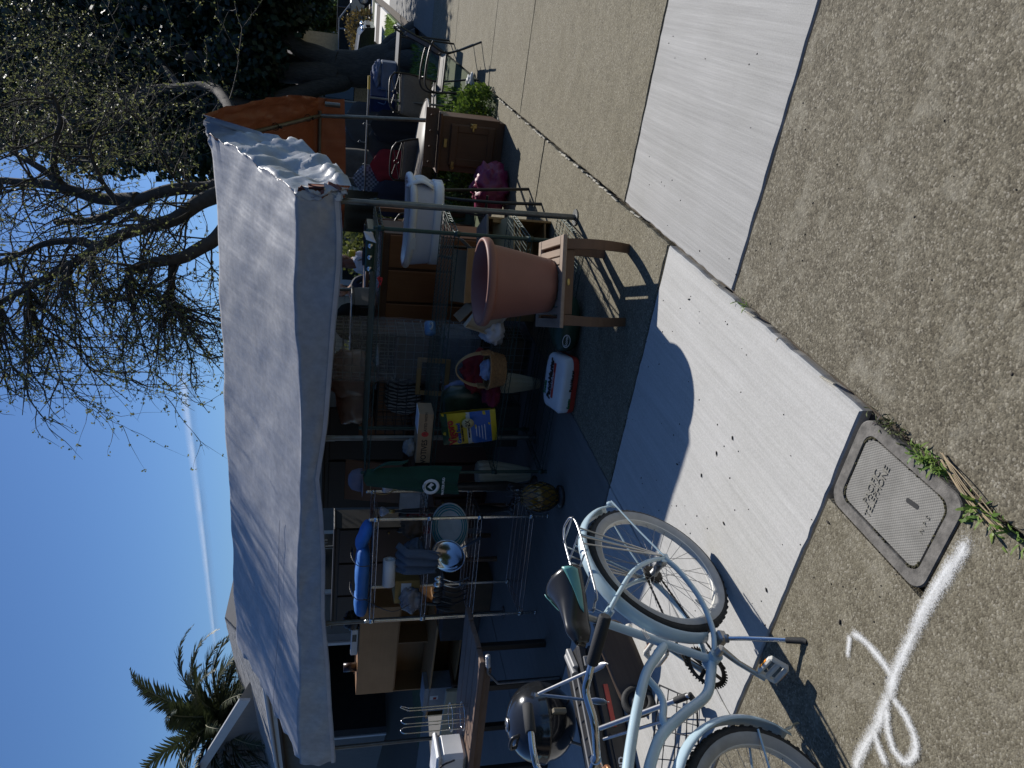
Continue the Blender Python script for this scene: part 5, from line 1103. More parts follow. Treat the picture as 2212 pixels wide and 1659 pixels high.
b = MB(); a, c = py(747, 235, 12.2), py(747, 410, 12.5); b.tube([(a.x+.1, 12.25, 1.60), (c.x-.2, 12.55, 1.60)], .012, 8); b.tube([(a.x+.1, 12.25, 1.60), (a.x+.1, 12.25, 0)], .012, 8); b.tube([(c.x-.2, 12.55, 1.60), (c.x-.2, 12.55, 0)], .012, 8); tag(b.build('clothes_rail', M_PIPE), 'plain clothes rail carrying the dark coats behind the canopy', 'clothes rail')
# tote, crate and cloth by the tree
p_ = py(820, 203, 12.2); bt_ = thing('blue_tote', 'blue plastic tote raised on a stand beneath the tree', 'tote', (p_.x, 12.2, p_.z-.22)); b = MB(); b.lathe([(.17, 0), (.20, .34), (.215, .34), (.215, .37), (.20, .37), (.165, .02), (0, .02)], 4, smooth=False, sx=1.5); b.build('tub', mat('blue plastic', (.010,.026,.10), .4, var=.15), bt_); b = MB(); b.tube(curve([(.1, -.16, .25), (.1, -.19, .14), (-.1, -.19, .14), (-.1, -.16, .25)], 4), .008, 6); b.build('handle', mat('pale blue plastic', (.05,.09,.18), .4), bt_)
ft = thing('folding_table', 'dark folding table carrying the blue tote and crate', 'table', (p_.x+.25, 12.25, 0)); tz = p_.z-.225
b = MB(); b.box((0, 0, tz-.015), (1.5, .6, .03), bev=.005); b.build('top', M_BLKP, ft)
for sx in (-1, 1):
    for sy in (-1, 1): b = MB(); b.tube([(sx*.6, sy*.24, 0), (sx*.6, sy*.24, tz-.03)], .014, 6); b.build('leg', M_DFR, ft)
p2_ = py(812, 160, 12.2); b = MB(); b.box((0, 0, .11), (.40, .30, .22), bev=.01); tag(b.build('crate', mat('grey blue crate', (.10,.12,.17), .6, var=.2), None, loc=(p2_.x, 12.2, tz)), 'grey-blue crate with cloth on it at the trunk', 'crate'); b = heap(.42, .32, .16, 31); tag(b.build('checked_cloth', cloth_mat('blue grey cloth', (.13,.15,.22)), None, loc=(p2_.x, 12.2, tz+.20)), 'crumpled blue-grey cloth on top of the crate', 'cloth')
b = heap(.34, .20, .10, 41, rough=.4); p_ = gz(1022, 190, 0); tag(b.build('white_rag', cloth_mat('white rag', (.72,.72,.70)), None, loc=(p_.x, p_.y, 0)), 'white rag dropped at the pavement edge under the chair', 'rag')
# ------------------------------------------------------------------ shrubs
M_BUSH = leafmat('bush leaves', (.05,.10,.012), (.17,.25,.035), .4)
def bush(name, label, x, y, w, h, n, size, seed, m=M_BUSH, group=None, z=0):
    t = thing(name, label, 'shrub', (x, y, z), group=group); rnd = random.Random(seed); b = MB(); s_ = MB()
    for k in range(max(6, n//160)):
        a = rnd.random()*6.28; r = w*.38*sqrt(rnd.random()); s_.tube([(0, 0, 0), (r*cos(a)*.4, r*sin(a)*.4, h*.3), (r*cos(a), r*sin(a), h*rnd.uniform(.5, .9))], [.012, .008, .003], 5)
    s_.build('stems', M_TWIG, t)
    for k in range(n):
        a = rnd.random()*6.28; e = math.acos(rnd.uniform(-.15, 1)); q = rnd.uniform(.55, 1)**.6*(1+.22*noise.noise(V((cos(a)*2, sin(a)*2, e*2+seed)))); p = V((cos(a)*sin(e)*w/2*q, sin(a)*sin(e)*w/2*q, max(.01, h*.15+cos(e)*h*.8*q)))
        d = V((rnd.gauss(0, .6)+cos(a)*.5, rnd.gauss(0, .6)+sin(a)*.5, rnd.gauss(.4, .5))).normalized(); L_s = size*rnd.uniform(.6, 1.3); o = d.orthogonal().normalized()*L_s*.3
        b.add([p, p+d*L_s*.5+o, p+d*L_s, p+d*L_s*.5-o], [(0, 1, 2, 3)])
    b.build('foliage', m, t); return t
bush('low_shrub', 'low bright green shrub at the pavement edge beside the icebox', -1.27, 8.72, .56, .42, 2200, .045, 1)
bush('low_shrub', 'sunlit shrub under the sideways patio chair', -1.55, 9.65, .60, .40, 1500, .05, 2)
bush('low_shrub', 'green shrub glimpsed beneath the bassinet', -2.45, 9.9, .8, .55, 1500, .06, 3)
bush('low_shrub', 'shrub seen between icebox and bassinet', -2.15, 8.75, .5, .4, 1200, .05, 5)
# ================================================================== middle: chrome shelf goods, behind the shelves
CH = Matrix.Translation((-4.09, 4.56, DZ)) @ Rz(radians(10.3))
def cpos(x, y, z): p = CH @ V((x, y, z)); return p
C1, C2, C3 = .958, .568, 1.358
lv_ = thing('life_vest', 'bright blue life vest folded on top of the chrome shelf', 'life vest', cpos(-.06, -.05, C3), radians(10))
M_LV = mat('blue nylon', (.035,.16,.48), .6, var=.15, scale=9, bmp=.4, bscale=18)
b = pillow(.46, .28, .11, m=T(-.04, 0, .06), p=3, seed=2, nz=.14); b.build('front_panel', M_LV, lv_); b = pillow(.24, .22, .09, m=T(.26, .03, .055) @ Ry(.35), p=2.4, seed=5, nz=.16); b.build('back_panel', M_LV, lv_); b = pillow(.24, .22, .11, m=T(-.33, 0, .06), p=2.6, seed=8, nz=.1); b.build('collar', M_LV, lv_)
for x in (-.20, .10): b = MB(); b.tube(curve([(x, -.16, .0), (x, -.155, .10), (x+.01, -.05, .145), (x, .10, .14)], 5), .012, 6, flat=.25); b.build('strap', M_BLKP, lv_)
b = MB(); b.tube(curve([(-.20, -.15, .05), (-.24, -.20, -.05), (-.28, -.22, -.18), (-.24, -.20, -.30)], 5), .008, 6, flat=.4); b.build('loose_strap', M_BLKP, lv_)
tw_ = thing('grey_towel', 'grey striped towel hanging off the middle of the chrome shelf', 'towel', cpos(.05, -.10, C1), radians(10)); b = MB()
b.grid(lambda u, v: ((u-.5)*.26*(1-.35*v)+.05*v, -.13+.20*max(0, .5-v)*1.1-.05*v+.018*sin(u*19+v*4), .03+.12*(1-v)*(v < .5)+.05*(v < .5)-.22*max(0, v-.45)+.014*sin(u*23)), 26, 20); b.build('cloth', cloth_mat('blue grey towel', (.10,.12,.15)), tw_, solid=.012); b = heap(.24, .22, .14, 12); b.build('folded_end', cloth_mat('blue grey towel', (.10,.12,.15)), tw_, loc=(.0, .03, .0))
b = heap(.20, .18, .16, 77); tag(b.build('brown_cap', cloth_mat('brown tweed', (.11,.07,.045)), None, loc=cpos(.22, .05, C1)), 'brown tweed bundle on the second chrome tier', 'bundle')
yb = thing('yellow_box', 'yellow-tan carton at the left of the second chrome tier', 'carton', cpos(-.30, .02, C1), radians(14)); b = MB(); b.box((0, 0, .10), (.20, .22, .20), bev=.004); b.build('body', mat('yellow card', (.34,.22,.07), .7), yb); b = MB(); b.box((.02, -.112, .11), (.12, .002, .08)); b.build('label', M_WHITEP, yb)
b = MB(); b.lathe([(.02, 0), (.05, 0), (.05, .22), (.02, .22), (.02, 0)], 18, m=Ry(pi/2), cap=False); tag(b.build('paper_roll', M_WHITEP, None, loc=cpos(-.20, -.12, C1+.20)+V((0, 0, .055)), rot=(0, 0, .3)), 'white paper roll lying on the yellow carton', 'paper roll')
b = heap(.22, .16, .16, 91); tag(b.build('clear_bag', mat('milky plastic', (.30,.30,.34), .25, alpha=.6), None, loc=cpos(-.34, -.13, C1)), 'crumpled clear plastic bag at the left post of the chrome shelf', 'plastic bag')
fp = thing('frying_pan', 'shiny frying pan standing on edge on the third chrome tier', 'frying pan', cpos(.10, -.17, C2+.05), radians(14)); PM = T(0, 0, .14) @ Rx(radians(68)) @ Rz(radians(-50))
b = MB(); b.lathe([(0, .0), (.10, .0), (.125, .022), (.138, .045), (.133, .045), (.12, .024), (.098, .005), (0, .004)], 36, m=PM); b.build('bowl', M_CHROME, fp); b = MB(); b.tube([PM @ V((.135, 0, .04)), PM @ V((.20, 0, .06))], .008, 8, flat=.6); b.build('handle_arm', M_CHROME, fp); b = MB(); b.tube([PM @ V((.19, 0, .058)), PM @ V((.25, 0, .075)), PM @ V((.34, 0, .08))], [.011, .014, .013], 8, flat=.7); b.build('handle', M_BLKP, fp)
tp_l = thing('teal_platter', 'white platter with teal bands leaning behind the frying pan', 'platter', cpos(.24, .02, C2+.01), radians(14)); PM = T(0, 0, .155) @ Rx(radians(72))
b = MB(); b.lathe([(0, .0), (.10, 0), (.165, .02), (.168, .026), (.10, .008), (0, .008)], 40, m=PM @ Matrix.Diagonal((1.25, .9, 1, 1))); b.build('plate', mat('white glaze', (.5,.52,.5), .2), tp_l)
for r in (.115, .135, .152): b = MB(); b.ring(r, .0045, (0, 0, .010+(r-.1)*.3), 40, 6, m=PM @ Matrix.Diagonal((1.25, .9, 1, 1))); b.build('teal_band', mat('teal glaze', (.02,.22,.24), .25), tp_l)
for k in range(5):
    b = MB(); x = -.12-.05*k; b.tube(curve([cpos(x, -.18, C2+.02), cpos(x-.01, -.22, C2+.13), cpos(x+.02, -.21, C2+.24)], 5), .006, 6)
    c_ = cpos(x+.02, -.21, C2+.26); b.ball(c_, (.03, .012, .04) if k != 1 else (.04, .02, .045), 10, 8); tag(b.build('ladle' if k == 1 else 'kitchen_utensil', M_CHROME if k < 2 else M_BLKP), ['steel spatula leaning by the frying pan', 'steel ladle standing left of the frying pan', 'black spoon beside the steel ladle', 'black turner second from the left post', 'black slotted spoon nearest the left chrome post'][k], 'utensil', 'kitchen utensils on the chrome shelf')
b = MB(); rnd = random.Random(3)
for k in range(60): a = rnd.random()*6.28; b.tube(curve([(0, 0, .0), (.03*cos(a), .03*sin(a), .03), (.06*cos(a), .06*sin(a), -.06-.05*rnd.random())], 4), .003, 4, cap=False)
mp_ = thing('mop_head', 'black stringy mop head hanging at the left chrome post', 'mop', cpos(-.42, -.10, .78)); b.build('strings', M_BLKP, mp_); b = MB(); b.tube([(0, 0, .0), (.0, .02, .12)], .012, 6); b.build('socket', M_BLKP, mp_)
# lamps with bulbs between the two shelf units
def lamp(label, x, y, z0, zt, harp):
    t = thing('table_lamp', label, 'lamp', (x, y, 0)); b = MB(); b.lathe([(.09, z0), (.09, z0+.02), (.03, z0+.05), (.02, z0+.12), (.045, z0+.25), (.02, zt-.18), (.012, zt-.16), (.012, zt-.10)], 16); b.build('base', M_DFR, t); b = MB(); b.lathe([(.014, zt-.11), (.018, zt-.105), (.018, zt-.06), (.014, zt-.055)], 12); b.build('socket', M_BRASS, t)
    b = MB(); b.lathe([(.013, zt-.06), (.018, zt-.045), (.040, zt-.015), (.044, zt+.005), (.038, zt+.02), (.0, zt+.028)], 16); b.build('bulb', mat('frosted bulb', (.62,.62,.70), .35), t)
    if harp: b = MB(); b.tube(curve([(-.02, 0, zt-.09), (-.07, 0, zt-.0), (-.05, 0, zt+.09), (0, 0, zt+.12), (.05, 0, zt+.09), (.07, 0, zt), (.02, 0, zt-.09)], 5), .003, 6); b.build('harp', M_BRASS, t)
p_ = py(833, 1053, 4.85); lamp('table lamp with bare bulb and harp beside the green shirt', p_.x, 4.85, DZ, p_.z, True)
p_ = py(826, 1105, 5.3); lamp('second bare-bulb lamp behind the right chrome post', p_.x, 5.3, DZ, p_.z, False)
for yy, lab in ((1145, 'dark red bottle behind the chrome shelf'), (1112, 'second dark red bottle by the right chrome post')):
    p_ = py(880, yy, 5.6); t = thing('red_bottle', lab, 'bottle', (p_.x, 5.6, .73)); b = MB(); b.lathe([(0, 0), (.04, 0), (.042, .01), (.042, .18), (.036, .21), (.016, .235), (0, .235)], 16); b.build('body', mat('dark red enamel', (.20,.01,.018), .3), t); b = MB(); b.lathe([(.022, .235), (.026, .29), (.014, .31), (0, .31)], 12); b.build('cap', M_BLKP, t)
wt_ = thing('white_table', 'small table with white panel behind the chrome shelf', 'table', (py(880, 1130, 5.75).x, 5.75, DZ)); b = MB(); b.box((0, 0, .70), (.75, .42, .02), bev=.003); b.build('top', M_RDW, wt_)
for sx in (-1, 1):
    for sy in (-1, 1): b = MB(); b.box((sx*.34, sy*.18, .345), (.035, .035, .69)); b.build('leg', M_RDW, wt_)
b = MB(); b.prism([(-.25, 0), (.25, 0), (.25, .28), (.05, .28)], 0, .01, m=T(0, .16, .712) @ Rx(pi/2)); tag(b.build('white_board', mat('grey white card', (.45,.46,.48), .7), None, loc=wt_.location), 'white cut card sheet standing on the table behind the red bottles', 'card sheet')
# green shirt hung on the end of the green shelf
gsx = thing('green_shirt', 'dark green t-shirt with white seal print hung on the end of the green shelf', 'shirt', (-3.30, 4.52, 0), radians(8)); M_GSH = cloth_mat('dark green cotton', (.012,.055,.035))
def shf(u, v, s_=-1):
    w = .14+.11*min(1, v*1.4); return ((u-.5)*w*1.0-.03*v+.04*(v > .45)*0, s_*.03*(1-abs(2*u-1)**2)+.016*sin(u*15+v*3)*v, 1.46-.70*v-.03*abs(2*u-1))
b = MB(); b.grid(lambda u, v: shf(u, v), 18, 18); b.grid(lambda u, v: shf(1-u, v, 1), 18, 18); b.build('body', M_GSH, gsx)
b = MB(); b.grid(lambda u, v: (.07+.09*v+.02*sin(v*5), -.02+.05*(u-.5)+.01*sin(u*9), 1.40-.24*v-.03*u), 6, 8); b.build('sleeve', M_GSH, gsx, solid=.006)
b = MB(); b.lathe([(.040, 0), (.064, 0), (.064, .002), (.040, .002), (.040, 0)], 32, m=T(-.055, -.050, .96) @ Rx(pi/2), cap=False); seal = b.build('seal_print', M_WHITEP, gsx); lettering('CRUZ', .024, M_GSH, seal, T(-.055, -.0525, 1.011) @ Rx(pi/2), depth=.0006); b = MB(); b.prism([(-.03, -.015), (.0, .026), (.034, .0), (.015, -.022), (.0, .0)], 0, .002, m=T(-.055, -.051, .96) @ Rx(pi/2)); b.build('seal_figure', M_WHITEP, seal); lettering('WATER PUD', .026, M_WHITEP, gsx, T(-.05, -.053, .868) @ Rx(pi/2), depth=.001, bold=.0006)
p_ = py(765, 1045, 4.75); b = MB(); b.lathe([(.0, .11), (.04, .105), (.075, .08), (.09, .03), (.092, 0), (.086, 0), (.08, .03)], 20); b.prism([(-.06, 0), (.06, 0), (.05, -.07), (0, -.085), (-.05, -.07)], 0, .006, m=T(0, -.08, .0)); tag(b.build('sun_hat', cloth_mat('grey lavender cap', (.14,.13,.17)), None, loc=(p_.x, 4.80, TT)), 'grey peaked hat on the left end of the top tier above the green shirt', 'hat')
# amber jar in a net
aj = thing('amber_jar', 'amber glass jar wrapped in dark netting on the ground between the shelf units', 'jar', (-3.27, 4.22, DZ)); b = MB(); b.lathe([(.075, 0), (.085, .012), (.085, .03), (.05, .045)], 20); b.build('foot', M_BLKP, aj)
b = MB(); b.lathe([(.05, .045), (.085, .08), (.108, .14), (.110, .19), (.095, .25), (.07, .29), (.05, .31)], 28); b.build('glass', mat('amber glass', (.16,.09,.015), .12, var=.3, scale=8), aj)
b = MB()
def jr(z): return lerp([(.045,.053),(.08,.088),(.14,.111),(.19,.113),(.25,.098),(.31,.053)], z)
for k in range(12):
    for s_ in (-1, 1): b.tube([(jr(.045+.265*i/10)*cos(2*pi*k/12+s_*i*.13), jr(.045+.265*i/10)*sin(2*pi*k/12+s_*i*.13), .045+.265*i/10) for i in range(11)], .003, 5, cap=False)
b.build('net', M_BLKP, aj, kind='stuff')
for k in range(9): a = 2*pi*k/9; b = MB(); b.tube(curve([(.03*cos(a), .03*sin(a), .31), (.05*cos(a), .05*sin(a), .37), (.085*cos(a), .085*sin(a), .41), (.10*cos(a), .10*sin(a), .39)], 4), .009, 6, flat=.3); b.build('crown_leaf', M_BLKP, aj)
# crates, wrapped grid rack, bagged bedding behind the green shelf
def grid_panel(b, w, h, n, k, y, m=None, r=.0025):
    for i in range(n+1): b.tube([(-w/2+w*i/n, y, 0), (-w/2+w*i/n, y, h)], r, 4, cap=False, m=m)
    for j in range(k+1): b.tube([(-w/2, y, h*j/k), (w/2, y, h*j/k)], r, 4, cap=False, m=m)
p_ = py(850, 756, 5.75); wr = thing('wrapped_rack', 'white wire grid rack wrapped in clear plastic film behind the green shelf', 'rack', (p_.x, 5.75, DZ))
for y in (-.17, .17): b = MB(); grid_panel(b, .42, 1.74, 6, 24, y); b.build('grid_panel', mat('grey wire', (.16,.165,.17), .5), wr, kind='stuff')
for sx in (-1, 1): b = MB(); grid_panel(b, .34, 1.74, 5, 24, 0, m=T(sx*.21, 0, 0) @ Rz(pi/2)); b.build('grid_side', mat('grey wire', (.16,.165,.17), .5), wr, kind='stuff')
m_, nt, bs = nodes_of('clear film'); bs.inputs['Base Color'].default_value = (.8,.82,.85,1); bs.inputs['Roughness'].default_value = .12; bs.inputs['Alpha'].default_value = .16; bs.inputs['Specular IOR Level'].default_value = 1.0; bump(nt, bs, noise_n(nt, 5, 6, .75, stretch=(1, 1, 5)), 1.0, .06); M_FILM = m_
b = MB(); b.grid(lambda u, v: (*[c*(1+.05*noise.noise(V((u*14, v*9, 1)))) for c in stad(u, .52, .44)], .55+1.2*v), 44, 24); b.build('film', M_FILM, wr)
for k in range(3): b = MB(); b.box((0, 0, .2+.4*k), (.40, .32, .30), bev=.01); b.build('packed_box', [mat('dark card', (.08,.055,.035), .85), mat('dull card', (.13,.135,.14), .85), mat('dark card', (.08,.055,.035), .85)][k], wr)
for k, (yy, xx, w, h, c, lab) in enumerate(((815, 745, .46, .42, (.36,.27,.25), 'pinkish bedding in a clear bag on top of the stacked crates'), (870, 760, .42, .34, (.30,.22,.20), 'second clear bag of pink bedding at the left of the stack'))):
    p_ = py(xx, yy, 5.85); b = pillow(w, .36, h, p=2.4, nz=.16, seed=20+k, nu=36, nv=22); tag(b.build('bedding_bag', mat('pink bag', (.20,.145,.13), .30, var=.2, scale=6, bmp=.8, bscale=9), None, loc=(p_.x, 5.9, 1.30+h/2)), lab, 'bag', 'bags of bedding')
sc_ = py(900, 845, 5.9); 
for k in range(3):
    t = thing('wire_crate', ['black wire crate at the bottom of the stack under the bedding bags', 'black wire crate in the middle of the stack', 'black wire crate at the top of the stack right under the bedding bags'][k], 'crate', (sc_.x, 5.92, DZ+.43*k), group='stacked black wire crates')
    for y in (-.2, .2): b = MB(); grid_panel(b, .72, .42, 8, 5, y, r=.004); b.build('panel', M_BLKP, t, kind='stuff')
    for sx in (-1, 1): b = MB(); grid_panel(b, .4, .42, 5, 5, 0, m=T(sx*.36, 0, 0) @ Rz(pi/2), r=.004); b.build('panel', M_BLKP, t, kind='stuff')
    b = MB(); b.box((0, 0, .425), (.72, .40, .006)); b.build('deck', M_BLKP, t)
m_, nt, bs = nodes_of('zebra print'); zb = nt.nodes.new('ShaderNodeTexWave'); zb.inputs['Scale'].default_value = 9; zb.inputs['Distortion'].default_value = 6; tc = nt.nodes.new('ShaderNodeTexCoord'); nt.links.new(tc.outputs['Object'], zb.inputs[0]); nt.links.new(ramp(nt, zb.outputs[0], [(.45, (.02,.02,.02)), (.55, (.32,.31,.30))]), bs.inputs[0]); bs.inputs['Roughness'].default_value = .85
b = pillow(.40, .16, .34, p=2.6, seed=44); p_ = py(868, 850, 5.6); tag(b.build('zebra_cushion', m_, None, loc=(sc_.x-.05, 5.92, DZ+.43*2+.18)), 'zebra print cushion stuffed in the top wire crate', 'cushion')
b = pillow(.36, .15, .26, p=2.6, seed=46); tag(b.build('white_cushion', cloth_mat('off white canvas', (.36,.35,.33)), None, loc=(sc_.x+.12, 5.80, DZ+.43*1+.15)), 'off-white canvas cushion in the middle wire crate', 'cushion')
pf = thing('picture_frame', 'tan wooden picture frame leaning low behind the green shelf', 'frame', (py(895, 815, 5.5).x, 5.5, .72), rot=(-.12, 0, .1))
for c, d in (((0, 0, .02), (.34, .02, .04)), ((0, 0, .26), (.34, .02, .04)), ((-.15, 0, .14), (.04, .021, .20)), ((.15, 0, .14), (.04, .021, .20))): b = MB(); b.box(c, d, bev=.004); b.build('moulding', M_OAK, pf)
# ================================================================== left: desk hutch, table, grill, tool box, cart, skateboard
M_BIRCH = wood('light maple veneer', (.38,.20,.075), (.48,.275,.12), 5, 0, bmp=0); M_BIRCHD = wood('maple edge', (.25,.13,.05), (.33,.18,.075), 5, 0, bmp=0)
hu = thing('desk_hutch', 'maple veneer desk hutch with open shelves at the left of the canopy', 'hutch', (-7.37, 6.5, DZ))
for nm, c, d, m_ in (('back_panel', (0, .30, .66), (1.50, .012, 1.24), M_BIRCHD), ('side', (-.75, .15, .62), (.02, .32, 1.24), M_BIRCHD), ('side', (.75, .15, .62), (.02, .32, 1.24), M_BIRCHD), ('top', (0, .15, 1.255), (1.52, .33, .022), M_BIRCHD), ('door_panel', (0, -.015, 1.03), (1.50, .02, .46), M_BIRCH), ('shelf', (0, .15, .79), (1.50, .30, .02), M_BIRCHD), ('divider', (.10, .15, .60), (.02, .30, .37), M_BIRCHD)): b = MB(); b.box(c, d, bev=.002); b.build(nm, m_, hu)
for nm, c, d, m_ in (('desk_top', (.0, -.10, .405), (1.62, .62, .024), M_BIRCH), ('desk_side', (-.78, -.10, .20), (.024, .60, .39), M_BIRCHD), ('desk_side', (.78, -.10, .20), (.024, .60, .39), M_BIRCHD), ('desk_shelf', (0, -.10, .10), (1.55, .58, .02), M_BIRCH), ('desk_back', (0, .18, .24), (1.55, .015, .30), M_BIRCHD)): b = MB(); b.box(c, d, bev=.002); b.build(nm, m_, hu)
b = MB(); b.box((0, 0, .045), (.44, .09, .085), bev=.008); pb = py(762, 1410, 6.6); ps = thing('power_strip', 'white boxed power strip lying on top of the hutch', 'power strip', (-7.25, 6.58, DZ+1.268)); b.build('box', M_WHITEP, ps); b = MB(); b.box((.08, -.0455, .05), (.12, .002, .05)); b.build('print', M_BLKP, ps)
b = MB(); b.lathe([(0, 0), (.055, 0), (.055, .16), (0, .16)], 18); jn = b.build('jar', mat('dark jar', (.05,.03,.025), .3), None, loc=(-7.75, 6.6, DZ+1.268)); tag(jn, 'dark round jar at the left on top of the hutch', 'jar')
b = heap(.28, .2, .18, 55); tag(b.build('black_pouch', M_BLKP, None, loc=(-6.95, 6.62, DZ+1.268)), 'black pouch at the right on top of the hutch', 'pouch')
# plank table
wtb = thing('plank_table', 'rough brown plank table behind the kettle grill', 'table', (0, 0, 0)); tc_ = gz(1037, 1432, .66); M_RPL = wood('rough brown plank', (.11,.066,.045), (.23,.155,.115), 7, 0, .7, .5)
wa = radians(9); TM = T(tc_.x, tc_.y, 0) @ Rz(wa)
for k in range(4): b = MB(); b.box((-.62, .075+.155*k, .64), (1.24+.02*(k % 2), .150, .04), bev=.006, m=TM); b.build('plank', M_RPL, wtb)
for x in (-.30, -1.1):
    for y in (.10, .52): b = MB(); b.box((x, y, .31), (.05, .05, .62), bev=.004, m=TM); b.build('leg', wood('shade black wood', (.010,.009,.008), (.022,.019,.017), 5, 2), wtb)  # legs coloured near-black to sink into the shade below the planks
b = MB(); b.box((-.6, .06, .59), (1.0, .03, .06), m=TM); b.build('apron', M_RPL, wtb)
p_ = TM @ V((-.06, -.07, .60)); b = MB(); b.lathe([(.0, 0), (.016, 0), (.018, .01), (.0155, .015), (.0155, .09), (.018, .095), (.018, .105), (0, .107)], 14, m=Ry(pi/2-.15) @ Rz(0))
for k in range(6): b.ring(.0165, .0022, n=12, k=4, m=Ry(pi/2-.15) @ T(0, 0, .022+.012*k))
pg_ = py(1055, 1440, 3.42); tag(b.build('handle_grip', mat('silver grip', (.55,.56,.57), .35, .5), None, loc=pg_), 'ribbed silver handle grip sticking out by the plank table corner', 'handle grip')
b = MB(); b.tube([pg_+V((.0, 0, 0)), pg_+V((-.12, .05, -.02)), pg_+V((-.28, .08, -.12)), V((pg_.x-.30, pg_.y+.1, DZ+.01))], .010, 8); tag(b.build('handle_rod', M_STEEL), 'steel rod carrying the ribbed silver grip', 'rod')
# chrome wire stand
cw = thing('wire_stand', 'chrome wire bottle stand on the plank table', 'wire stand', TM @ V((-.70, .22, .661)), wa)
for k, x in enumerate((-.06, .03)): b = MB(); b.tube(curve([(x, -.03, 0), (x, -.03, .26), (x, -.03, .44), (x+.0, -.02, .475), (x, .0, .485), (x, .02, .475), (x, .03, .44), (x, .03, .26), (x, .03, 0)], 4), .0038, 6); b.build('hoop', M_CHROME, cw)
b = MB(); b.tube(curve([(.12, 0, 0), (.12, 0, .40), (.13, 0, .45), (.16, 0, .50)], 5), .0038, 6); b.tube(curve([(.135, 0.01, 0), (.135, .01, .40), (.145, .01, .45), (.17, 0, .495)], 5), .0038, 6); b.build('arm', M_CHROME, cw)
for z in (.03, .12): b = MB(); b.ring(.10, .0035, (.03, 0, z), 28, 6); b.build('ring', M_CHROME, cw)
ck = thing('white_cooler', 'white plastic cooler at the picture edge on the plank table', 'cooler', TM @ V((-1.04, .17, .661)), wa); b = MB(); b.box((0, 0, .10), (.32, .24, .20), bev=.03); b.build('body', M_WHITEP, ck); b = MB(); b.box((0, 0, .215), (.34, .26, .035), bev=.014); b.build('lid', M_WHITEP, ck); b = MB(); b.tube(curve([(-.15, -.14, .10), (-.10, -.155, .21), (.10, -.155, .21), (.15, -.14, .10)], 4), .007, 6); b.build('handle', M_BLKP, ck)
# sunlit plank and carton deeper in
a, c = py(985, 1495, 5.6), py(985, 1605, 5.6); b = MB(); b.box((0, 0, .14), (abs(a.x-c.x)+.3, .05, .28), bev=.01); tag(b.build('pale_plank', wood('pale weathered board', (.38,.33,.22), (.55,.49,.35), 5, 0), None, loc=((a.x+c.x)/2-.1, 5.6, a.z-.16)), 'pale weathered board standing on crates behind the plank table', 'board')
b = MB(); b.box((0, 0, (a.z-.16)/2), (1.1, .4, a.z-.17), bev=.01); tag(b.build('dark_crate', mat('dark painted crate', (.03,.028,.026), .8), None, loc=((a.x+c.x)/2-.1, 5.75, 0)), 'dark crate supporting the pale board', 'crate')
lb_ = py(940, 1510, 6.1); t = thing('labelled_carton', 'grey carton with a small red and white label beside the hutch', 'carton', (lb_.x, 6.1, lb_.z-.18)); b = MB(); b.box((0, .12, .16), (.42, .26, .34), bev=.004); b.build('body', mat('grey card', (.3,.31,.33)), t); b = MB(); b.box((.04, -.012, .20), (.07, .002, .10)); lb2 = b.build('label', M_WHITEP, t); b = MB(); b.box((.03, -.0135, .19), (.04, .001, .04)); b.build('red_print', M_REDI, lb2)
t2 = thing('low_bench', 'low dark bench under the grey carton', 'bench', (lb_.x, 6.1, 0)); b = MB(); b.box((0, .12, lb_.z-.20), (.6, .34, .03)); b.build('seat', M_RDW, t2)
for sx in (-1, 1): b = MB(); b.box((sx*.25, .12, (lb_.z-.215)/2), (.03, .30, lb_.z-.215)); b.build('leg', M_RDW, t2)
# kettle grill
gc = py(1160, 1560, 2.9); kg = thing('kettle_grill', 'black enamel kettle grill at the left edge of the picture', 'grill', (gc.x, 2.9, DZ)); M_ENAM = mat('black enamel', (.018,.019,.021), .13, var=.3, scale=5, coat=.6); GR_ = .235; zr = gc.z-DZ-.03
b = MB(); b.lathe([(GR_*cos(a), zr-GR_*.92*sin(a)) for a in [radians(90-k*9) for k in range(11)]], 40); b.build('bowl', M_ENAM, kg)
b = MB(); b.lathe([(GR_*1.035, zr+.002), (GR_*1.045, zr+.012), (GR_*1.03, zr+.022)] + [(GR_*1.02*cos(a), zr+.022+GR_*.86*sin(a)) for a in [radians(k*9) for k in range(1, 11)]], 40); lid_ = b.build('lid', M_ENAM, kg)
b = MB(); b.lathe([(.0, 0), (.042, 0), (.042, .004), (0, .005)], 20, m=T(0, 0, zr+.022+GR_*.86)); b.build('vent_disc', M_ALU, lid_)
for k in range(3):
    a = 2*pi*k/3+.5; b = MB(); b.lathe([(0, 0), (.008, 0), (.008, .002), (0, .002)], 8, m=T(.024*cos(a), .024*sin(a), zr+.027+GR_*.86)); b.build('vent_hole', M_BLKP, lid_)
b = MB(); b.tube(curve([(-.05, -.12, zr+GR_*.74), (-.045, -.13, zr+GR_*.74+.05), (.045, -.13, zr+GR_*.74+.05), (.05, -.12, zr+GR_*.74)], 4), .012, 8); b.build('lid_handle', M_BLKP, lid_)
for k in range(3): a = 2*pi*k/3+.3; b = MB(); b.tube([(GR_*.6*cos(a), GR_*.6*sin(a), zr-GR_*.7), (GR_*.95*cos(a), GR_*.95*sin(a), 0)], .009, 8); b.build('leg', M_STEEL, kg)
b = MB(); b.box((GR_*.95, -.10, zr-.05), (.035, .03, .09), (0, .2, -.3), .004); b.build('wood_tab', wood('grey tab', (.2,.17,.12), (.34,.29,.2), 6, 2), kg)
h0 = py(1160, 1500, 2.68); 
tg = thing('tongs', 'steel grill tongs clipped to the grill rim', 'tongs', h0); 
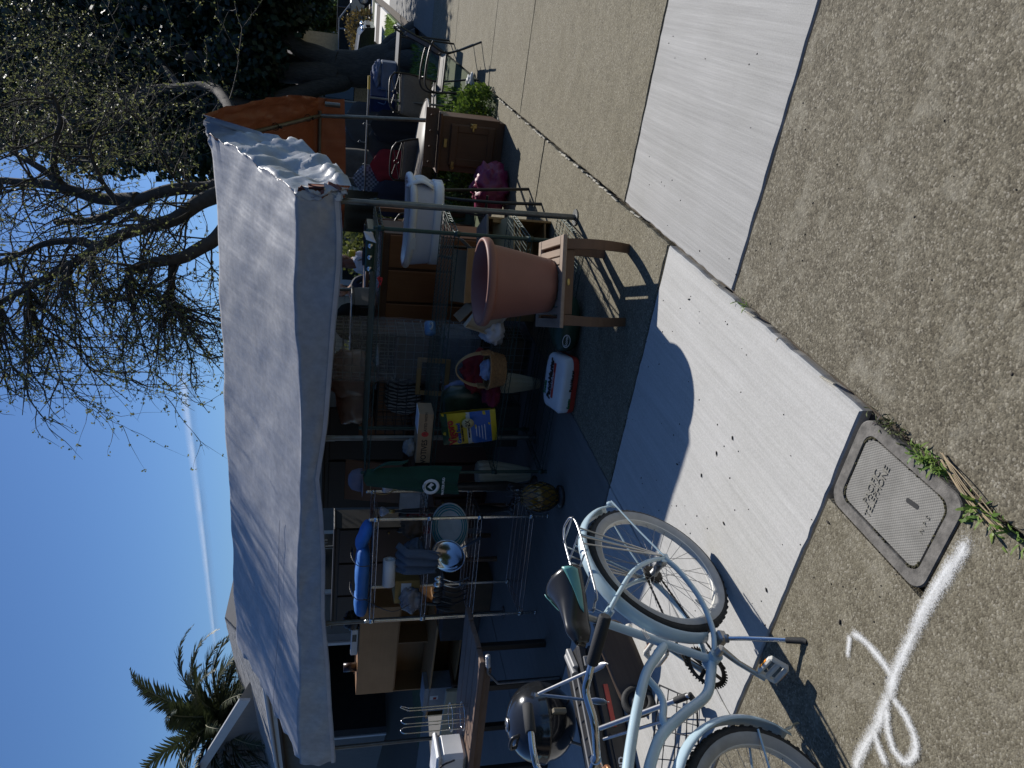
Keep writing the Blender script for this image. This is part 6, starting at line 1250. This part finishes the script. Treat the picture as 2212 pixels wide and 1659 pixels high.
for e in (py(1310, 1433, 2.45), py(1312, 1517, 2.50)):
    d_ = e-h0; b = MB(); b.tube([V((0, 0, 0)), d_*.4, d_*.75], [.009, .010, .009], 8, flat=.45); b.tube([d_*.74, d_*.84, d_*.95, d_], [.009, .020, .018, .004], 10, flat=.3)
    for k in range(7): b.ball(d_*(.80+.03*k)+V((0, 0, -.016)), .004, 6, 4)
    b.build('arm', M_ALU, tg)
b = MB(); b.tube([(0, 0, -.012), (0, 0, .012)], .012, 8); b.build('hinge', M_ALU, tg)
# tool box
tx = thing('tool_box', 'long black tool box with grey trim and red lettered label beside the grill', 'tool box', (-3.74, 2.60, DZ), radians(69)); M_TBX = mat('black tool box plastic', (.022,.022,.024), .5, var=.2, bmp=.2, bscale=80)
b = MB(); b.box((0, 0, .075), (.92, .27, .15), bev=.015); b.build('body', M_TBX, tx); b = MB(); b.box((0, 0, .185), (.94, .28, .06), bev=.014); lb3 = b.build('lid', M_TBX, tx)
for y in (-.05, .05): b = MB(); b.box((0, y, .2165), (.84, .022, .006), bev=.002); b.build('grey_rail', mat('grey plastic', (.25,.25,.25), .5), lb3)
for k in range(9): b = MB(); b.box((-.38+.095*k, .0, .2175), (.075, .06, .007), bev=.003); b.build('tread_pad', M_TBX, lb3)
for x in (-.36, .36): b = MB(); b.box((x, -.145, .15), (.06, .014, .08), bev=.004); b.build('latch', mat('grey plastic', (.25,.25,.25)), tx)
b = MB(); b.box((-.25, -.1395, .085), (.40, .005, .07), bev=.002); lp = b.build('label_plate', M_BLKP, tx); lettering('RIDGID', .055, M_WHITEP, lp, T(-.27, -.1428, .085) @ Rx(pi/2), depth=.001, bold=.0012)
b = MB(); b.box((.10, -.1395, .085), (.24, .005, .03), bev=.002); b.build('red_strip', mat('red print', (.42,.05,.035)), tx)
b = MB(); b.tube([(.30, -.10, .245), (.44, -.02, .245)], .022, 10); b.box((.40, -.06, .235), (.16, .05, .035), (0, 0, .5), .006); b.build('grey_handle', mat('grey plastic', (.25,.25,.25)), lb3)
# shopping cart lying folded on its side
A_ = gz(1490, 1502, .10); B_ = py(1297, 1573, 2.32)
sc = thing('shopping_cart', 'folded wire shopping cart with black taped handle lying under the bicycle', 'shopping cart', (0, 0, 0))
b = MB(); b.tube([B_, A_], .013, 10); b.tube([B_+V((-.05, -.03, -.02)), A_+V((-.06, -.04, -.03))], .008, 8); b.build('handle_tube', M_ALU, sc)
b = MB(); d_ = (A_-B_).normalized(); e_ = gz(1505, 1530, .03); b.tube([A_-d_*.10, A_-d_*.02, A_, (A_+e_)/2+V((.01, 0, 0)), e_], [.0165, .0165, .016, .015, .014], 8); b.build('taped_grip', M_RUB, sc)
g1, g2, g3, g4 = gz(1425, 1480, .10), gz(1505, 1515, .04), gz(1512, 1700, .03), gz(1400, 1700, .10); b = MB()
for i in range(5): t = i/4; b.tube([g1*(1-t)+g2*t, g4*(1-t)+g3*t], .0028, 5, cap=False)
for i in range(8): t = i/7; b.tube([g1*(1-t)+g4*t, g2*(1-t)+g3*t], .0028, 5, cap=False)
b.build('wire_side', M_BLKP, sc)
b = MB(); b.tube([g1, g2, g3, g4], .0055, 6, closed=True); b.build('side_frame', M_BLKP, sc)
wc_ = gz(1378, 1515, .09); b = MB(); b.ring(.07, .020, n=28, k=8, m=T(wc_.x, wc_.y, .09) @ Ry(pi/2-.3) @ Rx(.2)); b.build('wheel', M_RUB, sc); b = MB(); b.lathe([(0, -.012), (.052, -.012), (.052, .012), (0, .012)], 20, m=T(wc_.x, wc_.y, .09) @ Ry(pi/2-.3) @ Rx(.2)); b.build('wheel_disc', M_BLKP, sc)
# skateboard on edge
a, c = gz(1318, 1358, .20), gz(1380, 1512, .06); d_ = (c-a); L_k = d_.length+.12; ex = d_.normalized(); ez = V((.35, -.75, .55)); ez = (ez-ex*ez.dot(ex)).normalized(); ey = ez.cross(ex); mid = (a+c)/2
SM = Matrix(((ex.x, ey.x, ez.x, mid.x), (ex.y, ey.y, ez.y, mid.y), (ex.z, ey.z, ez.z, mid.z), (0, 0, 0, 1)))
skb = thing('skateboard', 'worn brown skateboard deck leaning under the bicycle', 'skateboard'); skb.location = SM.translation; skb.rotation_euler = SM.to_euler()
b = MB(); b.grid(lambda u, v: ((v-.5)*L_k, (u-.5)*.20*(1-abs(2*v-1)**5)**.5 if True else 0, .05*abs(2*v-1)**4), 8, 28); b.build('deck', wood('worn deck', (.075,.05,.034), (.15,.105,.07), 5, 0), skb, solid=.012)
for x in (-.16, .16):
    b = MB(); b.tube([(x, -.07, -.05), (x, .07, -.05)], .008, 8); b.box((x, 0, -.025), (.05, .05, .035), bev=.006); tr_ = b.build('truck', M_ALU, skb)
    for sg in (-1, 1): b = MB(); b.lathe([(0, -.015), (.022, -.015), (.026, -.008), (.026, .008), (.022, .015), (0, .015)], 16, m=T(x, sg*.085, -.05) @ Rx(pi/2)); b.build('wheel', M_CREAM, tr_)
# ================================================================== furniture deep under the canopy; black pieces added to deepen the shade
M_MAHO = wood('red mahogany', (.035,.010,.006), (.075,.022,.012), 5, 0); M_BLKW = wood('shade black wood', (.010,.009,.008), (.022,.019,.017), 5, 2)  # the near-black wood makes the back of the canopy read as deep shade
def cupboard(name, label, x0, x1, y, d, h, m, doors, z0=0.0):
    t = thing(name, label, 'cupboard', ((x0+x1)/2, y, DZ+z0)); w = x1-x0; b = MB(); b.box((0, d/2, h/2), (w, d, h), bev=.006); b.build('carcass', m, t)
    for k in range(doors): b = MB(); b.box((-w/2+w*(k+.5)/doors, -.01, h*.5), (w/doors-.03, .02, h-.10), bev=.006); q = b.build('door', m, t); b = MB(); b.ball((-w/2+w*(k+.5)/doors+(w/doors*.38), -.03, h*.55), .014, 8, 6); b.build('knob', M_BRASS, q)
    b = MB(); b.box((0, d/2-.01, h+.012), (w+.04, d+.04, .024), bev=.004); b.build('top', m, t); return t
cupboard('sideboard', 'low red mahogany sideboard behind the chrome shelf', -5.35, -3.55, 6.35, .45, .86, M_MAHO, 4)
cupboard('backdrop_wardrobe', 'tall black wardrobe added as dark backdrop between the canopy poles', -5.9, -4.45, 7.45, .55, 1.72, M_BLKW, 2)
cupboard('backdrop_cupboard', 'black cupboard added as dark backdrop behind the bagged bedding', -4.42, -3.20, 7.5, .5, 1.45, M_BLKW, 2)
cupboard('backdrop_bookcase', 'bookcase added as dark backdrop behind the hutch near the garage', -8.4, -6.6, 7.9, .4, 1.55, M_BLKW, 3)
cupboard('backdrop_cabinet', 'black cabinet added as dark backdrop left of the brown three-door cabinet', -4.15, -3.75, 7.0, .4, 1.15, M_BLKW, 1)
for k, (x, y, w, h, r, lab) in enumerate(((-4.0, 6.55, .7, .5, .3, 'leaning brown board on the mahogany sideboard'), (-5.0, 6.6, .55, .62, -.25, 'second leaning brown board on the sideboard at left'))):
    b = MB(); b.box((0, 0, h/2), (w, .025, h), bev=.004); tag(b.build('leaning_board', M_BRWN, None, loc=(x, y+.12, DZ+.885), rot=(-.15, 0, r*.2)), lab, 'board')
for k, (x, y, w, d, h, c, lab) in enumerate(((-6.25, 6.0, .5, .4, .42, (.05,.045,.045), 'dark storage carton on the ground right of the hutch'), (-5.6, 5.7, .42, .36, .5, (.09,.055,.03), 'brown carton stacked by the front pole'), (-3.55, 5.75, .4, .35, .62, (.03,.025,.022), 'dark carton between the green shelf and the sideboard'))):
    t = thing('storage_carton', lab, 'carton', (x, y, DZ), .1*k); b = MB(); b.box((0, 0, h/2), (w, d, h), bev=.006); b.build('body', mat('carton %d' % k, c, .8), t); b = MB(); b.box((0, 0, h+.004), (w*.98, .05, .006)); b.build('tape', mat('brown tape', (.12,.08,.04), .4), t)
# ================================================================== people behind the tables
def person(label, x, y, rz, hgt, hair, top, bot, skin=(.32,.19,.13), hairlen=.10, lean=0.0):
    t = thing('person', label, 'person', (x, y, 0), rz); k = hgt/1.70
    me = bpy.data.meshes.new('body')
    J = [(0,0,.93),(0,.01,1.12),(0,.01,1.30),(0,0,1.42),(0,-.01,1.49),(0,-.02,1.56),   # pelvis spine chest neckbase neck head
         (.17,.0,1.38),(.24,.02,1.12),(.22,-.12,.92),(.21,-.17,.86),(-.17,.0,1.38),(-.24,.02,1.12),(-.20,-.14,.95),(-.19,-.20,.90),
         (.09,0,.88),(.10,-.01,.50),(.10,.02,.10),(.10,-.10,.04),(-.09,0,.88),(-.10,-.02,.50),(-.10,.02,.10),(-.10,-.10,.04)]
    Ed = [(0,1),(1,2),(2,3),(3,4),(4,5),(3,6),(6,7),(7,8),(8,9),(3,10),(10,11),(11,12),(12,13),(0,14),(14,15),(15,16),(16,17),(0,18),(18,19),(19,20),(20,21)]
    Rr = [(.15,.11),(.14,.10),(.16,.11),(.10,.08),(.052,.055),(.055,.06),(.06,.06),(.045,.045),(.034,.034),(.03,.04),(.06,.06),(.045,.045),(.034,.034),(.03,.04),(.085,.085),(.06,.06),(.042,.045),(.035,.03),(.085,.085),(.06,.06),(.042,.045),(.035,.03)]
    me.from_pydata([(p[0]*k, p[1]*k - lean*max(0, p[2]-.9)*k, p[2]*k) for p in J], Ed, []); o = bpy.data.objects.new('body', me); COL.objects.link(o); o.parent = t
    sk = o.modifiers.new('Skin', 'SKIN'); 
    lay = me.skin_vertices[0].data if me.skin_vertices else None
    if lay is None: bm = bmesh.new(); bm.from_mesh(me); bm.verts.layers.skin.verify(); bm.to_mesh(me); bm.free(); lay = me.skin_vertices[0].data
    for i, v in enumerate(lay): v.radius = (Rr[i][0]*k, Rr[i][1]*k); v.use_root = (i == 0)
    md = o.modifiers.new('Subdivision', 'SUBSURF'); md.levels = 1; md.render_levels = 1
    m, nt, bs = nodes_of('clothes '+label[:12]); tc = nt.nodes.new('ShaderNodeTexCoord'); sp = nt.nodes.new('ShaderNodeSeparateXYZ'); nt.links.new(tc.outputs['Object'], sp.inputs[0])
    r = ramp(nt, sp.outputs[2], [(0, bot), (1, top)]); rn_ = r.node; rn_.color_ramp.interpolation = 'CONSTANT'; mr = nt.nodes.new('ShaderNodeMapRange'); mr.inputs[1].default_value = 0; mr.inputs[2].default_value = 1.8*k; nt.links.new(sp.outputs[2], mr.inputs[0]); nt.links.new(mr.outputs[0], rn_.inputs[0])
    e = rn_.color_ramp.elements; e[0].position = 0; e[1].position = .52; q = e.new(.812); q.color = c4(skin); nt.links.new(r, bs.inputs[0]); bs.inputs['Roughness'].default_value = .85; me.materials.append(m)
    hx, hy, hz = 0, (-.02-lean*.72)*k, 1.60*k
    def hf(p): return 1 - .10*max(0, -p.z)*(p.y > -.2) + (.12 if p.y < -.85 and -.3 < p.z < .05 and abs(p.x) < .2 else 0)
    b = MB(); b.ball((hx, hy, hz), (.078*k, .095*k, .118*k), 20, 16, fn=hf); hd = b.build('head', mat('skin', skin, .55, var=.06), t)
    for sg in (-1, 1):
        b = MB(); b.ball((hx+sg*.030*k, hy-.085*k, hz+.005*k), (.012*k, .007*k, .007*k), 8, 6); b.build('eye', M_BLKP, hd); b = MB(); b.ball((hx+sg*.079*k, hy+.005, hz-.005), (.012, .022, .032), 8, 6); b.build('ear', mat('skin', skin), hd)
    b = MB(); b.ball((hx, hy-.098*k, hz-.022*k), (.013, .018, .022), 8, 6); b.build('nose', mat('skin', skin), hd); b = MB(); b.ball((hx, hy-.083*k, hz-.062*k), (.024, .008, .006), 8, 6); b.build('mouth', mat('lips', (.25,.08,.07), .5), hd)
    b = MB(); b.ball((hx, hy+.016*k, hz+.018*k), (.092*k, .100*k, .122*k), 22, 16, fn=lambda p: (1+.05*noise.noise(p*7)) if not (p.y < -.35 and p.z < .5) else .55)
    if hairlen > .15: b.ball((hx, hy+.055*k, hz-.12*k), (.092*k, .055*k, hairlen*k), 18, 14, fn=lambda p: 1+.08*noise.noise(p*9))
    b.build('hair', mat('hair '+label[:10], hair, .5, var=.4, scale=60, stretch=(8, 8, 1), bmp=.5, bscale=80), t); return t
pA = py(757, 566, 10.6); person('person with long reddish hair and a pale top standing behind the brown cabinet', pA.x, 10.6, radians(150), 1.62, (.11,.035,.018), (.50,.52,.56), (.02,.025,.05), hairlen=.24)
pB = py(752, 628, 10.0); person('person with short dark hair in a navy top seen between canopy and shelf', pB.x, 10.0, radians(20), 1.66, (.012,.010,.009), (.012,.016,.032), (.02,.02,.022))
for k, (xx, yy, h, c, lab) in enumerate(((755, 695, .95, (.012,.018,.018), 'black coat with white tag hung left of the dark haired person'), (750, 455, .45, (.012,.012,.014), 'short black jacket hung at the right behind the green shelf'))):
    p_ = py(xx, yy, 8.35); garment('dark_coat', lab, p_.x, 8.35, 1.70, .46, h, c, 30+k, .2, 'dark coats hung from the rear canopy rail')
    if k == 0: b = MB(); b.box((.16, -.06, 1.36), (.07, .004, .10), (0, .5, 0)); b.build('paper_tag', M_WHITEP, [o for o in bpy.data.objects if o.get('label') == lab][0])
yt = py(738+50, 535, 9.2); pz_ = thing('spray_bottle', 'white bottle with yellow cap on the back table', 'bottle', (py(775, 548, 9.2).x, 9.2, py(790, 548, 9.2).z)); b = MB(); b.lathe([(0, 0), (.035, 0), (.038, .08), (.02, .12), (.02, .13)], 14); b.build('body', M_WHITEP, pz_); b = MB(); b.box((0, 0, .17), (.08, .06, .08), bev=.01); b.build('cap', mat('yellow cap', (.5,.45,.02), .5), pz_)
bt2 = thing('back_table', 'long back table carrying the yellow-capped bottle', 'table', (pz_.location.x-.6, 9.25, 0)); zb_ = pz_.location.z-.002; b = MB(); b.box((0, .05, zb_-.02), (2.4, .6, .04)); b.build('top', M_RDW, bt2)
for sx in (-1, 1):
    for sy in (-1, 1): b = MB(); b.box((sx*1.1, .05+sy*.25, (zb_-.04)/2), (.05, .05, zb_-.04)); b.build('leg', M_RDW, bt2)
# ================================================================== background houses
M_SIDING = mat('grey green siding', (.34,.335,.29), .85, var=.06, scale=3); M_GLASS = mat('dark glass', (.02,.025,.03))
def house(name, label, loc, rz, W_, D_, Hh, wallm, roofm, wins, rise=.42, boards=0):
    t = thing(name, label, 'house', loc, rz); b = MB(); b.box((0, D_/2, Hh/2), (W_, D_, Hh)); b.build('wall', wallm, t)
    if boards:
        for k in range(boards): z = Hh*(k+.5)/boards; b = MB(); b.box((0, -.012, z), (W_, .02, Hh/boards-.018), (.06, 0, 0)); b.build('siding_board', wallm, t)
    b = MB(); rh = W_*0+D_/2*rise; b.add([(-W_/2-.4, -.5, Hh-.1), (W_/2+.4, -.5, Hh-.1), (W_/2+.4, D_/2, Hh+rh), (-W_/2-.4, D_/2, Hh+rh), (-W_/2-.4, D_+.5, Hh-.1), (W_/2+.4, D_+.5, Hh-.1)], [(0, 1, 2, 3), (3, 2, 5, 4), (0, 3, 4), (1, 5, 2)]); b.build('roof', roofm, t, solid=.12)
    for (x, z, w, h) in wins:
        b = MB(); b.box((x, -.05, z), (w+.16, .10, h+.16), bev=.01); f = b.build('window_frame', M_TRIM, t); b = MB(); b.box((x, -.105, z), (w, .012, h)); b.build('pane', M_GLASS, f); b = MB(); b.box((x, -.114, z), (w, .012, .035)); b.build('muntin', M_TRIM, f); b = MB(); b.box((x, -.10, z-h/2-.12), (w+.3, .16, .06)); b.build('sill', M_TRIM, f)
    return t
hq = py(790, 600, 15.5); house('neighbour_house', 'grey-green clapboard house with white window glimpsed under the canopy', (hq.x-.2, 15.5, 0), radians(24), 6.4, 5, 2.4, M_SIDING, M_SHING, [(.3, 1.45, .9, 1.1), (-2.0, 1.45, .9, 1.1)], boards=14, rise=.16)
nbh = [o for o in bpy.data.objects if o.name == 'neighbour_house'][0]
for k in range(5): b = MB(); b.box((-2.9+1.45*k, -1.3, 1.2), (.11, .11, 2.4), bev=.01); b.build('porch_post', M_TRIM, nbh)
b = MB(); b.box((0, -1.3, 2.42), (6.4, .14, .16)); b.build('porch_beam', M_TRIM, nbh)
for k in range(7): b = MB(); b.box((2.2+.001*k, -1.25+.0*k, .9+.16*k), (1.5, .03, .12), (.5, 0, 0)); b.build('white_louvre', M_TRIM, nbh)
fh = py(700, 40, 62); house('far_house', 'grey two-storey house far down the street right of the trunk', (fh.x-1, 62, 0), radians(10), 13, 10, 4.3, mat('mid grey stucco', (.26,.265,.27), .9), mat('dark roof', (.10,.095,.09), .9), [(-2, 3.1, 1.6, 1.1), (3, 3.0, 1.2, 1.2), (3, 1.2, 1.4, 1.2)])
f2 = py(700, 212, 40); house('tan_house', 'tan house with railing seen left of the trunk', (f2.x-2, 40, 0), radians(12), 10, 8, 3.4, mat('tan stucco', (.38,.29,.17), .9), mat('brown roof', (.09,.07,.06), .9), [(2.2, 1.9, 1.2, 1.3), (-1.5, 1.9, 1.2, 1.3)])
rl = thing('stair_railing', 'brown stair railing climbing to the far grey house', 'railing', (fh.x+1.6, 58, 1.4)); 
for k in range(14): b = MB(); b.box((-1.8+.28*k, 0, .5+.09*k), (.05, .05, 1.0)); b.build('baluster', mat('rail brown', (.14,.09,.07), .8), rl)
b = MB(); b.tube([(-1.9, 0, .95), (2.0, 0, 2.25)], .05, 6); b.build('handrail', mat('rail brown', (.14,.09,.07)), rl)
b = MB(); b.prism([(-1.9, -1.4), (2.1, -1.4), (2.1, 1.2), (-1.9, -.1)], .1, 1.2, m=Rx(pi/2)); b.build('stair_wall', mat('mid grey stucco', (.26,.265,.27)), rl)
# ================================================================== vehicles
def car(label, loc, rz, body, L_c, W_c, H_c, kind='car', name='parked_car'):
    t = thing(name, label, kind, loc, rz, 'cars parked in the drives'); hl = L_c/2; hw = W_c/2
    low = [(-hl, .30), (-hl+.05, .62), (-hl+.30, .80), (-hl*.52, .90), (hl*.62, .92), (hl-.06, .86), (hl, .55), (hl-.02, .30)]
    b = MB(); N = len(low)
    for sgn in (1,):
        vs = [(x, -hw, z) for x, z in low] + [(x, -hw+.10, z+.04*(z > .7)) for x, z in low] + [(x, hw-.10, z+.04*(z > .7)) for x, z in low] + [(x, hw, z) for x, z in low]
        fs = [tuple(range(N)), tuple(range(4*N-1, 3*N-1, -1))] + [(k*N+i, k*N+(i+1) % N, (k+1)*N+(i+1) % N, (k+1)*N+i)[::-1] for k in range(3) for i in range(N)]
        b.add(vs, fs, False)
    pm_ = mat('paint '+label[:10], body, .25, .2, var=.08, coat=.7); b.build('body', pm_, t)
    cab = [(-hl*.50, .90), (-hl*.20, H_c-.04), (hl*.50, H_c), (hl*.86, .92)]
    b = MB(); b.add([(x, sg*(hw-.06-.14*(z > 1)), z) for sg in (-1, 1) for x, z in cab], [(0, 1, 2, 3), (7, 6, 5, 4), (0, 4, 5, 1), (1, 5, 6, 2), (2, 6, 7, 3)]); b.build('glasshouse', M_GLASS, t)
    b = MB(); b.box(((cab[1][0]+cab[2][0])/2, 0, H_c+.0), (cab[2][0]-cab[1][0]+.1, W_c-.34, .05), bev=.02); b.build('roof', pm_, t)
    for sg in (-1, 1):
        for a, c in ((0, 1), (2, 3)): b = MB(); b.tube([(cab[a][0], sg*(hw-.055-.14*(cab[a][1] > 1)), cab[a][1]), (cab[c][0], sg*(hw-.055-.14*(cab[c][1] > 1)), cab[c][1])], .045, 6); b.build('pillar', pm_, t)
        b = MB(); b.tube([(0, sg*(hw-.05), .92), (.02, sg*(hw-.17), H_c-.02)], .04, 6); b.build('pillar', pm_, t)
        b = MB(); b.box((-hl*.42, sg*(hw+.08), .98), (.12, .16, .12), bev=.03); b.build('mirror', pm_, t)
        b = MB(); b.ball((-hl+.10, sg*(hw-.28), .70), (.10, .20, .07), 10, 8); b.build('headlight', M_CHROME, t); b = MB(); b.box((hl-.04, sg*(hw-.2), .74), (.06, .22, .14), bev=.02); b.build('tail_light', mat('red lens', (.3,.01,.01), .2), t)
        for x in (-hl*.62, hl*.60):
            b = MB(); b.lathe([(0, -.11), (.22, -.11), (.33, -.08), (.34, 0), (.33, .08), (.22, .11), (0, .11)], 24, m=T(x, sg*(hw-.10), .34) @ Rx(pi/2)); w_ = b.build('wheel', M_RUB, t); b = MB(); b.lathe([(0, 0), (.19, 0), (.21, .015), (.20, .02), (0, .03)], 16, m=T(x, sg*(hw+.015), .34) @ Rx(-pi/2 if sg > 0 else pi/2)); b.build('rim', M_ALU, w_)
    b = MB(); b.box((-hl-.01, 0, .52), (.04, W_c*.7, .16), bev=.015); b.build('grille', M_BLKP, t); return t
c1_ = gz(790, 40, 0); q_ = py(785, 40, 44); car('dark car with silver roof edge parked right of the trunk', (q_.x+.4, 44, .05), radians(184), (.03,.033,.04), 4.5, 1.8, 1.48)
q_ = py(790, 70, 40); car('silver-edged dark saloon in front of the far shrubs', (q_.x, 40.2, .05), radians(186), (.20,.21,.22), 4.4, 1.75, 1.42)
q_ = py(780, 235, 27); car('large black van parked behind the garments and round tote', (q_.x, 29.5, .05), radians(178), (.012,.013,.016), 5.0, 1.95, 1.95, 'van', 'parked_van')
# ================================================================== hedges, far trees
for k, (xx, yy, Y, w, h, n, sz, lab) in enumerate(((800, 548, 11.6, 1.1, 1.62, 3600, .08, 'sunlit hedge shrub behind the reddish haired person'), (800, 668, 12.2, 1.2, 1.35, 2600, .08, 'sunlit hedge shrub below the clapboard window'), (800, 485, 11.3, .9, 1.6, 2600, .08, 'leafy shrub at the right behind the green shelf'), (800, 775, 12.3, 1.2, 1.6, 2600, .08, 'leafy shrub behind the wrapped rack'), (795, 520, 12.9, 1.6, 1.8, 3000, .10, 'taller hedge shrub in front of the clapboard house'))):
    p_ = py(xx, yy, Y); bush('hedge_shrub', lab, p_.x, Y, w, h, n, sz, 50+k, leafmat('hedge leaves', (.07,.09,.02), (.22,.24,.07), .45), 'shrubs behind the sale')
for k, (xx, yy, Y, w, h, lab) in enumerate(((790, 60, 38.5, 1.6, 1.3, 'brown-leaved shrub in front of the parked cars'), (790, 95, 37.5, 1.2, 1.0, 'small brown shrub beside the trunk in the far garden'), (785, 5, 46, 1.8, 1.8, 'yellow-green shrub at the picture edge by the far lawn'))):
    p_ = py(xx, yy, Y); bush('garden_shrub', lab, p_.x, Y, w, h, 900, .14, 80+k, leafmat('brown leaves', (.10,.07,.02), (.24,.17,.05), .4) if k < 2 else M_BUSH, 'shrubs in the far gardens')
def far_tree(label, x, y, h, r, seed, n=70):
    t = thing('far_tree', label, 'tree', (x, y, 0), group='trees far down the street'); rnd = random.Random(seed); b = MB(); b.tube([(0, 0, -.1), (.1, 0, h*.4), (0, 0, h*.8)], [.30, .22, .08], 8)
    for k in range(7): a = k*.9; b.tube([(0, 0, h*.35+.04*k*h), (r*.5*cos(a), r*.5*sin(a), h*.6+.03*k*h)], [.10, .03], 6)
    b.build('trunk', M_BARK, t); b = MB()
    for k in range(n):
        a = rnd.random()*6.28; e = rnd.uniform(-.9, 1); q = r*sqrt(max(0, 1-e*e*.9))*sqrt(rnd.random()); leafquads(b, V((q*cos(a), q*sin(a), h*.66+e*h*.36)), 60, r*.28, .28, rnd)
    b.build('crown', leafmat('mid green leaves', (.02,.035,.014), (.07,.10,.03), .3), t)
p_ = py(705, 22, 50); far_tree('round green tree at the far gardens right of the trunk', p_.x, 50, 3.6, 1.25, 1, 90)
p_ = py(700, 330, 34); far_tree('dark tree behind the clothes rail', p_.x-3, 38, 6.5, 3, 2)
p_ = py(720, 100, 90); far_tree('distant street tree near the horizon', p_.x, 90, 7, 3.4, 3, 50)
# ================================================================== unseen house and trees added behind the camera to cut sky fill
house('fill_blocker_house', 'brown two-storey house added unseen behind the camera to block sky light', (-8.5, -6.5, 0), radians(180), 13, 8, 5.4, mat('brown shingle wall', (.10,.08,.065), .9), mat('dark roof', (.10,.095,.09)), [(-3.5, 1.6, 1.4, 1.2), (3.0, 1.6, 1.4, 1.2), (-3.5, 4.1, 1.2, 1.1), (3.0, 4.1, 1.2, 1.1)])
for k, (x, y, h, r, lab) in enumerate(((-4.2, -4.6, 6.5, 2.3, 'dark tree added unseen beside the fill-blocking house'), (1.2, -7.5, 8.0, 3.2, 'tree added unseen on the verge behind the camera to block sky light'), (-10.5, -3.9, 5.5, 2.2, 'tree added unseen behind the driveway side to block low sky light'))):
    far_tree(lab, x, y, h, r, 20+k, 110)
